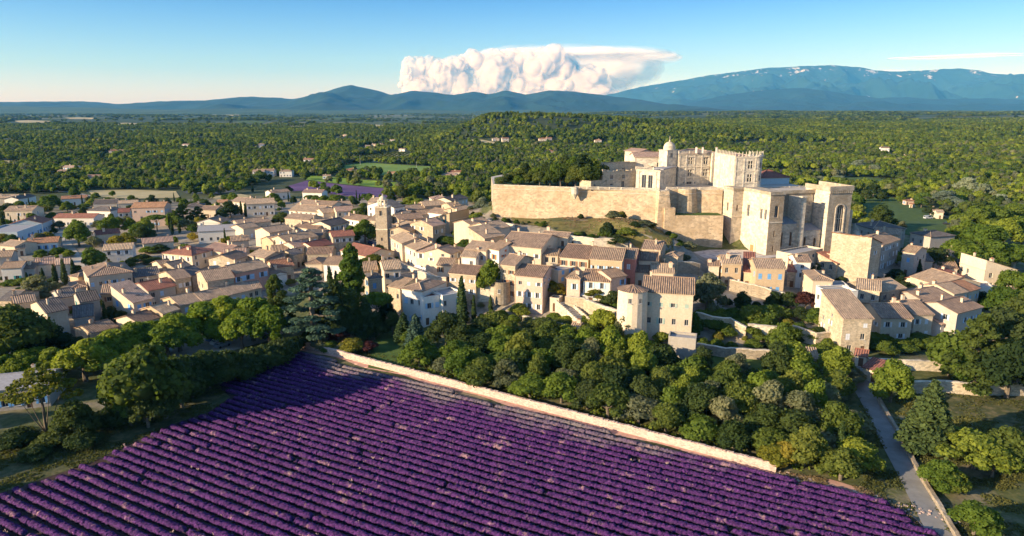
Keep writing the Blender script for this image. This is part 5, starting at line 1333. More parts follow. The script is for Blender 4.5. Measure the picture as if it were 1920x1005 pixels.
def crown_from(lobes, n, size, seed, mat, core=.72, clump=.0, flat=0., name='crown', nclump=14):
    rs = np.random.RandomState(seed); P = []; Nn = []
    w = np.array([l[3]*l[4]+l[4]*l[5]+l[3]*l[5] for l in lobes]); w = w/w.sum()
    for l, wk in zip(lobes, w):
        c = np.array(l[:3]); r = np.array(l[3:6]); k = max(6, int(n*wk))
        m = nclump; cd = sph(m, rs); cd[:, 2] = np.abs(cd[:, 2])*1.0-.35*rs.rand(m); cd /= np.linalg.norm(cd, axis=1)[:, None]
        j = rs.randint(0, m, k); d = cd[j]+rs.randn(k, 3)*.30; d /= np.linalg.norm(d, axis=1)[:, None]
        rad_ = (.80+.26*rs.rand(k)**.7)*(1+.10*np.cos(j*2.3))
        low = rs.rand(k) < .22; d2 = sph(k, rs); d = np.where(low[:, None], d2, d); rad_ = np.where(low, .45+.6*rs.rand(k), rad_)
        p = c+d*r*rad_[:, None]; P.append(p); q = d/r; Nn.append(q/np.linalg.norm(q, axis=1)[:, None])
    P = np.concatenate(P); Nn = np.concatenate(Nn); V = leaf_quads(P, Nn, size, rs, flat); F = np.arange(len(V)).reshape(-1, 4)
    if core:      # solid cores added to block light, for the inner twigs and leaves
        vs = []; fs = []; b = len(V)
        for l in lobes:
            c = np.array(l[:3]); r = np.array(l[3:6])*core; nu, nv = 9, 6
            th = np.linspace(0, np.pi, nv+1); ph = np.linspace(0, 2*np.pi, nu, endpoint=False)
            g = np.array([[c+r*(1+.22*(rs.rand()-.5))*np.array([np.sin(t)*np.cos(f), np.sin(t)*np.sin(f), np.cos(t)]) for f in ph] for t in th])
            id_ = b+np.arange((nv+1)*nu).reshape(nv+1, nu); i1_ = np.roll(id_, -1, 1)
            fs.append(np.stack([id_[:-1], id_[1:], i1_[1:], i1_[:-1]], -1).reshape(-1, 4)); vs.append(g.reshape(-1, 3)); b += (nv+1)*nu
        V = np.concatenate([V]+vs); F = np.concatenate([F]+fs)
    return fast_mesh(name, V, F, mat)
BARK = simple('bark', [(.3, (.09, .07, .05)), (.7, (.22, .18, .13))], 2.5)
def trunk_mesh(h, r, limbs, seed, lean=.0, top=.55):
    rs = random.Random(seed); mb = MB()
    pts = [(0, 0, -.6), (rs.uniform(-.1, .1), 0, h*.25), (lean+rs.uniform(-.2, .2), rs.uniform(-.2, .2), h*.6), (lean*1.3, rs.uniform(-.3, .3), h)]
    mb.tube(pts, [r*1.2, r, r*.75, r*top], 7)
    for a, z, l, up in limbs:
        x, y = l*math.cos(a), l*math.sin(a)
        mb.tube([(lean*.5, 0, z), (x*.5, y*.5, z+up*.45), (x, y, z+up)], [r*.5, r*.32, r*.12], 5)
    return mb.mesh('trunk', [BARK])
LF = {
 'oak': leafmat('oak_leaves', (.035, .060, .012), (.11, .145, .028)),
 'oakb': leafmat('bright_leaves', (.05, .09, .012), (.16, .215, .03)),
 'plane': leafmat('plane_leaves', (.065, .11, .012), (.21, .27, .03)),
 'dark': leafmat('dark_leaves', (.018, .034, .012), (.055, .085, .022)),
 'olive': leafmat('olive_leaves', (.06, .075, .04), (.16, .175, .095)),
 'silver': leafmat('silver_leaves', (.10, .13, .09), (.24, .28, .20)),
 'cedar': leafmat('cedar_needles', (.022, .05, .034), (.075, .12, .080), .15),
 'cypress': leafmat('cypress_needles', (.015, .034, .012), (.05, .08, .022), .1),
 'maroon': leafmat('maroon_leaves', (.05, .014, .016), (.13, .045, .04)),
 'yellow': leafmat('yellow_green_leaves', (.09, .10, .012), (.22, .21, .03)),
 'ivy': leafmat('ivy_leaves', (.045, .08, .012), (.15, .20, .03)),
}
def rlobes(seed, n, R_, z0, z1, r0, r1, flat=.8):
    rs = random.Random(seed); L = []
    for i in range(n):
        a = 2.4*i+rs.uniform(-.4, .4); q = R_*math.sqrt((i+.3)/n)*rs.uniform(.75, 1.05); t = rs.random()
        z = z0+(z1-z0)*(1-(q/(R_+.01))**1.6)*rs.uniform(.7, 1)+(z1-z0)*.15*t
        r = rs.uniform(r0, r1); L.append((q*math.cos(a), q*math.sin(a), z, r, r, r*flat))
    return L
# nominal size of every pattern: 10 m tall, 9 m wide unless noted
PROTO = {}
def proto(kind, trunk, crown, wid=9.0): PROTO.setdefault(kind, []).append((trunk, crown, wid))
LIMBS = [(0.3, 2.4, 2.6, 2.6), (2.2, 2.8, 2.8, 2.4), (4.1, 2.5, 2.7, 2.7), (5.3, 3.6, 2.0, 3.0)]
for i in range(4):
    proto('oak', trunk_mesh(6.5, .32, LIMBS, i, .3), crown_from(rlobes(10+i, 15, 3.5, 2.0, 8.0, 1.2, 2.1, .9), 4200, .27, 20+i, LF['oak']))
    proto('oakb', trunk_mesh(6.5, .3, LIMBS, i+9), crown_from(rlobes(50+i, 16, 3.5, 2.0, 8.0, 1.1, 2.0, .95), 4200, .27, 60+i, LF['oakb']))
for i in range(3):
    proto('plane', trunk_mesh(6.5, .35, LIMBS, i+20), crown_from(rlobes(30+i, 20, 3.9, 3.0, 8.4, 1.2, 1.8, .95), 5200, .28, 40+i, LF['plane']), 9.6)
    proto('dark', trunk_mesh(6.5, .35, LIMBS, i+24), crown_from(rlobes(34+i, 13, 3.5, 2.2, 8.0, 1.4, 2.2, .9), 4200, .27, 44+i, LF['dark']))
    proto('olive', trunk_mesh(5, .3, LIMBS, i+28), crown_from(rlobes(70+i, 15, 3.4, 1.8, 8.2, 1.1, 1.8, .95), 4200, .24, 74+i, LF['olive'], .66))
    proto('silver', trunk_mesh(6, .35, LIMBS, i+30), crown_from(rlobes(80+i, 13, 3.3, 3.0, 8.4, 1.3, 2.0), 4600, .26, 84+i, LF['silver'], .66))
    proto('yellow', trunk_mesh(6, .3, LIMBS, i+33), crown_from(rlobes(90+i, 13, 3.4, 2.6, 8.2, 1.2, 1.9), 4200, .28, 94+i, LF['yellow']))
    proto('maroon', trunk_mesh(6, .3, LIMBS, i+36), crown_from(rlobes(96+i, 10, 3.2, 2.6, 8.0, 1.4, 2.2), 3600, .3, 99+i, LF['maroon']))
    bl_ = [(x, y, max(1.6, z*.8), rx, ry, rz) for x, y, z, rx, ry, rz in rlobes(110+i, 9, 3.0, 1.6, 7.6, 1.8, 2.8)]
    for kk, nm in (('bush', 'ivy'), ('dbush', 'dark'), ('obush', 'olive'), ('ybush', 'yellow')):
        proto(kk, trunk_mesh(4, .2, [(1, .5, 1.5, 2), (3, .5, 1.4, 2.2)], i+40), crown_from(bl_, 3200, .34, 120+i, LF[nm]))
def column_lobes(kind, seed):
    rs = random.Random(seed); L = []
    n = 14
    for i in range(n):
        t = (i+.5)/n
        if kind == 'cypress': r = .78*(1-t)**.55*(.55+.45*min(1, t*5)); z = .6+9.0*t
        elif kind == 'poplar': r = 1.55*math.sin(math.pi*min(1, .12+.86*t))**.7; z = 1.2+8.4*t
        else: r = 2.5*(1-t)**.8+.15; z = 1.0+8.6*t
        k = 1 if kind == 'cypress' else 2 if kind == 'poplar' else 5
        for j in range(k):
            a = 6.28*j/k+i*1.1; q = 0 if k == 1 else r*.45 if kind == 'poplar' else r*.62
            rr = r if k == 1 else r*.75 if kind == 'poplar' else r*.5
            L.append((q*math.cos(a)+rs.uniform(-.08, .08), q*math.sin(a), z, rr, rr, (.62 if kind != 'spruce' else .42)))
    return L
for i in range(2):
    proto('cypress', trunk_mesh(3, .14, [], i+50), crown_from(column_lobes('cypress', i), 2600, .17, 150+i, LF['cypress'], .8), 1.7)
    proto('poplar', trunk_mesh(6, .3, [], i+52), crown_from(column_lobes('poplar', i), 4400, .22, 152+i, LF['oakb'], .7), 3.6)
    proto('spruce', trunk_mesh(8, .25, [], i+54), crown_from(column_lobes('spruce', i), 5200, .22, 154+i, LF['cypress'], .6, flat=.5), 5.4)
    proto('bluespruce', trunk_mesh(8, .25, [], i+56), crown_from(column_lobes('spruce', i+5), 5200, .22, 156+i, LF['cedar'], .6, flat=.5), 5.4)
def cedar_lobes(seed, n=46):
    rs = random.Random(seed); L = []
    for i in range(n):
        t = i/(n-1); z = 1.6+8.0*t; q = (4.3*(1-t)**.75+.35)*rs.uniform(.45, 1.0); a = i*2.4+rs.uniform(-.3, .3)
        r = rs.uniform(.75, 1.3)*(1.1-.5*t); L.append((q*math.cos(a), q*math.sin(a), z-.10*q, r, r, .24))
    return L
proto('cedar', trunk_mesh(9.3, .38, [(a, 2+a*.9, 3.2, .3) for a in (0, 1, 2, 3, 4, 5)], 60), crown_from(cedar_lobes(3), 11000, .15, 160, LF['cedar'], .62, flat=1.3, nclump=10), 9.4)
proto('blackpine', trunk_mesh(9, .3, [(a, 4+a*.6, 2.5, 1) for a in (0, 2, 4)], 61), crown_from([(x*.85, y*.85, z, r*1.05, r*1.05, .5) for x, y, z, r, _, _2 in cedar_lobes(5, 34)], 6500, .2, 161, LF['oak'], .6, flat=.6), 8.0)
proto('umbrella', trunk_mesh(8, .26, [(a, 5.2, 2.6, 2.3) for a in (0, 1.2, 2.5, 3.7, 5)], 62), crown_from([(2.6*math.cos(a)*q, 2.6*math.sin(a)*q, 8.3-.5*q, 1.7, 1.7, .95) for a, q in [(0, 0), (0, 1), (1.05, 1), (2.1, 1), (3.14, 1), (4.2, 1), (5.2, 1)]], 4200, .24, 162, LF['oakb'], .72), 8.6)
fl_ = [(x*1.1, y*1.1, 4.5+.55*z, r*.8, r*.8, .55) for x, y, z, r, _, _2 in rlobes(171, 18, 4.0, 1.5, 9, 1.2, 1.8)]
proto('feather', trunk_mesh(7, .2, [(a, .4, 2.4, 6) for a in (0, 1.3, 2.6, 4, 5.2)], 63), crown_from(fl_, 2600, .22, 163, LF['yellow'], 0), 9.5)
proto('spread', trunk_mesh(4.5, .32, [(a, 2.4, 3.4, 2.4) for a in (0, 1.2, 2.4, 3.8, 5)], 64), crown_from([(x*1.25, y*1.25, 4+.4*z, r, r, .9) for x, y, z, r, _, _2 in rlobes(172, 15, 4.0, 1, 8, 1.3, 1.9)], 4600, .26, 164, LF['oakb'], .6), 11.5)

NAMES = dict(oak='oak_tree', oakb='broadleaf_tree', plane='plane_tree', dark='dark_tree', olive='olive_tree', silver='willow_tree', yellow='yellow_green_tree', maroon='maroon_tree',
             bush='bush', dbush='dark_bush', obush='grey_bush', ybush='yellow_bush', cypress='cypress_tree', poplar='poplar_tree', spruce='conifer_tree', bluespruce='blue_conifer_tree', cedar='cedar_tree', blackpine='pine_tree',
             umbrella='umbrella_pine_tree', feather='feathery_tree', spread='spreading_tree')
CATS = dict(bush='bush', dbush='bush', obush='bush', ybush='bush')
TREEPOS = []
def tree_at(x, y, z, H, w, kind, label, group=None):
    v = PROTO[kind]; tr, cr, wid = v[R.randrange(len(v))]
    root = empty(NAMES[kind], (x, y, z), R.uniform(0, 6.28)); tag(root, label, CATS.get(kind, 'tree'), group)
    s = (w/wid, w/wid, H/10.0)
    for nm, me in (('trunk', tr), ('crown', cr)):
        o = link(bpy.data.objects.new(nm, me), root); o.scale = s
    TREEPOS.append((x, y, w)); return root
def trees(Z, group, desc, place, items, kind=None, zabs=None):
    """items: (px, py of the tree top, height, width[, kind]); labels count them from the left"""
    L_ = []
    for it in items:
        px, py, H, w = it[:4]; k = it[4] if len(it) > 4 else kind
        if Z: px, py = Z[0]+px/Z[2], Z[1]+py/Z[2]
        if zabs is not None: x, y = W(px, py, zabs+H); g = zabs
        else:
            x, y, zt = on(px, py, H*.97); g = T1(x, y)
        L_.append((px, x, y, g, H, w, k))
    L_.sort()
    for i, (px, x, y, g, H, w, k) in enumerate(L_):
        lab = ('%s %s' % (desc, place)) if len(L_) == 1 else '%s of the %s, from left, %s' % (ordn(i+1), desc, place)
        tree_at(x, y, g-.1, H, w, k, lab, group if len(L_) > 1 else None)
T_ = trees
T_(None, None, 'huge blue-green cedar with tiered branches', 'at the top corner of the lavender field', [(580, 503, 21, 20)], 'cedar')
T_(None, None, 'tall slender bright poplar', 'standing over the roofs behind the cedar', [(655, 458, 21, 7.5)], 'poplar')
T_(None, None, 'green pine with a broad flat crown', 'between the pink building and the cedar', [(513, 518, 16, 11)], 'blackpine')
T_(None, None, 'umbrella pine with rounded light crown', 'left of the white three-storey house', [(705, 545, 12, 9)], 'umbrella')
T_(None, None, 'cone-shaped dark conifer', 'on the dark lawn right of the cedar', [(683, 556, 12, 7.5)], 'spruce')
T_(None, None, 'big dark-crowned broadleaf tree', 'on the left verge casting its shadow over the lavender', [(255, 632, 18, 17)], 'oak')
T_(None, 'dark trees on the verge', 'dark trees', 'at the lavender edge under the big tree', [(300, 690, 11, 10), (268, 722, 9, 8), (330, 672, 11, 10)], 'dark')
T_(None, None, 'small rounded tree', 'just below the big dark-crowned tree on the verge', [(236, 728, 8, 7.5)], 'oakb')
T_(None, None, 'thin feathery tree with several pale stems', 'in front of the tiled roof at far left', [(68, 698, 13, 13)], 'feather')
T_(None, None, 'loose dark tree', 'right of the feathery tree on the left verge', [(135, 752, 8, 8)], 'dark')
T_(None, None, 'enormous dark park tree', 'cut by the left picture edge above the tiled roof', [(12, 565, 17, 17)], 'oak')
T_(None, 'plane trees of the promenade', 'bright green plane trees', 'lining the promenade', [(330, 590, 10, 14), (385, 562, 11.5, 15), (425, 556, 12, 15), (468, 560, 12, 15), (500, 574, 11, 12), (285, 598, 9, 13), (250, 606, 9, 12), (212, 618, 9, 12), (448, 585, 10, 12), (150, 638, 10, 14), (182, 630, 9, 12), (308, 606, 9, 12)], 'plane')
T_(None, 'pollarded trees at far left', 'low bright trees', 'in the far-left row', [(8, 662, 7, 8), (38, 656, 7, 8), (68, 652, 7, 8), (98, 650, 7, 8), (20, 674, 6, 7), (55, 668, 6, 7), (88, 664, 6, 7)], 'plane')
T_(None, 'dark bushes beside the park tree', 'dark bushes', 'behind the pollarded row', [(70, 600, 9, 9), (95, 612, 8, 8), (122, 625, 7, 7), (148, 632, 5, 6), (60, 630, 8, 9)], 'dark')
T_(None, 'hedge bushes under the promenade', 'shaded hedge bushes', 'along the verge below the parked cars', [(318, 652, 12, 12), (350, 648, 12, 11), (385, 642, 11, 11), (418, 642, 10, 10), (440, 648, 8.5, 9), (468, 640, 8, 10), (495, 632, 8, 10), (520, 626, 7.5, 9), (545, 622, 6, 8), (325, 678, 8, 9), (368, 676, 6, 8)], 'dbush')
T_(None, 'dark shrubs of the left verge', 'dark shrubs', 'growing under the big dark-crowned tree', [(300, 720, 4, 7), (345, 715, 4, 6), (180, 770, 4, 8), (150, 800, 4, 7), (95, 800, 4, 7), (210, 745, 6, 7), (30, 800, 4, 8), (60, 830, 3, 6)], 'dbush')
T_(None, 'trees of the dark garden', 'dark trees', 'crowding between cedar and white three-storey house', [(625, 528, 15, 11), (648, 545, 14, 10), (640, 575, 10, 9), (735, 585, 7, 6), (668, 590, 7, 7), (600, 560, 10, 8), (700, 585, 8, 6), (722, 560, 8, 6)], 'dark')
T_(None, 'garden shrubs at the field corner', 'mixed garden shrubs', 'behind the left end of the field wall', [(575, 618, 4, 6, 'bush'), (600, 628, 4, 6, 'obush'), (618, 634, 3.5, 5, 'bush'), (662, 630, 4.5, 8, 'ybush'), (640, 640, 3, 5, 'obush'), (690, 636, 3.5, 5, 'maroon')])
T_(None, None, 'round maroon shrub', 'in front of the cedar by the field wall', [(632, 613, 5, 7)], 'maroon')
T_(None, 'conifers beside the dark lawn', 'conifers', 'on the right side of the dark lawn', [(755, 585, 8.5, 5.5, 'spruce'), (778, 588, 9.5, 6, 'bluespruce'), (765, 612, 5, 5, 'bush')])
T_(None, 'cypresses of the lower village', 'thin cypresses', 'in front of the lower village houses', [(865, 517, 15, 3.8), (888, 552, 8, 1.8), (1163, 568, 9.5, 2.2), (618, 503, 7, 2.2), (629, 507, 6, 2)], 'cypress')
T_(None, None, 'full round green tree', 'between the tall stone house and the turret house', [(919, 491, 11, 9)], 'oakb')
T_(None, None, 'tall grey-green tree', 'standing right of the round-towered house', [(1330, 505, 13, 12)], 'olive')
T_(None, None, 'tree trained flat against the big house wall', 'right of the green garage door', [(1298, 575, 9, 5.5)], 'bush')
T_(None, 'greenery hanging over the garden walls', 'leafy bushes', 'crowning the hanging garden walls', [(1330, 590, 4, 6), (1362, 600, 4, 6), (1405, 600, 4, 6), (1435, 590, 4, 5), (1500, 600, 3.5, 5), (1520, 610, 3.5, 6), (1548, 622, 3, 5), (1315, 575, 4.5, 7), (1345, 568, 5, 7), (1375, 570, 5, 7), (1408, 566, 6, 8), (1385, 590, 4, 6), (1440, 562, 6, 8), (1420, 590, 3.6, 6), (1462, 565, 5, 7), (1345, 592, 4, 6), (1545, 585, 4, 6), (1530, 570, 5, 7), (1565, 612, 3.5, 5)], 'bush')
T_(None, 'dark trees behind the garden walls', 'dark green trees', 'between the garden walls and the ochre row', [(1395, 548, 6, 6), (1452, 548, 5, 5), (1480, 548, 5, 7), (1500, 575, 4, 5), (1555, 590, 3, 5)], 'dark')
T_(None, None, 'maroon-leaved bush', 'in front of the bright white block', [(1513, 546, 6, 8)], 'maroon')
T_(None, None, 'clipped ball-shaped bright bush', 'bulging over the garden wall', [(1475, 593, 8, 8.5)], 'bush')
T_(None, None, 'small leafy tree', 'in front of the great gabled building', [(1609, 488, 8, 7.5)], 'bush')
T_(None, 'bushes at the foot of the garden walls', 'scattered bushes', 'at the foot of the hanging gardens', [(1318, 628, 3, 4), (1345, 630, 3, 4), (1415, 632, 3, 5), (1425, 618, 3, 4), (1520, 648, 4, 6), (1540, 640, 4, 6), (1380, 645, 3, 4), (1240, 618, 3, 4), (1555, 632, 4, 6), (1500, 652, 3, 4)], 'bush')
T_(None, None, 'round full tree', 'left of the bend where the country road begins', [(1575, 648, 9, 9.5)], 'oakb')
T_(None, 'orchard and garden bushes at right', 'garden bushes', 'on the terraces below the restaurant', [(1640, 625, 3.5, 6), (1662, 633, 4, 6), (1690, 630, 3.5, 6), (1715, 628, 3.5, 6), (1740, 632, 3, 5), (1700, 640, 3, 6), (1655, 612, 3, 4), (1770, 640, 3, 5)], 'bush')
T_(None, None, 'pale green tree', 'standing right of the small shed by the country road', [(1680, 672, 10, 9)], 'oakb')
T_(None, None, 'tall loose dark conifer', 'in the middle of the right-hand orchard', [(1755, 713, 14, 10)], 'spruce')
T_(None, None, 'large bright cypress-like tree', 'below the restaurant terrace at right', [(1795, 605, 13, 14)], 'bush')
T_(None, 'big trees of the right edge', 'large dark trees', 'massed along the right picture edge', [(1848, 592, 17, 14, 'blackpine'), (1890, 575, 17, 15, 'dark'), (1925, 600, 16, 15, 'dark'), (1850, 650, 10, 11, 'oak'), (1905, 640, 13, 13, 'dark'), (1820, 640, 10, 10, 'oakb'), (1925, 540, 12, 12, 'oak'), (1890, 530, 11, 12, 'oakb'), (1905, 498, 11, 11, 'oakb')])
T_(None, 'round trees beside the country road', 'round green trees', 'in the orchard right of the country road', [(1768, 862, 5.5, 7.5, 'oakb'), (1838, 800, 8, 14, 'spread'), (1836, 942, 5.5, 8, 'oakb'), (1790, 870, 5, 6, 'bush'), (1905, 800, 8, 10, 'oak'), (1870, 835, 6, 9, 'spread')])
T_(None, None, 'single dark tree', 'right of the cypress-like conifer in the orchard', [(1740, 700, 8, 6)], 'dark') if False else None
# the castle garden
cg = []
for px, py, off in [(948, 326, 4), (962, 318, 8), (978, 312, 12), (972, 328, 4), (993, 318, 7), (1003, 308, 14), (1012, 316, 5), (1026, 302, 13), (1032, 314, 5), (1046, 298, 12), (1052, 308, 5), (1064, 300, 9), (1076, 293, 15), (1080, 306, 5), (1094, 290, 12), (1100, 302, 6), (1112, 295, 14), (1118, 306, 8), (940, 330, 10), (986, 306, 20), (1060, 292, 22), (1128, 304, 16)]:
    ye = 269+(240-269)*(px-925)/306.; x, zt = Vz(px, py, ye+off+1.5); H = zt-TZ; cg.append((px, x, ye+off+1.5, H))
cg.sort()
for i, (px, x, y, H) in enumerate(cg):
    tree_at(x, y, TZ-.05, H, max(6.5, H*.9), ('oak', 'dark', 'oak', 'oakb')[i % 4], '%s of the dense trees, from left, filling the castle garden above the rampart' % ordn(i+1), 'trees of the castle garden')
T_(None, 'shrubs on the slope under the rampart', 'shrubs', 'on the grassy slope and path under the rampart', [(942, 402, 2.5, 3), (966, 400, 3, 4), (979, 403, 3, 4), (1150, 408, 4, 6, 'obush'), (1135, 425, 4, 5), (1175, 430, 3.5, 7), (1160, 440, 3, 6), (1200, 440, 3, 6), (1085, 432, 3, 5), (1015, 415, 2, 4), (1110, 436, 2.5, 5), (1225, 425, 3, 5, 'obush'), (895, 395, 5, 7), (1190, 405, 3, 7, 'obush'), (1212, 412, 3, 7, 'obush'), (1150, 425, 2.5, 6, 'obush')], 'bush')
T_(None, None, 'silvery round tree', 'at the left foot of the rampart', [(905, 370, 9, 9)], 'silver')
# trees among the left part of town
T_(ZA, 'garden trees of the western town', 'leafy trees', 'in the gardens of the villas at left', [(292, 105, 11, 14), (445, 262, 12, 13), (632, 222, 11, 12), (105, 138, 6, 8), (535, 420, 9, 11), (212, 575, 10, 13, 'olive'), (560, 95, 6, 8), (660, 85, 5, 6), (680, 345, 6, 9, 'yellow'), (738, 328, 7, 9, 'yellow'), (760, 245, 8, 8), (800, 265, 8, 9), (915, 222, 9, 9, 'umbrella'), (850, 240, 9, 9), (880, 310, 6, 7, 'dark'), (830, 290, 8, 8, 'dark'), (1070, 165, 10, 12, 'blackpine'), (1000, 215, 7, 7), (350, 418, 3.5, 7), (235, 430, 4, 6), (395, 430, 3.5, 6), (1350, 150, 9, 11, 'dark'), (1160, 180, 8, 10, 'blackpine'), (490, 155, 5, 8), (770, 110, 4, 6), (345, 260, 5, 8, 'olive'), (1080, 130, 6, 7), (1080, 395, 3.5, 7), (940, 400, 3.5, 9, 'dark'), (870, 410, 3.5, 7), (1200, 130, 5, 6), (1345, 345, 4, 4), (1150, 100, 5, 5), (1245, 95, 5, 4.5), (1330, 380, 3, 5, 'obush'), (430, 60, 9, 9), (490, 60, 5, 6), (245, 445, 3, 5), (60, 600, 2.5, 7, 'bush'), (120, 590, 3, 7, 'bush')], 'oakb')
T_(ZA, 'cypresses of the western town', 'dark cypresses', 'in the western town gardens', [(310, 520, 8, 2.4), (362, 484, 10, 2.6), (422, 490, 7, 2.4), (244, 540, 5, 1.8), (152, 565, 4, 1.6), (992, 215, 9, 2), (1050, 255, 7, 1.8), (8, 220, 9, 3), (1278, 158, 8, 2.4), (1415, 148, 8, 2.4), (1442, 158, 8, 2.4), (1232, 305, 5, 1.6), (1250, 310, 5, 1.6), (605, 735, 8, 1.8), (1005, 240, 9, 2)], 'cypress')
T_(ZA, 'courtyard trees of the lower left town', 'small dark trees', 'in the shaded courtyards at lower left', [(645, 770, 5, 5), (705, 790, 5, 4), (510, 740, 4, 3), (790, 750, 4, 3), (730, 800, 4, 3), (840, 460, 3, 8), (900, 480, 2.5, 9), (770, 480, 3, 6)], 'dark')
T_(ZB, 'trees rising between the old town roofs', 'leafy trees', 'among the roofs of the old town', [(872, 168, 9, 12, 'oak'), (888, 250, 11, 12), (805, 288, 6, 7), (395, 215, 7, 11, 'dark'), (350, 95, 8, 10), (300, 120, 6, 6), (720, 100, 7, 11), (560, 105, 5, 8), (940, 452, 8, 13, 'yellow'), (995, 420, 6, 6, 'dark'), (975, 400, 6, 5, 'dark'), (245, 320, 3, 5), (490, 235, 3.5, 8), (640, 215, 4, 5), (515, 470, 4, 2.5, 'dark'), (440, 60, 5, 8, 'dark'), (640, 120, 4, 6), (930, 118, 5, 6), (820, 130, 5, 8), (1050, 90, 8, 6, 'dark'), (1110, 60, 9, 7, 'dark'), (1180, 45, 10, 11), (1150, 120, 6, 9), (1200, 130, 6, 9), (450, 490, 2.5, 4), (580, 530, 2.5, 5), (760, 115, 5, 5), (600, 110, 5, 7)], 'oakb')
T_(ZB, 'cypresses of the old town', 'cypresses', 'between the roofs of the old town', [(290, 135, 8, 2.4), (158, 145, 7, 2.2), (186, 160, 6, 2), (20, 150, 8, 2.2), (155, 308, 4, 1.6), (182, 315, 4, 1.6), (682, 535, 7, 2.6), (860, 105, 5, 1.8), (228, 50, 6, 2.4), (1040, 80, 6, 3)], 'cypress')
T_(ZC, 'garden trees beside the town road', 'bushes and small trees', 'in the gardens above the town road', [(405, 335, 4, 7), (450, 345, 4, 7), (500, 355, 4, 7), (550, 360, 4, 8), (600, 365, 3.5, 6), (605, 205, 6, 6), (640, 225, 4, 5), (545, 270, 3, 6), (120, 425, 2, 7), (170, 460, 2, 6), (290, 460, 4, 6), (345, 500, 3, 4, 'yellow'), (640, 310, 3, 4), (585, 325, 3, 4), (1380, 275, 5, 6, 'dark'), (1430, 350, 3, 9, 'dark'), (485, 300, 4, 3), (1090, 630, 4, 6, 'yellow'), (1050, 610, 3.5, 7, 'yellow'), (1310, 660, 3.5, 6, 'yellow'), (1410, 680, 4.5, 6, 'dark'), (1445, 710, 4, 5), (1450, 650, 3, 4)], 'bush')
T_(ZC, 'cypresses of the upper lane', 'slim cypresses', 'beside the upper lane houses', [(372, 208, 5, 1.8), (502, 175, 5, 1.6), (1175, 380, 3, 1.4), (690, 700, 5, 1.6)], 'cypress')
T_(ZG, 'trees at the foot of the stair', 'low trees and climbers', 'around the stair and ramp', [(830, 600, 3.5, 13), (500, 580, 3, 5), (590, 600, 3, 5), (265, 515, 4, 7), (430, 650, 4, 14, 'dark'), (820, 620, 2.5, 8), (330, 620, 3, 5, 'olive'), (550, 640, 3, 7, 'dark'), (1225, 700, 4, 5), (690, 710, 4, 8), (960, 480, 3, 3)], 'bush')
T_(ZI, 'trees between the right-hand houses', 'garden trees', 'between the houses at the right end', [(700, 530, 5, 8, 'dark'), (750, 560, 4, 7, 'dark'), (360, 560, 4, 6), (430, 620, 4, 6, 'dark'), (660, 450, 5, 8, 'dark'), (800, 370, 7, 4, 'cypress'), (850, 300, 7, 7, 'dark'), (950, 300, 9, 10, 'dark'), (900, 340, 7, 9, 'dark'), (1000, 360, 7, 10, 'dark'), (1200, 320, 6, 10, 'dark'), (1360, 400, 6, 10, 'dark'), (1220, 600, 5, 7, 'dark'), (540, 860, 2.5, 7), (830, 870, 3, 9), (940, 890, 3, 8), (690, 120, 5, 6, 'olive'), (560, 20, 12, 15, 'dark'), (520, 70, 9, 9, 'dark'), (455, 75, 8, 7), (490, 120, 6, 8, 'dark'), (420, 130, 6, 9, 'dark')], 'bush')
T_(None, 'huge trees of the shaded knoll', 'massive bright-topped trees', 'covering the shaded knoll at right', [(1835, 385, 14, 18), (1870, 378, 15, 19), (1905, 375, 15, 19), (1815, 410, 12, 15), (1850, 412, 14, 18), (1890, 408, 14, 18), (1925, 405, 14, 18), (1800, 440, 11, 13), (1830, 450, 12, 15), (1870, 450, 12, 15), (1910, 450, 12, 15)], 'oakb')
T_(None, 'silvery willows of the valley', 'silvery willow trees', 'in the valley behind the right-hand fields', [(1815, 333, 15, 20), (1775, 355, 13, 18), (1848, 345, 12, 16), (1875, 362, 10, 14), (1795, 372, 9, 14), (1610, 300, 12, 20), (1640, 308, 10, 16), (1570, 328, 8, 18), (1900, 342, 8, 12), (1540, 330, 8, 14)], 'silver')
T_(None, 'field-edge trees behind the castle', 'round dark trees', 'around the green fields behind the castle', [(1640, 345, 10, 12), (1600, 350, 8, 10), (1625, 355, 9, 10), (1655, 360, 7, 9), (1680, 345, 9, 12), (1715, 352, 8, 12), (1730, 368, 8, 10, 'oakb'), (1690, 365, 6, 9, 'oakb'), (1745, 385, 6, 8), (1500, 318, 9, 10), (1520, 325, 7, 9), (1765, 390, 6, 9)], 'dark')

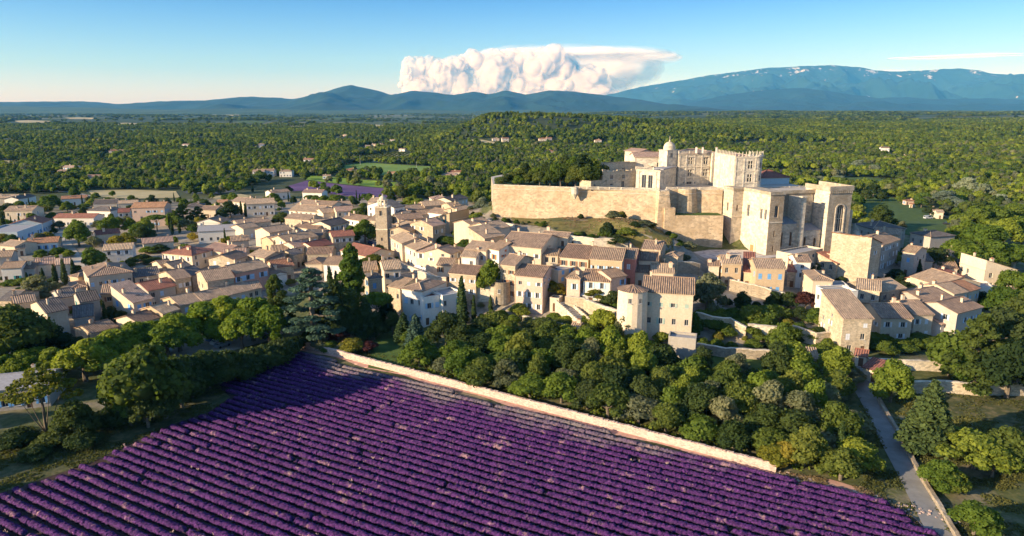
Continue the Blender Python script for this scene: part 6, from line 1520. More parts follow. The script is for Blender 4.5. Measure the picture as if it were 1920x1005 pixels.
# ---- the wood behind the field wall, planted in uneven lines
POLYW = np.array([W(*p) for p in [(772, 695), (870, 722), (1000, 752), (1150, 795), (1300, 836), (1440, 872), (1530, 890), (1612, 915), (1612, 850), (1588, 760), (1578, 705), (1480, 715), (1400, 722), (1320, 712), (1240, 705), (1200, 672), (1120, 652), (1000, 650), (900, 645), (800, 655)]])
cand = []
d_ax = wdir; n_ax = -wnrm
for r_i in range(9):
    off = 4.5+r_i*5.6
    s = R.uniform(0, 3)
    while s < 165:
        q = WA+d_ax*s+n_ax*(off+R.uniform(-1.4, 1.4))
        if inpoly(np.array([q.x]), np.array([q.y]), POLYW)[0]: cand.append((r_i, q.x, q.y))
        s += R.uniform(4.8, 7.2)
ROWN = ['front row', 'second row', 'third row', 'fourth row', 'fifth row', 'sixth row', 'seventh row', 'eighth row', 'rearmost row']
ZO = 0
for r_i in range(9):
    rw = sorted([(x, y) for k, x, y in cand if k == r_i], key=lambda p: proj(p[0], p[1], 4)[0])
    for i, (x, y) in enumerate(rw):
        px = proj(x, y, 4)[0]; t = R.random()
        kind = 'obush' if (px < 880 and t < .6 and r_i < 2) else 'olive' if t < .16 else 'bush' if t < .27 else 'oak' if t < .62 else 'oakb' if t < .8 else 'dark'
        if px > 1500 and R.random() < .4: kind = 'obush'
        H = R.uniform(6.2, 9.6)*(1.08 if r_i in (2, 3, 4) else .95); w = R.uniform(6.4, 10.8)
        if kind == 'obush': H *= .7
        tree_at(x, y, T1(x, y)-.2, H, w, kind, '%s tree from the left in the %s of the wood behind the field wall' % (ordn(i+1), ROWN[r_i]), 'trees of the wood behind the field wall')
T_(None, None, 'thin dark cypress', 'standing alone near the right end of the wood', [(1581, 790, 8, 2)], 'cypress')
T_(None, 'yellow-green bushes at the field wall end', 'yellow-green bushes', 'where the field wall ends', [(1455, 832, 4.5, 6), (1478, 826, 5, 7), (1495, 838, 4, 5)], 'yellow')
# low undergrowth of the wood (nobody could count it)
und = []
for _ in range(1500):
    x = R.uniform(POLYW[:, 0].min(), POLYW[:, 0].max()); y = R.uniform(POLYW[:, 1].min(), POLYW[:, 1].max())
    if inpoly(np.array([x]), np.array([y]), POLYW)[0]: und.append((x, y))
und = und[:420]
rs = np.random.RandomState(3); P_ = []; N_ = []
for x, y in und:
    k = 26; d = sph(k, rs); d[:, 2] = np.abs(d[:, 2]); s = rs.uniform(.5, 1.3); P_.append(np.array([x, y, T1(x, y)])+d*np.array([s*1.3, s*1.3, s])); N_.append(d)
V_ = leaf_quads(np.concatenate(P_), np.concatenate(N_), .3, rs)
u_ = link(bpy.data.objects.new('undergrowth', fast_mesh('undergrowth', V_, np.arange(len(V_)).reshape(-1, 4), LF['bush' if 'bush' in LF else 'ivy']))); tag(u_, 'low green undergrowth between the trunks of the wood', 'undergrowth', kind='stuff')
print('TREES', len(TREEPOS))
# trees just outside the left edge of the view whose shade lies over the near corner of the field
for i, (x, y, H) in enumerate([(-116, 92, 14), (-128, 97, 15), (-110, 84, 13), (-139, 106, 13), (-122, 80, 10), (-150, 118, 12), (-128, 126, 14), (-136, 138, 15), (-146, 128, 15), (-130, 150, 14), (-142, 158, 15), (-124, 112, 12), (-160, 140, 16)]):
    tree_at(x, y, T1(x, y)-.1, H, 11, 'oak', '%s verge tree outside the left edge, shading the near lavender' % ordn(i+1), 'verge trees beyond the left edge')
# ------------------------------------------------------------ fields and tracks beyond the village
Z6 = (500, 230, 4.8); Z7 = (1560, 250, 5.025)
FIELDS = []
def field(name, pts, mat, Z=None, z=-6, off=.25, step=6):
    p = pl_(pts, Z) if Z else pts
    P = [on(a, b, 0)[:2] for a, b in p]; FIELDS.append((np.array(P))); o = drape(name, P, mat, step, off); tag(o, kind='structure'); return o
def rowsmat(name, c0, c1, ang, period, rough=.95):
    t = NT(name, rough); o = t.coord(); w = t.node('ShaderNodeTexWave', Scale=1.0, Distortion=.8, Detail=2.0)
    t.l.new(t.mapping(t.mapping(o, (1, 1, 1), (0, 0, ang)), (.314/period*2, .02, 1)), w.inputs['Vector']); n = t.noise(o, .03, 4)
    c = t.mix(w.outputs['Fac'], c0, c1); c = t.mix(t.ramp(n, [(.35, .5), (.65, 0.0)]), c, mul(c0, .8)); return t.out(c)
field('far_lavender_field', [(180, 575), (370, 520), (780, 570), (1190, 605), (1190, 660), (1000, 690), (700, 660), (540, 640), (520, 600), (230, 620)], rowsmat('far_lavender', (.075, .035, .11), (.20, .115, .25), .4, 2.4), Z6, -2)
field('far_lavender_field', [(1400, 600), (1450, 580), (1600, 590), (1560, 620), (1480, 640), (1410, 645)], rowsmat('far_lavender_b', (.05, .025, .08), (.24, .17, .26), 2.0, 3.), Z6, -3)
field('bright_vineyard', [(290, 495), (390, 475), (700, 500), (1240, 545), (1420, 560), (1440, 580), (1180, 600), (780, 562), (370, 518)], rowsmat('vine_green', (.15, .24, .02), (.24, .36, .03), .5, 3.), Z6, -3)
field('green_meadow', [(660, 385), (900, 360), (1560, 402), (1560, 440), (1500, 480), (1050, 480), (820, 440), (680, 430)], simple('meadow', [(.3, (.10, .18, .03)), (.6, (.18, .27, .05)), (.8, (.30, .32, .10))], .02), Z6, -4)
field('orchard_field', [(775, 315), (1000, 280), (1180, 262), (1440, 300), (1260, 330), (1100, 358), (780, 345)], simple('orchard_straw', [(.3, (.34, .30, .12)), (.7, (.5, .45, .22))], .03), Z6, -5)
field('straw_field', [(165, 358), (250, 356), (330, 359), (338, 371), (250, 373), (175, 368)], STUB, None, -2)
strip('valley_road', [on(a, b, 0)[:2] for a, b in [(-80, 352), (0, 353), (60, 355), (130, 360), (170, 368)]], 5, ASPH, .2)
field('straw_field', [(390, 372), (440, 362), (470, 368), (440, 380)], STUB, None, -1)
field('pale_field', [(880, 262), (905, 262), (932, 268), (930, 276), (905, 272)], STUB, None, -6, step=12)
field('pale_field', [(1050, 270), (1115, 272), (1118, 277), (1060, 275)], STUB, None, -6, step=12)
field('pale_field', [(1560, 372), (1700, 376), (1660, 385), (1580, 382)], LAWN, None, -5)
field('pale_field', [(-80, 300), (60, 302), (35, 312), (-80, 312)], STUB, None, -6, step=12)
field('pale_field', [(140, 262), (262, 261), (225, 267), (150, 268)], GRAV, None, -6, step=18)
field('green_meadow', [(1600, 368), (1640, 362), (1700, 378), (1760, 395), (1790, 425), (1760, 455), (1700, 440), (1650, 430), (1610, 400)], LAWN, None, -3)
field('purple_field', [(1430, 318), (1560, 320), (1600, 328), (1500, 330), (1430, 326)], rowsmat('far_lavender_c', (.05, .04, .07), (.13, .11, .15), .4, 2.4), None, -5)
field('purple_field', [(340, 357), (420, 354), (450, 357), (410, 364), (350, 363)], simple('shade_tinted_field', [(.3, (.05, .06, .07)), (.7, (.09, .1, .1))], .1), None, -3)  # dark blue-grey strip, shade put into the field's colour
field('green_meadow', [(1500, 336), (1620, 332), (1760, 344), (1640, 350), (1540, 348)], LAWN, None, -5)
field('pale_field', [(1780, 340), (1800, 345), (1830, 352), (1790, 352)], DRYG, None, -5)
for cx, cy, w_, h_, mt in [(240, 233, 46, 1.6, STUB), (330, 223, 60, 1.5, LAWN), (470, 229, 50, 2, LAWN), (560, 240, 36, 1.8, STUB), (640, 223, 60, 1.6, LAWN), (700, 236, 34, 1.5, STUB), (90, 246, 70, 2.2, LAWN), (520, 256, 30, 1.8, LAWN),
    (60, 228, 60, 1.6, STUB), (400, 243, 40, 2, STUB), (800, 227, 40, 1.3, LAWN), (150, 222, 50, 1.2, STUB), (420, 216, 60, 1.0, STUB), (250, 246, 36, 1.8, LAWN), (30, 268, 60, 2.6, LAWN), (380, 262, 40, 2, LAWN), (1100, 226, 40, 1, STUB), (1720, 224, 70, 1.2, LAWN)]:
    h_ *= 2.6; w_ *= 1.2
    field('distant_field', [(cx-w_*.5, cy-h_*.3), (cx-w_*.1, cy-h_*.6), (cx+w_*.5, cy-h_*.2), (cx+w_*.35, cy+h_*.6), (cx-w_*.3, cy+h_*.5)], mt, None, -6, step=28, off=1.0)
# rows of small trees on the orchard field
om = []
P = FIELDS[4]; x0, y0 = P.min(0); x1, y1 = P.max(0)
# ---- woodland out to the plain: one mass of crowns on points
fx = []; rs = np.random.RandomState(11)
BND = np.array([(-400, 366), (0, 364), (130, 362), (165, 355), (330, 357), (345, 367), (440, 368), (470, 350), (560, 328), (580, 352), (600, 365), (740, 374), (800, 370), (860, 372), (915, 392), (925, 420), (1600, 420), (1620, 395), (1700, 420), (1780, 452), (1800, 480), (2400, 560)], float)
def bandpts(y0, y1, sp, jit=.5):
    ny = int((y1-y0)/sp); out = []
    for i in range(ny):
        y = y0+i*sp; n = int(2*(.86*y+80)/sp); x = -(.86*y+80)+np.arange(n)*sp
        out.append(np.stack([x+rs.uniform(-jit, jit, n)*sp, y+rs.uniform(-jit, jit, n)*sp], 1))
    return np.concatenate(out)
def allowed(p, dens, scale):
    z = T(p[:, 0], p[:, 1]); px = 960+1280*p[:, 0]/(p[:, 1]*CP-(z-CAMZ)*SP); py = 502.5-1280*(p[:, 1]*SP+(z-CAMZ)*CP)/(p[:, 1]*CP-(z-CAMZ)*SP)
    ok = py < np.interp(px, BND[:, 0], BND[:, 1])
    for F_ in FIELDS: ok &= ~inpoly(p[:, 0], p[:, 1], F_)
    n = np.array([mn.fractal(Vector((x/scale, y/scale*1.6, 1.7)), 1, 2, 3) for x, y in p])
    lim = dens[0]+np.where(p[:, 0] < 0, .16, 0)*np.clip((p[:, 1]-500)/600, 0, 1)+np.where(p[:, 0] < .1*p[:, 1], .30, 0)*np.clip((p[:, 1]-1000)/900, 0, 1)
    ok &= (n > lim) | (rs.rand(len(p)) < dens[1])
    # long open strips of cropland on the left
    return p[ok], z[ok], n[ok]
for (x, y, w) in TREEPOS: pass
FARH = [(212, 290, 14), (225, 287, 12), (120, 262, 14), (118, 328, 13), (130, 324, 15), (175, 340, 20), (272, 296, 9), (347, 278, 12), (435, 277, 12), (490, 277, 10), (578, 308, 13), (484, 332, 12), (500, 331, 14), (535, 332, 13), (612, 336, 8), (656, 326, 14), (735, 331, 10),
        (842, 335, 16), (855, 330, 12), (700, 274, 8), (715, 274, 8), (735, 268, 10), (764, 271, 8), (753, 284, 10), (842, 289, 10), (690, 280, 10), (646, 256, 10), (672, 258, 8), (930, 264, 12), (948, 266, 12), (1018, 259, 14), (1030, 262, 10), (1122, 267, 12), (1030, 288, 14), (1660, 290, 13), (1692, 297, 12), (1705, 290, 9), (1707, 385, 6), (1763, 405, 8), (928, 308, 8), (605, 358, 4)]
HC_ = []
for px, py, L in FARH:
    x, y, z = on(px, py, 0); HC_.append((x, y, z, L))
HCA = np.array([(h[0], h[1]) for h in HC_])
def clear(p, r):
    ok = np.ones(len(p), bool)
    for x, y in HCA:
        k = 1+math.hypot(x, y)/900.
        ok &= (((p[:, 0]-x)/r)**2+((p[:, 1]-(y-r*.7*k))/(r*k))**2) > 1
    return ok
parts = []
p, z, n = allowed(bandpts(330, 1150, 7.6), (-.42, .25), 120.); k = clear(p, 13); parts.append((p[k], z[k], rs.uniform(.70, 1.12, k.sum())**1.6, n[k], 0))
p, z, n = allowed(bandpts(1150, 2600, 9.8), (-.35, .2), 260.); k = clear(p, 20); parts.append((p[k], z[k], rs.uniform(.7, 1.3, k.sum()), n[k], 1))
p, z, n = allowed(bandpts(2600, 7500, 27), (-.05, .04), 520.); parts.append((p, z, rs.uniform(1.5, 2.8, len(p)), n, 2))
farmat = {}
def forest(name, p, z, s, protos, zs, label, n):
    me = bpy.data.meshes.new(name); me.vertices.add(len(p)); me.vertices.foreach_set('co', np.column_stack([p, z-.3]).astype(np.float32).ravel())
    a = me.attributes.new('size', 'FLOAT', 'POINT'); a.data.foreach_set('value', s.astype(np.float32))
    a = me.attributes.new('tall', 'FLOAT', 'POINT'); a.data.foreach_set('value', (zs*rs.uniform(.75, 1.25, len(p))).astype(np.float32))
    a = me.attributes.new('turn', 'FLOAT', 'POINT'); a.data.foreach_set('value', rs.uniform(0, 6.28, len(p)).astype(np.float32))
    a = me.attributes.new('pick', 'INT', 'POINT'); a.data.foreach_set('value', rs.randint(0, len(protos), len(p)).astype(np.int32))
    me.update(); ob = link(bpy.data.objects.new(name, me)); tag(ob, label, 'woodland', kind='stuff')
    g = bpy.data.node_groups.new(name, 'GeometryNodeTree'); g.interface.new_socket('Geometry', in_out='INPUT', socket_type='NodeSocketGeometry'); g.interface.new_socket('Geometry', in_out='OUTPUT', socket_type='NodeSocketGeometry')
    N = g.nodes; Lk = g.links; gi = N.new('NodeGroupInput'); go = N.new('NodeGroupOutput')
    jn = N.new('GeometryNodeGeometryToInstance'); 
    for pr in protos:
        oi = N.new('GeometryNodeObjectInfo'); oi.inputs['Object'].default_value = pr; oi.inputs['As Instance'].default_value = True
        Lk.new(oi.outputs['Geometry'], jn.inputs['Geometry'])
    jn2 = N.new('GeometryNodeJoinGeometry')
    for l in list(jn.inputs['Geometry'].links): pass
    N.remove(jn)
    for nd in [x for x in N if x.bl_idname == 'GeometryNodeObjectInfo']: Lk.new(nd.outputs['Geometry'], jn2.inputs[0])
    ip = N.new('GeometryNodeInstanceOnPoints'); Lk.new(gi.outputs[0], ip.inputs['Points']); Lk.new(jn2.outputs[0], ip.inputs['Instance']); ip.inputs['Pick Instance'].default_value = True
    def at_(nm, ty):
        q = N.new('GeometryNodeInputNamedAttribute'); q.data_type = ty; q.inputs['Name'].default_value = nm; return q.outputs['Attribute']
    Lk.new(at_('pick', 'INT'), ip.inputs['Instance Index'])
    cr = N.new('ShaderNodeCombineXYZ'); Lk.new(at_('turn', 'FLOAT'), cr.inputs[2]); Lk.new(cr.outputs[0], ip.inputs['Rotation'])
    cs_ = N.new('ShaderNodeCombineXYZ'); sz = at_('size', 'FLOAT'); Lk.new(sz, cs_.inputs[0]); Lk.new(sz, cs_.inputs[1]); Lk.new(at_('tall', 'FLOAT'), cs_.inputs[2]); Lk.new(cs_.outputs[0], ip.inputs['Scale'])
    Lk.new(ip.outputs[0], go.inputs[0])
    m = ob.modifiers.new('woods', 'NODES'); m.node_group = g
    return ob
def lowproto(name, seed, mat, n, size, nl=7):
    L_ = rlobes(seed, nl, 2.9, 2.4, 6.6, 1.7, 2.5); me = crown_from(L_, n, size, seed, LF[mat], .82, nclump=8); return bpy.data.objects.new(name, me)
pr0 = [lowproto('woodland_tree', 300+i, m, 520, .62) for i, m in enumerate(['oak', 'oakb', 'oakb', 'oak', 'plane', 'oakb', 'oak', 'olive'])]
pr1 = [lowproto('woodland_clump', 320+i, m, 200, .95) for i, m in enumerate(['oakb', 'oak', 'oakb', 'oakb', 'oak'])]
pr2 = [lowproto('woodland_patch', 330+i, m, 130, 1.3, 5) for i, m in enumerate(['oak', 'oak', 'dark', 'oakb'])]
labs = ['oak and pine woodland from the town edge to the low hill', 'denser woodland covering the low hill and middle distance', 'far copses dotted over the hazy plain']
for (p, z, s, n, lv), pr, lb in zip(parts, (pr0, pr1, pr2), labs):
    forest('woodland', p, z, s, pr, (1.0, 1.15, 1.25)[lv], lb, n)
# small round trees in lines on the orchard field
P = FIELDS[4]; q = []
for i in range(40):
    for j in range(26):
        x = P[:, 0].min()+i*6.5; y = P[:, 1].min()+j*9.
        if inpoly(np.array([x]), np.array([y]), P)[0]: q.append((x, y))
if q:
    q = np.array(q); forest('orchard_trees', q, T(q[:, 0], q[:, 1]), np.full(len(q), .42), pr0[:1], .3, 'small round fruit trees in lines on the straw field', q[:, 0])

# ---- scattered houses among the woods
RNDH = random.Random(5)
WL = ['white villa', 'cream farmhouse', 'pale cottage', 'tan-roofed house', 'low white house']
WHERE = {0: 'white villa with terrace among trees at far left', 10: 'white two-storey villa at the edge of the woods above the far vineyard'}
def farhouse(i, px, py, L):
    x, y, z, _ = HC_[i]; wm = RNDH.choice(['white', 'white', 'cream', 'pink']); rm = RNDH.choice(['tan', 'pinkt', 'orange', 'tan'])
    h = RNDH.choice((3.4, 3.6, 5.6)) if L > 9 else 3.0
    if px in (1660,): h, wm, rm = 9, 'white', 'tan'
    if px in (484, 500, 535, 578): h, wm = 5.6, 'white'
    g = T1(x, y); dpx = L*1280/y*.5; a = px-dpx; b = px+dpx
    _, pe = proj(x, y, g+h)
    near = 'in the woods left of the low hill' if px < 830 else 'on the low wooded hill' if px < 1200 else 'in the wooded valley at right'
    bandn = 'far back' if y > 1100 else 'halfway back' if y > 650 else 'near the town'
    nbr = sorted(range(len(FARH)), key=lambda k: FARH[k][0]).index(i)+1
    lab = '%s with %s roof, %s, %s of the scattered country houses from left' % ({'white': 'white house', 'cream': 'cream house', 'pink': 'pinkish house'}[wm], {'tan': 'tan', 'pinkt': 'pink', 'orange': 'orange'}[rm], bandn, ordn(nbr))
    house(a, pe+RNDH.uniform(-.3, .3), b, pe, L*.65, h, RNDH.choice(['gx', 'gx', 'hip']), wm, rm, lab, 'b' if RNDH.random() < .4 else 'w', zeave=g+h, chim=1, group='scattered country houses')
for i, (px, py, L) in enumerate(FARH): farhouse(i, px, py, L)

# ------------------------------------------------------------ mountains
def mountmat(name, c0, c1, rock, amt):
    t = NT(name, 1.0); pos = t.n.new('ShaderNodeNewGeometry').outputs['Position']
    n = t.noise(pos, .0012, 8, .65); c = t.ramp(n, [(.35, c0), (.65, c1)])
    v = t.noise(t.mapping(pos, (1, 1, 2.2)), .0016, 6, .6); v2_ = t.noise(pos, .0045, 6, .7)
    sx = t.n.new('ShaderNodeSeparateXYZ'); t.l.new(pos, sx.inputs[0])
    hgt = t.n.new('ShaderNodeMapRange'); hgt.inputs[1].default_value = 900; hgt.inputs[2].default_value = 1900; hgt.inputs[4].default_value = .16; t.l.new(sx.outputs[2], hgt.inputs[0])
    m = t.math('ADD', t.math('MULTIPLY', t.math('ADD', v, v2_), .5), hgt.outputs[0])
    c = t.mix(t.ramp(m, [(amt, 0.0), (amt+.03, 1.0)]), c, rock)
    return t.out(c)
def mountain(name, label, D, prof, depth, mat, seed, foot=-10, rough=.16, n=520, gully=1.):
    px = np.array([p[0] for p in prof], float); py = np.array([p[1] for p in prof], float)
    xs = np.linspace(px[0], px[-1], n); ys = np.interp(xs, px, py)
    ys = np.convolve(np.pad(ys, 1, 'edge'), np.array([.25, .5, .25]), 'valid')+np.array([.9*mn.noise(Vector((q/22., seed, 0)))+.5*mn.noise(Vector((q/9., seed, 3))) for q in xs])
    m = 90; ts = np.concatenate([np.linspace(0, 1, 64), np.linspace(1, 1.5, m-64+1)[1:]]); m = len(ts); V = np.zeros((n, m, 3))
    for i in range(n):
        u, dy, dz = ray(xs[i], ys[i]); s = D/dy; X = u*s; zc = CAMZ+dz*s
        for j in range(m):
            t = ts[j]; y = D-depth*(1-t); q = t if t <= 1 else 2-t
            a = mn.ridged_multi_fractal(Vector((X/2600.+seed, y/3800., seed*.7)), 1.0, 2.1, 5, 1.0, 2.0)
            b = mn.fractal(Vector((X/900., y/900., seed)), 1, 2, 4)
            sh = q**1.25*(3-2*q)/1.0 if q < 1 else 1.0
            sh = q**.95*(1-.25*math.sin(math.pi*q))
            w = math.sin(math.pi*min(1, q))**.8*gully
            V[i, j] = (X, y, foot+(zc-foot)*sh+(zc-foot)*w*rough*(a-1.25)+b*w*zc*.05)
    id_ = np.arange(n*m).reshape(n, m); f = np.stack([id_[:-1, :-1], id_[1:, :-1], id_[1:, 1:], id_[:-1, 1:]], -1).reshape(-1, 4)
    o = link(bpy.data.objects.new(name, fast_mesh(name, V.reshape(-1, 3), f, mat, True))); tag(o, label, None, kind='structure'); return o
GR0, GR1, RK = (.007, .026, .018), (.018, .048, .032), (.5, .48, .46)
mountain('mountains', 'blue wooded range with the pointed summit left of the cloud', 13500, [(-900, 205), (-500, 199), (-200, 196), (0, 191), (100, 190), (160, 190), (220, 195), (300, 190), (400, 188), (435, 183), (470, 181), (520, 183), (545, 186), (580, 181), (610, 172), (640, 163), (657, 159), (672, 162), (700, 168), (735, 178), (770, 170), (800, 172), (850, 178), (890, 171), (915, 177), (950, 169), (985, 178), (1030, 169), (1080, 172), (1130, 178), (1200, 187), (1260, 197), (1350, 207)], 4200, mountmat('range_forest', GR0, GR1, RK, .66), 2.3, rough=.6)
mountain('mountains', 'long high blue mountain with pale scree near the top', 26000, [(1000, 208), (1080, 190), (1130, 179), (1160, 173), (1200, 163), (1280, 150), (1330, 141), (1370, 136), (1440, 127), (1470, 126), (1500, 124), (1560, 122), (1610, 126), (1640, 131), (1665, 134), (1690, 134), (1730, 132), (1760, 130), (1800, 128), (1835, 132), (1860, 138), (1890, 140), (1920, 138), (2000, 145), (2150, 165), (2400, 190), (2700, 205)], 7500, mountmat('high_mountain', GR0, GR1, RK, .622), 5.1, rough=.6)
mountain('mountains', 'darker forested foothills in front of the high mountain', 17500, [(1150, 208), (1250, 200), (1300, 192), (1350, 180), (1400, 173), (1440, 168), (1500, 165), (1550, 170), (1600, 178), (1650, 184), (1700, 182), (1760, 186), (1850, 184), (1950, 188), (2100, 186), (2300, 196), (2500, 207)], 3800, mountmat('foothills', mul(GR0, .8), mul(GR1, .75), RK, .68), 8.4, rough=.55)
mountain('hills', 'low green hills along the foot of the left range', 9200, [(-900, 206), (-500, 203), (-100, 201), (0, 199), (90, 200), (200, 203), (320, 206), (430, 203), (520, 205), (640, 207), (760, 205), (880, 208), (1000, 206), (1100, 209), (1300, 210)], 2600, mountmat('low_hills', (.02, .05, .018), (.06, .10, .035), (.3, .27, .18), .64), 11.3, rough=.3, n=420)
# ------------------------------------------------------------ the thundercloud, far behind the mountains and outside the haze
def cloudmat():
    t = NT('cloud_droplets', 1.0); t.b.inputs['Specular IOR Level'].default_value = 0
    t.b.inputs['Base Color'].default_value = (.86, .79, .75, 1)
    ge = t.n.new('ShaderNodeNewGeometry'); vm = t.n.new('ShaderNodeMix'); vm.data_type = 'VECTOR'; vm.inputs[0].default_value = .93
    t.l.new(ge.outputs['Normal'], vm.inputs[4]); vm.inputs[5].default_value = (-.75, -.45, .5)      # light scattered about inside the cloud
    nm = t.n.new('ShaderNodeVectorMath'); nm.operation = 'NORMALIZE'; t.l.new(vm.outputs[1], nm.inputs[0]); t.l.new(nm.outputs[0], t.b.inputs['Normal'])
    tr = t.n.new('ShaderNodeBsdfTranslucent'); tr.inputs['Color'].default_value = (.95, .95, .97, 1)
    mx = t.n.new('ShaderNodeMixShader'); mx.inputs[0].default_value = .45; t.l.new(t.b.outputs[0], mx.inputs[1]); t.l.new(tr.outputs[0], mx.inputs[2])
    lw = t.n.new('ShaderNodeLayerWeight'); lw.inputs['Blend'].default_value = .5
    tp = t.n.new('ShaderNodeBsdfTransparent'); m2 = t.n.new('ShaderNodeMixShader'); t.l.new(t.ramp(lw.outputs['Facing'], [(.1, .40), (.85, 1.0)]), m2.inputs[0])
    t.l.new(mx.outputs[0], m2.inputs[1]); t.l.new(tp.outputs[0], m2.inputs[2])
    t.l.new(m2.outputs[0], t.n['Material Output'].inputs['Surface']); return t.mat
CL = cloudmat()
def puff(o, c, r, seed, amp=.22, nu=56, nv=34, lump=1.0):
    th = np.linspace(0.001, np.pi-.001, nv); ph = np.linspace(0, 2*np.pi, nu, endpoint=False)
    V = []
    for t in th:
        for f in ph:
            d = Vector((math.sin(t)*math.cos(f), math.sin(t)*math.sin(f), math.cos(t)))
            q = Vector((d.x*r[0], d.y*r[1], d.z*r[2]))/1500.*lump+Vector((seed*3.1, seed, 0))
            k = 1+amp*(abs(mn.noise(q*.8))*1.5+abs(mn.noise(q*1.9))*.8+abs(mn.noise(q*4.3))*.4-.6)
            V.append((c[0]+d.x*r[0]*k, c[1]+d.y*r[1]*k, c[2]+d.z*r[2]*k))
    id_ = np.arange(nu*nv).reshape(nv, nu); i1_ = np.roll(id_, -1, 1)
    return np.array(V), np.stack([id_[:-1], i1_[:-1], i1_[1:], id_[1:]], -1).reshape(-1, 4)
CD = 60000.
def cpx_(px, py): x, z = Vz(px, py, CD); return x, z
KP = CD/1280.
def loaf(top, bot, B, amp, n, seed, yoff=0., m=64, sc=1.0, pw=.8):
    amp = amp*.42
    """closed cloud body: an upright loaf whose outline follows top and bottom heights, swollen by billows"""
    px = np.linspace(top[0][0], top[-1][0], n); tp = np.interp(px, [q[0] for q in top], [q[1] for q in top]); bt = np.interp(px, [q[0] for q in bot], [q[1] for q in bot])
    V = np.zeros((n, m, 3))
    for i in range(n):
        e = min(1, (i/(n-1))*9, (1-i/(n-1))*9); e = math.sqrt(max(1e-4, 1-(1-e)**2))
        x, zt = cpx_(px[i], tp[i]); _, zb = cpx_(px[i], bt[i]); mid = (zt+zb)/2; hf = (zt-zb)/2
        for j in range(m):
            f = 2*math.pi*j/m; s, c = math.sin(f), math.cos(f)
            z = mid+hf*s; y = CD+yoff-B*e*math.copysign(abs(c)**pw, c)
            q = Vector((x/2100.*sc+seed, y/2100.*sc, z/1900.*sc))
            w3 = Vector((mn.noise(q*.9+Vector((5, 0, 0))), mn.noise(q*.9+Vector((0, 7, 0))), mn.noise(q*.9)))*.5
            bl = abs(mn.noise(q+w3))*1.1+abs(mn.noise((q+w3)*2.3))*.55+abs(mn.noise(q*5.1+w3))*.28+abs(mn.noise(q*11.))*.12-.35
            d = amp*bl*e
            V[i, j] = (x+d*.25*(1 if i > n/2 else -1), y-d*c, z+d*.35*s)
    id_ = np.arange(n*m).reshape(n, m); i1_ = np.roll(id_, -1, 1)
    return V.reshape(-1, 3), np.stack([id_[:-1], i1_[:-1], i1_[1:], id_[1:]], -1).reshape(-1, 4)
def join(L):
    Vs = []; Fs = []; b = 0
    for v, f in L: Vs.append(v); Fs.append(f+b); b += len(v)
    return np.concatenate(Vs), np.concatenate(Fs)
blobs = [(782, 140, 30, 32), (808, 134, 32, 28), (766, 158, 17, 26), (838, 150, 34, 36), (800, 172, 42, 28), (868, 165, 30, 30), (880, 124, 32, 26), (856, 120, 26, 15), (905, 116, 36, 18), (940, 114, 40, 20), (985, 112, 46, 20),
 (930, 140, 42, 40), (990, 132, 44, 32), (1035, 124, 42, 28), (1052, 146, 32, 36), (1000, 160, 46, 30), (930, 172, 50, 24), (1046, 168, 34, 24), (1062, 126, 26, 24), (1028, 112, 46, 14), (1000, 180, 60, 18), (880, 180, 50, 20), (1100, 160, 44, 34), (1120, 178, 40, 20)]
rs = np.random.RandomState(4)
for px, py, rx, rz in list(blobs[:20]):
    for _ in range(4):
        a = rs.uniform(0, 2*math.pi); q = rs.uniform(.2, .62); k = rs.uniform(.25, .5); blobs.append((px+rx*q*math.cos(a), min(max(py-rz*q*math.sin(a), 106 if px > 870 else 118), 186), rx*k, rx*k))
bodies = []
for i, (px, py, rx, rz) in enumerate(blobs):
    x, z = cpx_(px, py); bodies.append(puff(None, (x, CD+rs.uniform(-1200, 1200)-(0 if i < 24 else 800), z), (rx*KP, rx*KP*.8, rz*KP), i+1, .2, *((64, 40) if i < 24 else (30, 18))))
v, f = join(bodies)
o = link(bpy.data.objects.new('cloud', fast_mesh('cloud', v, f, CL, True))); tag(o, 'billowing creamy thundercloud rising behind the mountains', None, kind='structure')
def anvmat():
    t = NT('ice_veil', 1.0); t.b.inputs['Base Color'].default_value = (.86, .82, .80, 1)
    ge = t.n.new('ShaderNodeNewGeometry'); vm = t.n.new('ShaderNodeMix'); vm.data_type = 'VECTOR'; vm.inputs[0].default_value = .9
    t.l.new(ge.outputs['Normal'], vm.inputs[4]); vm.inputs[5].default_value = (-.75, -.45, .5)
    nm = t.n.new('ShaderNodeVectorMath'); nm.operation = 'NORMALIZE'; t.l.new(vm.outputs[1], nm.inputs[0]); t.l.new(nm.outputs[0], t.b.inputs['Normal'])
    lw = t.n.new('ShaderNodeLayerWeight'); lw.inputs['Blend'].default_value = .5
    n = t.noise(t.mapping(t.coord(), (.00012, .00012, .0005)), 1.0, 5, .6)
    tp = t.n.new('ShaderNodeBsdfTransparent'); mx = t.n.new('ShaderNodeMixShader')
    al = t.math('MULTIPLY', t.ramp(lw.outputs['Facing'], [(.0, .58), (.85, 0.0)]), t.ramp(n, [(.35, .55), (.6, 1.0)]))
    t.l.new(al, mx.inputs[0])
    t.l.new(tp.outputs[0], mx.inputs[1]); t.l.new(t.b.outputs[0], mx.inputs[2]); t.l.new(mx.outputs[0], t.n['Material Output'].inputs['Surface']); return t.mat
L_ = []
for i, (px, py, rx, rz) in enumerate([(930, 104, 90, 18), (1000, 98, 120, 24), (1080, 96, 150, 24), (1170, 94, 120, 20), (1235, 99, 72, 17), (1130, 135, 85, 56), (1180, 122, 90, 40), (1090, 165, 80, 36)]):
    x, z = cpx_(px, py); L_.append(puff(None, (x, CD+5200+i*60, z), (rx*KP, rx*KP*.6, rz*KP), i+40, .05))
v, f = join(L_)
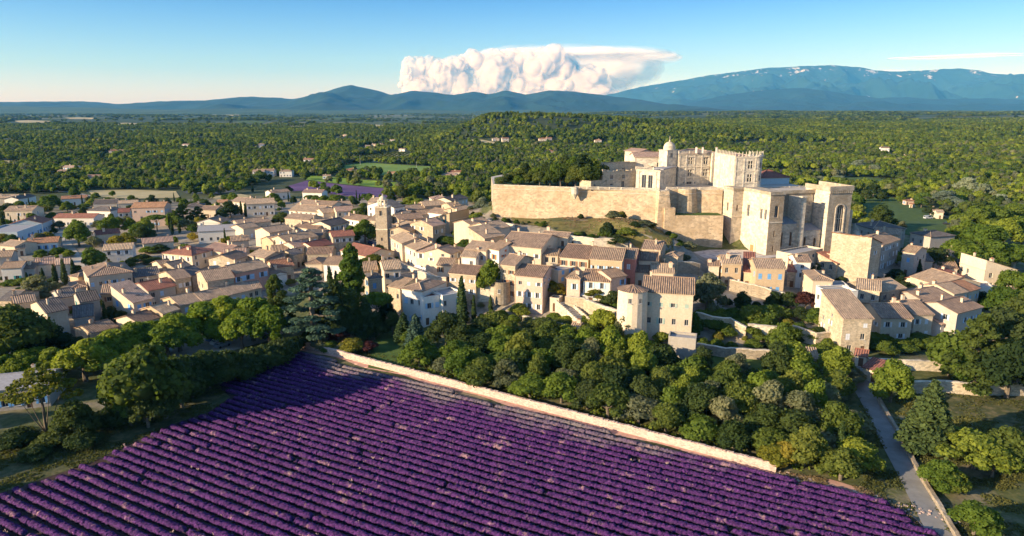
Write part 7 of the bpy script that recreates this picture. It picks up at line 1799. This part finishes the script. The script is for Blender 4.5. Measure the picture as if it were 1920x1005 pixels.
o = link(bpy.data.objects.new('cloud', fast_mesh('cloud_anvil', v, f, anvmat(), True))); tag(o, 'smooth pale anvil top of the thundercloud trailing off to the right', None, kind='structure')
v, f = join([loaf([(1700, 104), (1800, 97), (1900, 92), (1980, 96)], [(1700, 106), (1800, 108), (1900, 104), (1980, 98)], 900, 200, 60, 6.3, 3000, 24, .6), loaf([(1600, 131), (1700, 126), (1760, 130)], [(1600, 133), (1700, 134), (1760, 132)], 900, 200, 40, 8.3, 3000, 24, .6)])
m_ = anvmat(); 
o = link(bpy.data.objects.new('cloud', fast_mesh('cloud_wisps', v, f, m_, True))); tag(o, 'faint wisps of cloud over the right end of the high mountain', None, kind='structure')

# ------------------------------------------------------------ air
hz = MB(); hz.box(-34000, 34000, -34000, 34000, -40, 2350)
hm = bpy.data.materials.new('air'); hm.use_nodes = True; hn = hm.node_tree.nodes; hn.remove(hn['Principled BSDF'])
pv = hn.new('ShaderNodeVolumePrincipled'); pv.inputs['Color'].default_value = (.10, .46, 1.0, 1); pv.inputs['Absorption Color'].default_value = (1, 1, 1, 1); pv.inputs['Density'].default_value = 3.6e-5; pv.inputs['Anisotropy'].default_value = 0.0
hm.node_tree.links.new(pv.outputs[0], hn['Material Output'].inputs['Volume'])
ho = hz.build('haze', hm); tag(ho, kind='stuff'); ho['label'] = 'thin blue air haze over the whole valley'
# ------------------------------------------------------------ roads, cars and small things
line = [on(a, b, 0)[:2] for a, b in pl_([(405, 215), (420, 262), (445, 315), (480, 375), (522, 452), (562, 530), (612, 622), (665, 715), (740, 858), (818, 1000), (900, 1150)], ZR)]
strip('country_road', line, 4.5, ASPH, .10)
strip('town_road', [on(a, b, 0)[:2] for a, b in pl_([(30, 400), (75, 445), (120, 475), (200, 508), (290, 548), (380, 585), (470, 612)], ZC)], 5.0, GRAV, .12)
strip('driveway', [on(a, b, 0)[:2] for a, b in pl_([(385, 395), (410, 430), (445, 480), (470, 540)], ZA)], 4.0, GRAV, .12)
strip('driveway', [on(a, b, 0)[:2] for a, b in pl_([(70, 470), (110, 500), (150, 520)], ZA)], 3.0, GRAV, .12)
strip('valley_lane', [on(a, b, 0)[:2] for a, b in pl_([(480, 600), (620, 660), (760, 710), (900, 770), (1050, 820), (1110, 850), (1130, 895)], Z7)], 4.0, GRAV, .15)
tag(drape('workshop_yard', [on(a, b, 0)[:2] for a, b in pl_([(250, 335), (330, 305), (570, 310), (560, 330), (400, 340), (380, 385), (240, 375), (190, 385)], ZA)], GRAV, 2.0, .1), kind='structure')
tag(drape('promenade_gravel', [on(a, b, 0)[:2] for a, b in [(240, 690), (300, 652), (400, 628), (520, 606), (548, 618), (500, 640), (400, 668), (320, 688)]], GRAV, 2.0, .1), kind='structure')
tag(drape('slope_grass', [on(a, b, 0)[:2] for a, b in [(1040, 418), (1100, 420), (1150, 405), (1190, 400), (1232, 402), (1245, 430), (1264, 478), (1245, 478), (1220, 458), (1180, 447), (1110, 442), (1050, 432), (960, 416), (955, 410)]], simple('slope_grass', [(.3, (.07, .075, .02)), (.5, (.16, .14, .04)), (.75, (.30, .22, .09))], .5), 2.0, .15), kind='structure')
tag(drape('garden_grass', [on(a, b, 0)[:2] for a, b in [(1310, 690), (1320, 650), (1450, 655), (1560, 672), (1590, 700), (1500, 712), (1400, 705)]], LAWN, 2.0, .12), kind='structure')
tag(drape('dark_lawn', [on(a, b, 0)[:2] for a, b in [(690, 690), (700, 640), (735, 600), (765, 640), (770, 680), (800, 690), (780, 705)]], LAWN, 2.0, .12), kind='structure')
tag(drape('orchard_grass', [on(a, b, 0)[:2] for a, b in [(1760, 745), (1780, 730), (1960, 735), (1960, 800), (1850, 790), (1790, 775)]], DRYG, 2.0, .12), kind='structure')

def car(px, py, ang, col, label, Z=None, van=False, group=None):
    if Z: px, py = Z[0]+px/Z[2], Z[1]+py/Z[2]
    x, y, z = on(px, py, .7); z = T1(x, y)+.13
    root = empty('parked_car' if not van else 'parked_van', (x, y, z), math.radians(ang)); tag(root, label, 'van' if van else 'car', group)
    paint = plain('car_paint_'+col, {'white': (.75, .76, .76), 'blue': (.08, .18, .38), 'grey': (.25, .27, .29), 'black': (.02, .022, .025), 'red': (.42, .03, .025), 'silver': (.5, .52, .54)}[col], .3)
    L, w, h = (4.2, .86, 1.42) if not van else (4.9, .95, 1.95)
    prof = [(-L/2, .28), (-L/2, .82), (-L/2+.12, .95), (-L*.40, 1.0), (-L*.30, h), (L*.12, h), (L*.26, .98), (L/2-.15, .82), (L/2, .62), (L/2, .28)]
    if van: prof = [(-L/2, .3), (-L/2, 1.0), (-L/2+.08, h), (L*.18, h), (L*.34, 1.15), (L/2-.05, .95), (L/2, .7), (L/2, .3)]
    mb = MB(); n = len(prof)
    for i in range(n):
        (x0, z0), (x1, z1) = prof[i], prof[(i+1) % n]
        ins0 = .12 if z0 > 1.05 else 0; ins1 = .12 if z1 > 1.05 else 0
        mb.face([(x0, -w+ins0, z0), (x0, w-ins0, z0), (x1, w-ins1, z1), (x1, -w+ins1, z1)])
    for s in (-1, 1):
        mb.face([(x0, s*(w-(.12 if z0 > 1.05 else 0)), z0) for x0, z0 in (prof if s > 0 else prof[::-1])])
    mb.build('body', paint, root)
    gl = MB(); a0, a1 = (-L*.27, L*.14) if not van else (-L*.1, L*.2)
    for s in (-1, 1): gl.face([(a0-.15, s*(w-.02), 1.03), (a1+.3, s*(w-.02), 1.03), (a1, s*(w-.085), h-.1), (a0+.02, s*(w-.085), h-.1)])
    zf = .98 if not van else 1.15; xf = L*.26 if not van else L*.34; xt = L*.12 if not van else L*.18
    gl.face([(xf+.02, -w*.82, zf+.06), (xf+.02, w*.82, zf+.06), (xt+.05, w*.78, h-.06), (xt+.05, -w*.78, h-.06)])
    gl.face([(-L*.405 if not van else -L/2-.01, -w*.8, 1.06), (-L*.405 if not van else -L/2-.01, w*.8, 1.06), (-L*.305 if not van else -L/2+.05, w*.76, h-.08), (-L*.305 if not van else -L/2+.05, -w*.76, h-.08)])
    gl.build('window', M['glass'], root)
    key = 'wheel'
    if key not in _WM:
        m_ = MB(); k = 12
        for i in range(k):
            t0, t1 = 2*math.pi*i/k, 2*math.pi*(i+1)/k
            m_.face([(.32*math.cos(t0), -.11, .32*math.sin(t0)), (.32*math.cos(t1), -.11, .32*math.sin(t1)), (.32*math.cos(t1), .11, .32*math.sin(t1)), (.32*math.cos(t0), .11, .32*math.sin(t0))])
            for s in (-.112, .112): m_.face([(.32*math.cos(t0), s, .32*math.sin(t0)), (.32*math.cos(t1), s, .32*math.sin(t1)), (0, s, 0)])
        _WM[key] = m_.mesh('wheel', [plain('tyre', (.03, .03, .03))])
    for a in (-L*.31, L*.31):
        for s in (-w+.06, w-.06): o = link(bpy.data.objects.new('wheel', _WM[key]), root); o.location = (a, s, .32)
    return root
PG = 'cars parked beside the bell tower'
car(935, 392, -50, 'blue', 'dark blue car, highest of those parked beside the bell tower', ZB, group=PG)
car(952, 398, -50, 'silver', 'silver car between blue and white ones parked beside the bell tower', ZB, group=PG)
car(965, 408, -50, 'grey', 'grey car parked just left of the white one beside the bell tower', ZB, group=PG)
car(990, 412, -60, 'white', 'white car driving down from the bell tower', ZB, group=PG)
car(1220, 540, -30, 'white', 'white car on the town road below the stone house at the bend', (400, 330, 3.1417))
car(1265, 552, -30, 'silver', 'silver car on the town road nearest the tall stone house', (400, 330, 3.1417))
car(325, 425, 10, 'red', 'red car in front of the orange-roofed bungalow', ZA)
P2 = 'cars parked under the plane trees'
car(410, 640, 60, 'white', 'white car in the middle of the row under the plane trees', None, group=P2)
car(417, 646, 60, 'grey', 'grey car at the near end of the row under the plane trees', None, group=P2)
car(402, 634, 60, 'blue', 'blue car at the far end of the row under the plane trees', None, group=P2)
car(306, 657, 20, 'silver', 'silver car alone at the left under the plane trees', None, group=P2)
car(505, 630, 30, 'black', 'black car in deep shade beside the cedar', None, group=P2)
car(905, 795, 10, 'silver', 'silver van on the valley lane in front of the tiny house', Z7, van=True)
car(1085, 852, -70, 'black', 'dark car near the lower end of the valley lane', Z7)
car(1030, 275, 20, 'red', 'small red car half hidden by garden trees in the western town', ZA)
# white house complex between lawn and cypress
house(1100, 664, 1232, 684, 10, 10, 'hip', 'white', 'tan', 'white three-storey house with tan hipped roof and tree shadows on its wall', 'l', Z=ZB, fl=2, nwin=3)
house(1236, 716, 1350, 700, 9, 8, 'flat', 'white', 'redt', 'white block with roof terrace joined right of the white three-storey house', 'l', Z=ZB, fl=2, nwin=2)
house(1350, 706, 1470, 684, 7, 7.6, 'flat', 'white', 'slate', 'white glazed veranda block with balcony at the right end of the white house', 't', Z=ZB, fl=2, nwin=3)
house(1020, 652, 1100, 668, 9, 8, 'gx', 'stone', 'brown', 'narrow rough stone house joined left of the white three-storey house', None, Z=ZB)
house(-40, 737, 92, 724, 8, 4.5, 'gx', 'grey', 'slate', 'house with pale tiled roof and blue shutters at the lower left edge', 'b', pshut=1, nwin=5)
# small buildings by the road bend
house(1150, 850, 1247, 866, 4, 2.6, 'gx', 'cream', 'redt', 'tiny hut with reddish roof at the top of the country road', None, Z=ZH, chim=0)
house(1200, 930, 1340, 970, 4, 3.0, 'mf', 'lstone', 'redt', 'stone shed with rusty roof beside the country road', None, Z=ZH, chim=0, p=.2)
house(870, 232, 945, 236, 3, 2.4, 'mf', 'ochre', 'slate', 'small orange-walled shed with sheet metal roof in the orchard', None, Z=ZR, chim=0, p=.1, front=[(1.2, .2, .8, 1.8)])
house(600, 704, 668, 712, 4, 3.4, 'gx', 'stone', 'brown', 'little stone cabin with slate-brown roof at the foot of the stone stair', None, Z=ZG)
house(820, 872, 925, 880, 4, 2.8, 'mf', 'stone', 'brown', 'low open shed with brownish roof in the terraced garden', None, Z=ZH, chim=0, p=.18)
house(985, 745, 1060, 748, 5, 4, 'gx', 'lstone', 'tan', 'tiny square house beside the valley lane', None, Z=Z7)
house(722, 668, 760, 672, 3, 2.4, 'gx', 'cream', 'orange', 'little hut with orange roof above the valley lane', None, Z=Z7, chim=0)
# awnings
def awning(pts, Z, h, d, col, label):
    (ax, ay), (bx, by) = pl_(pts, Z); a = v2(*on(ax, ay, h)[:2]); b = v2(*on(bx, by, h)[:2]); e = (b-a).normalized(); g = T1(a.x, a.y); L = (b-a).length
    root = empty('awning', (a.x, a.y, g), math.atan2(e.y, e.x)); tag(root, label, 'awning')
    mb = MB(); mb.face([(0, 0, h), (L, 0, h), (L, d, h+.7), (0, d, h+.7)]); mb.face([(0, 0, h), (0, 0, h-.25), (L, 0, h-.25), (L, 0, h)]); mb.build('canvas', col, root)
    for x in (.1, L/2, L-.1): pb = MB(); pb.box(x-.05, x+.05, .1, .2, 0, h-.02); pb.build('post', M['metal'], root)
    return root, a, e, L, g
r_, a_, e_, L_, g_ = awning([(605, 868), (758, 864)], ZI, 2.7, 3.2, plain('grey_awning_canvas', (.42, .37, .34)), 'wide grey awning over the restaurant terrace')
mb = MB(); mb.box(-.5, L_+.5, -1.2, 3, -2.5, .3); mb.box(-.5, L_+.5, -1.25, -1.15, .3, 1.2, 1); mb.build('terrace_base', [M['stone'], M['frame']], r_)
for i in range(5):
    t = a_+e_*(1+i*(L_-2)/4); n2 = v2(-e_.y, e_.x); p = t+n2*R.uniform(.3, 1.6)
    tb = empty('cafe_table', (p.x, p.y, g_+.3)); tag(tb, '%s round cafe table from left under the wide grey awning' % ordn(i+1), 'table', 'cafe tables under the awning')
    m1 = MB(); m1.lathe([(.0, .74), (.45, .74), (.45, .77), (0, .78)], 10); m1.build('tabletop', M['white'], tb)
    m1 = MB(); m1.lathe([(.22, 0), (.22, .03), (.04, .05), (.04, .739)], 8); m1.build('pedestal', M['metal'], tb)
awning([(825, 822), (925, 826)], ZI, 2.5, 2.6, plain('white_awning_canvas', (.72, .70, .66)), 'small white awning right of the restaurant terrace')
awning([(660, 480), (760, 492)], ZG, 2.4, 2.2, plain('pale_pergola_canvas', (.62, .6, .56)), 'pale canopy over the garden terrace of the white house')
def sunshade(px, py, Z, col, label):
    px, py = pl_([(px, py)], Z)[0]; x, y, z = on(px, py, 2.8); g = T1(x, y); root = empty('sunshade', (x, y, g)); tag(root, label, 'sunshade')
    mb = MB(); mb.lathe([(1.5, 2.3), (0, 3.0)], 8); mb.build('canopy', col, root); mb = MB(); mb.lathe([(.04, 0), (.04, 2.4)], 6); mb.build('pole', M['metal'], root)
sunshade(345, 358, ZB, plain('yellow_cloth', (.75, .5, .03)), 'folded-out yellow sunshade on a roof terrace in the old town')
def pole(px, py, Z, h, label):
    px, py = pl_([(px, py)], Z)[0] if Z else (px, py); x, y, z = on(px, py, h); g = T1(x, y); root = empty('utility_pole', (x, y, g-.2)); tag(root, label, 'pole', None)
    mb = MB(); mb.lathe([(.16, 0), (.1, h)], 7); mb.build('post', plain('concrete', (.5, .48, .44)), root); mb = MB(); mb.box(-.7, .7, -.05, .05, h-.6, h-.5); mb.build('crossbar', M['metal'], root)
pole(1292, 335, ZA, 9, 'concrete utility pole beside two cypresses near the grey shed')
pole(838, 290, Z6, 12, 'white pole at the left corner of the orchard field')
pole(1346, 350, Z6, 10, 'pole at the right end of the green meadow')
pole(870, 590, ZA, 8, 'utility pole between the mansion and the dark slate roof')
# roof lights and dishes
def skylight(hl, x, y):
    r = HOUSES[hl]; L, d, z = r['_L'], r['_d'], r['_z']; p = .34
    mb = MB(); mb.box(x, x+1.1, y, y+1.4, 0, .1); o = mb.build('skylight', M['glass'], r); o.location = (0, 0, z+p*(y+.2)+.2); 
skylight('house with one big pale pinkish roof slope and two skylights', 2.5, 2.5); skylight('house with one big pale pinkish roof slope and two skylights', 4.2, 6.0)
for r in [o for o in COL.objects if o.get('category') == 'house']:
    if R.random() < .3 and r.location.y < 420:
        x, d = r['_L']*R.uniform(.2, .8), r['_d']
        mb = MB(); mb.box(-.02, .02, -.02, .02, -.5, 1.9); mb.box(-.5, .5, -.015, .015, 1.6, 1.63); mb.box(-.35, .35, -.015, .015, 1.85, 1.88); mb.box(-.015, .015, -.4, .4, 1.74, 1.77)
        o = mb.build('aerial', M['metal'], r); o.location = (x, d*.5, r['_z']+1.2)
for o in COL.objects:
    for k in ('_L', '_d', '_z'):
        if k in o: del o[k]
for o in COL.objects:
    l = o.get('label')
    if l and len(l.split()) > 16: print('LONG', len(l.split()), l)
# rough grass and weeds on the verges
def weeds(name, region, n, mat, size, label, seed):
    q = np.random.RandomState(seed); P = np.array([on(a, b, 0)[:2] for a, b in region]); x0, y0 = P.min(0); x1, y1 = P.max(0)
    p = np.stack([q.uniform(x0, x1, n*3), q.uniform(y0, y1, n*3)], 1); p = p[inpoly(p[:, 0], p[:, 1], P)]
    cl = np.array([mn.noise(Vector((x*.16, y*.16, seed))) for x, y in p]); p = p[cl > -.12][:n]; z = T(p[:, 0], p[:, 1]); k = 7
    pos = np.repeat(np.column_stack([p, z]), k, 0); d = sph(len(pos), q); d[:, 2] = np.abs(d[:, 2]); sc = np.repeat(q.uniform(.4, 1.2, len(p)), k)[:, None]*size
    V = leaf_quads(pos+d*sc*np.array([1.3, 1.3, .6]), d, size*.38, q); o = link(bpy.data.objects.new(name, fast_mesh(name, V, np.arange(len(V)).reshape(-1, 4), mat))); tag(o, label, 'weeds', kind='stuff')
WD = leafmat('verge_weeds', (.035, .05, .015), (.15, .15, .045)); WD2 = leafmat('dry_weeds', (.12, .09, .05), (.32, .24, .14))
weeds('verge_weeds', [(556, 645), (560, 662), (470, 690), (405, 722), (432, 745), (392, 772), (312, 800), (170, 868), (0, 925), (-60, 930), (-60, 780), (100, 810), (260, 770), (360, 712), (480, 662), (530, 640)], 5200, WD, .42, 'rough green weeds on the verge left of the lavender', 4)
weeds('dry_weeds', [(1450, 884), (1530, 895), (1620, 915), (1700, 960), (1745, 1010), (1790, 1040), (1745, 1040), (1660, 945), (1560, 912), (1450, 896)], 1500, WD2, .42, 'dry pinkish weeds at the right end of the lavender', 5)
weeds('verge_weeds', [(1615, 910), (1640, 850), (1610, 740), (1640, 800), (1690, 900), (1745, 1005), (1720, 985), (1660, 935)], 1400, WD, .42, 'green weeds between wood and country road', 6)
weeds('verge_weeds', [(1660, 745), (1800, 730), (1960, 740), (1960, 1040), (1800, 1040), (1730, 900)], 4200, WD, .4, 'rough grass of the right-hand orchard', 7)
weeds('slope_weeds', [(1045, 420), (1150, 405), (1232, 402), (1245, 430), (1262, 478), (1220, 458), (1110, 442)], 2200, WD2, .5, 'sunburnt weeds on the slope under the rampart', 8)
weeds('verge_weeds', [(562, 642), (780, 692), (1000, 752), (1200, 806), (1440, 872), (1440, 862), (1200, 790), (1000, 738), (790, 680), (640, 645)], 2200, WD, .45, 'weeds along the wood side of the field wall', 9)
# small garden trees and shrubs filling the plots between the houses
FOOT = []
for o in COL.objects:
    if o.get('category') in ('house', 'church', 'tower', 'bell tower', 'collegiate church') and o.type == 'EMPTY':
        w_ = [c for c in COL.objects if False]
_kids = {}
for o in COL.objects:
    if o.parent is not None and o.name.split('.')[0] == 'wall': _kids[o.parent.name] = o
for o in COL.objects:
    k = _kids.get(o.name)
    if k is None or o.type != 'EMPTY': continue
    c, s = math.cos(o.rotation_euler[2]), math.sin(o.rotation_euler[2]); v = k.data.vertices
    xs = [p.co.x for p in v]; ys = [p.co.y for p in v]
    FOOT.append((o.location.x, o.location.y, c, s, min(xs), max(xs), min(ys), max(ys)))
TP = list(TREEPOS)
def free(x, y, m):
    for ox, oy, c, s, x0, x1, y0, y1 in FOOT:
        dx, dy = x-ox, y-oy; u, w = dx*c+dy*s, -dx*s+dy*c
        if x0-m < u < x1+m and y0-m < w < y1+m: return False
    return all((x-a)**2+(y-b)**2 > (1.2+w*.25)**2 for a, b, w in TP)
def scatter(region, n, desc, place, group, hr, kinds, seed, sp=3.0):
    q = random.Random(seed); got = []; t = 0
    P = np.array([on(a, b, 0)[:2] for a, b in region]); x0, y0 = P.min(0); x1, y1 = P.max(0)
    while len(got) < n and t < n*60:
        t += 1; x, y = q.uniform(x0, x1), q.uniform(y0, y1)
        if not inpoly(np.array([x]), np.array([y]), P)[0] or not free(x, y, .9): continue
        if any((x-a)**2+(y-b)**2 < sp*sp for a, b in got): continue
        got.append((x, y))
    got.sort(key=lambda p: proj(p[0], p[1], 2)[0])
    for i, (x, y) in enumerate(got):
        k = q.choice(kinds); H = q.uniform(*hr); w = H*q.uniform(.9, 1.4)
        if k == 'cypress': w = H*.24; H *= 1.4
        tree_at(x, y, T1(x, y)-.1, H, w, k, '%s of the %s, from left, %s' % (ordn(i+1), desc, place), group); TP.append((x, y, w))
K_ = ['oakb', 'bush', 'bush', 'olive', 'dark', 'bush', 'obush', 'oakb', 'cypress', 'ybush']
scatter([(0, 392), (330, 378), (420, 390), (440, 470), (300, 478), (0, 500)], 98, 'small garden trees', 'between the western villas', 'small trees of the western villas', (3.5, 7.5), K_, 1, 3.6)
scatter([(0, 500), (300, 482), (260, 560), (180, 620), (0, 600)], 26, 'shrubs', 'in the lower western plots', 'shrubs of the lower western plots', (2.0, 4.0), ['bush', 'dbush', 'bush', 'oakb', 'obush'], 2, 4.0)
scatter([(420, 372), (900, 370), (900, 392), (560, 392), (430, 398)], 40, 'leafy trees', 'along the back edge of the old town', 'trees along the back edge of town', (3.5, 7), ['oakb', 'oak', 'bush', 'dark', 'oakb', 'cypress'], 3, 5)
scatter([(440, 395), (700, 392), (700, 520), (520, 560), (450, 500)], 24, 'courtyard shrubs', 'hidden between the old town roofs', 'courtyard shrubs of the old town', (1.8, 3.6), ['bush', 'dbush', 'bush', 'ybush'], 4, 4)
scatter([(735, 440), (930, 400), (1050, 430), (1230, 452), (1240, 500), (1000, 480), (760, 530)], 26, 'shrubs', 'in the plots under the rampart', 'shrubs of the plots under the rampart', (1.6, 3.4), ['bush', 'dbush', 'bush', 'ybush', 'obush'], 5, 4)
scatter([(1480, 500), (1700, 470), (1880, 500), (1880, 600), (1660, 640), (1540, 620)], 34, 'garden shrubs', 'around the right-hand houses', 'shrubs around the right-hand houses', (1.8, 4.2), ['bush', 'dbush', 'dark', 'bush', 'oakb'], 6, 4)
scatter([(860, 560), (1130, 560), (1140, 625), (1000, 618), (870, 612)], 14, 'leafy shrubs', 'below the turret and stair', 'shrubs below the turret and stair', (1.8, 3.6), ['bush', 'dbush', 'obush', 'bush'], 7, 3.5)
scatter([(1300, 570), (1560, 575), (1590, 640), (1450, 655), (1300, 650)], 26, 'green shrubs', 'on the hanging garden terraces', 'shrubs of the hanging garden terraces', (1.8, 3.8), ['bush', 'bush', 'dbush', 'ybush'], 8, 3.5)
scatter([(1236, 452), (1262, 462), (1302, 478), (1296, 500), (1240, 492)], 9, 'slope shrubs', 'between grassy mound and church square', 'shrubs between mound and church square', (2.0, 3.8), ['bush', 'dbush', 'obush'], 9, 3)
scatter([(1062, 424), (1110, 418), (1150, 410), (1190, 406), (1234, 408), (1243, 440), (1180, 443), (1100, 440)], 22, 'scrubby shrubs', 'on the grassy mound under the rampart', 'scrub of the grassy mound', (1.6, 3.6), ['obush', 'bush', 'ybush', 'dbush'], 12, 3.2)
scatter([(930, 408), (1000, 418), (1060, 428), (1055, 436), (1000, 428), (925, 415)], 9, 'low shrubs', 'at the foot of the long rampart wall', 'low shrubs at the rampart foot', (1.2, 2.4), ['obush', 'bush'], 13, 3.2)
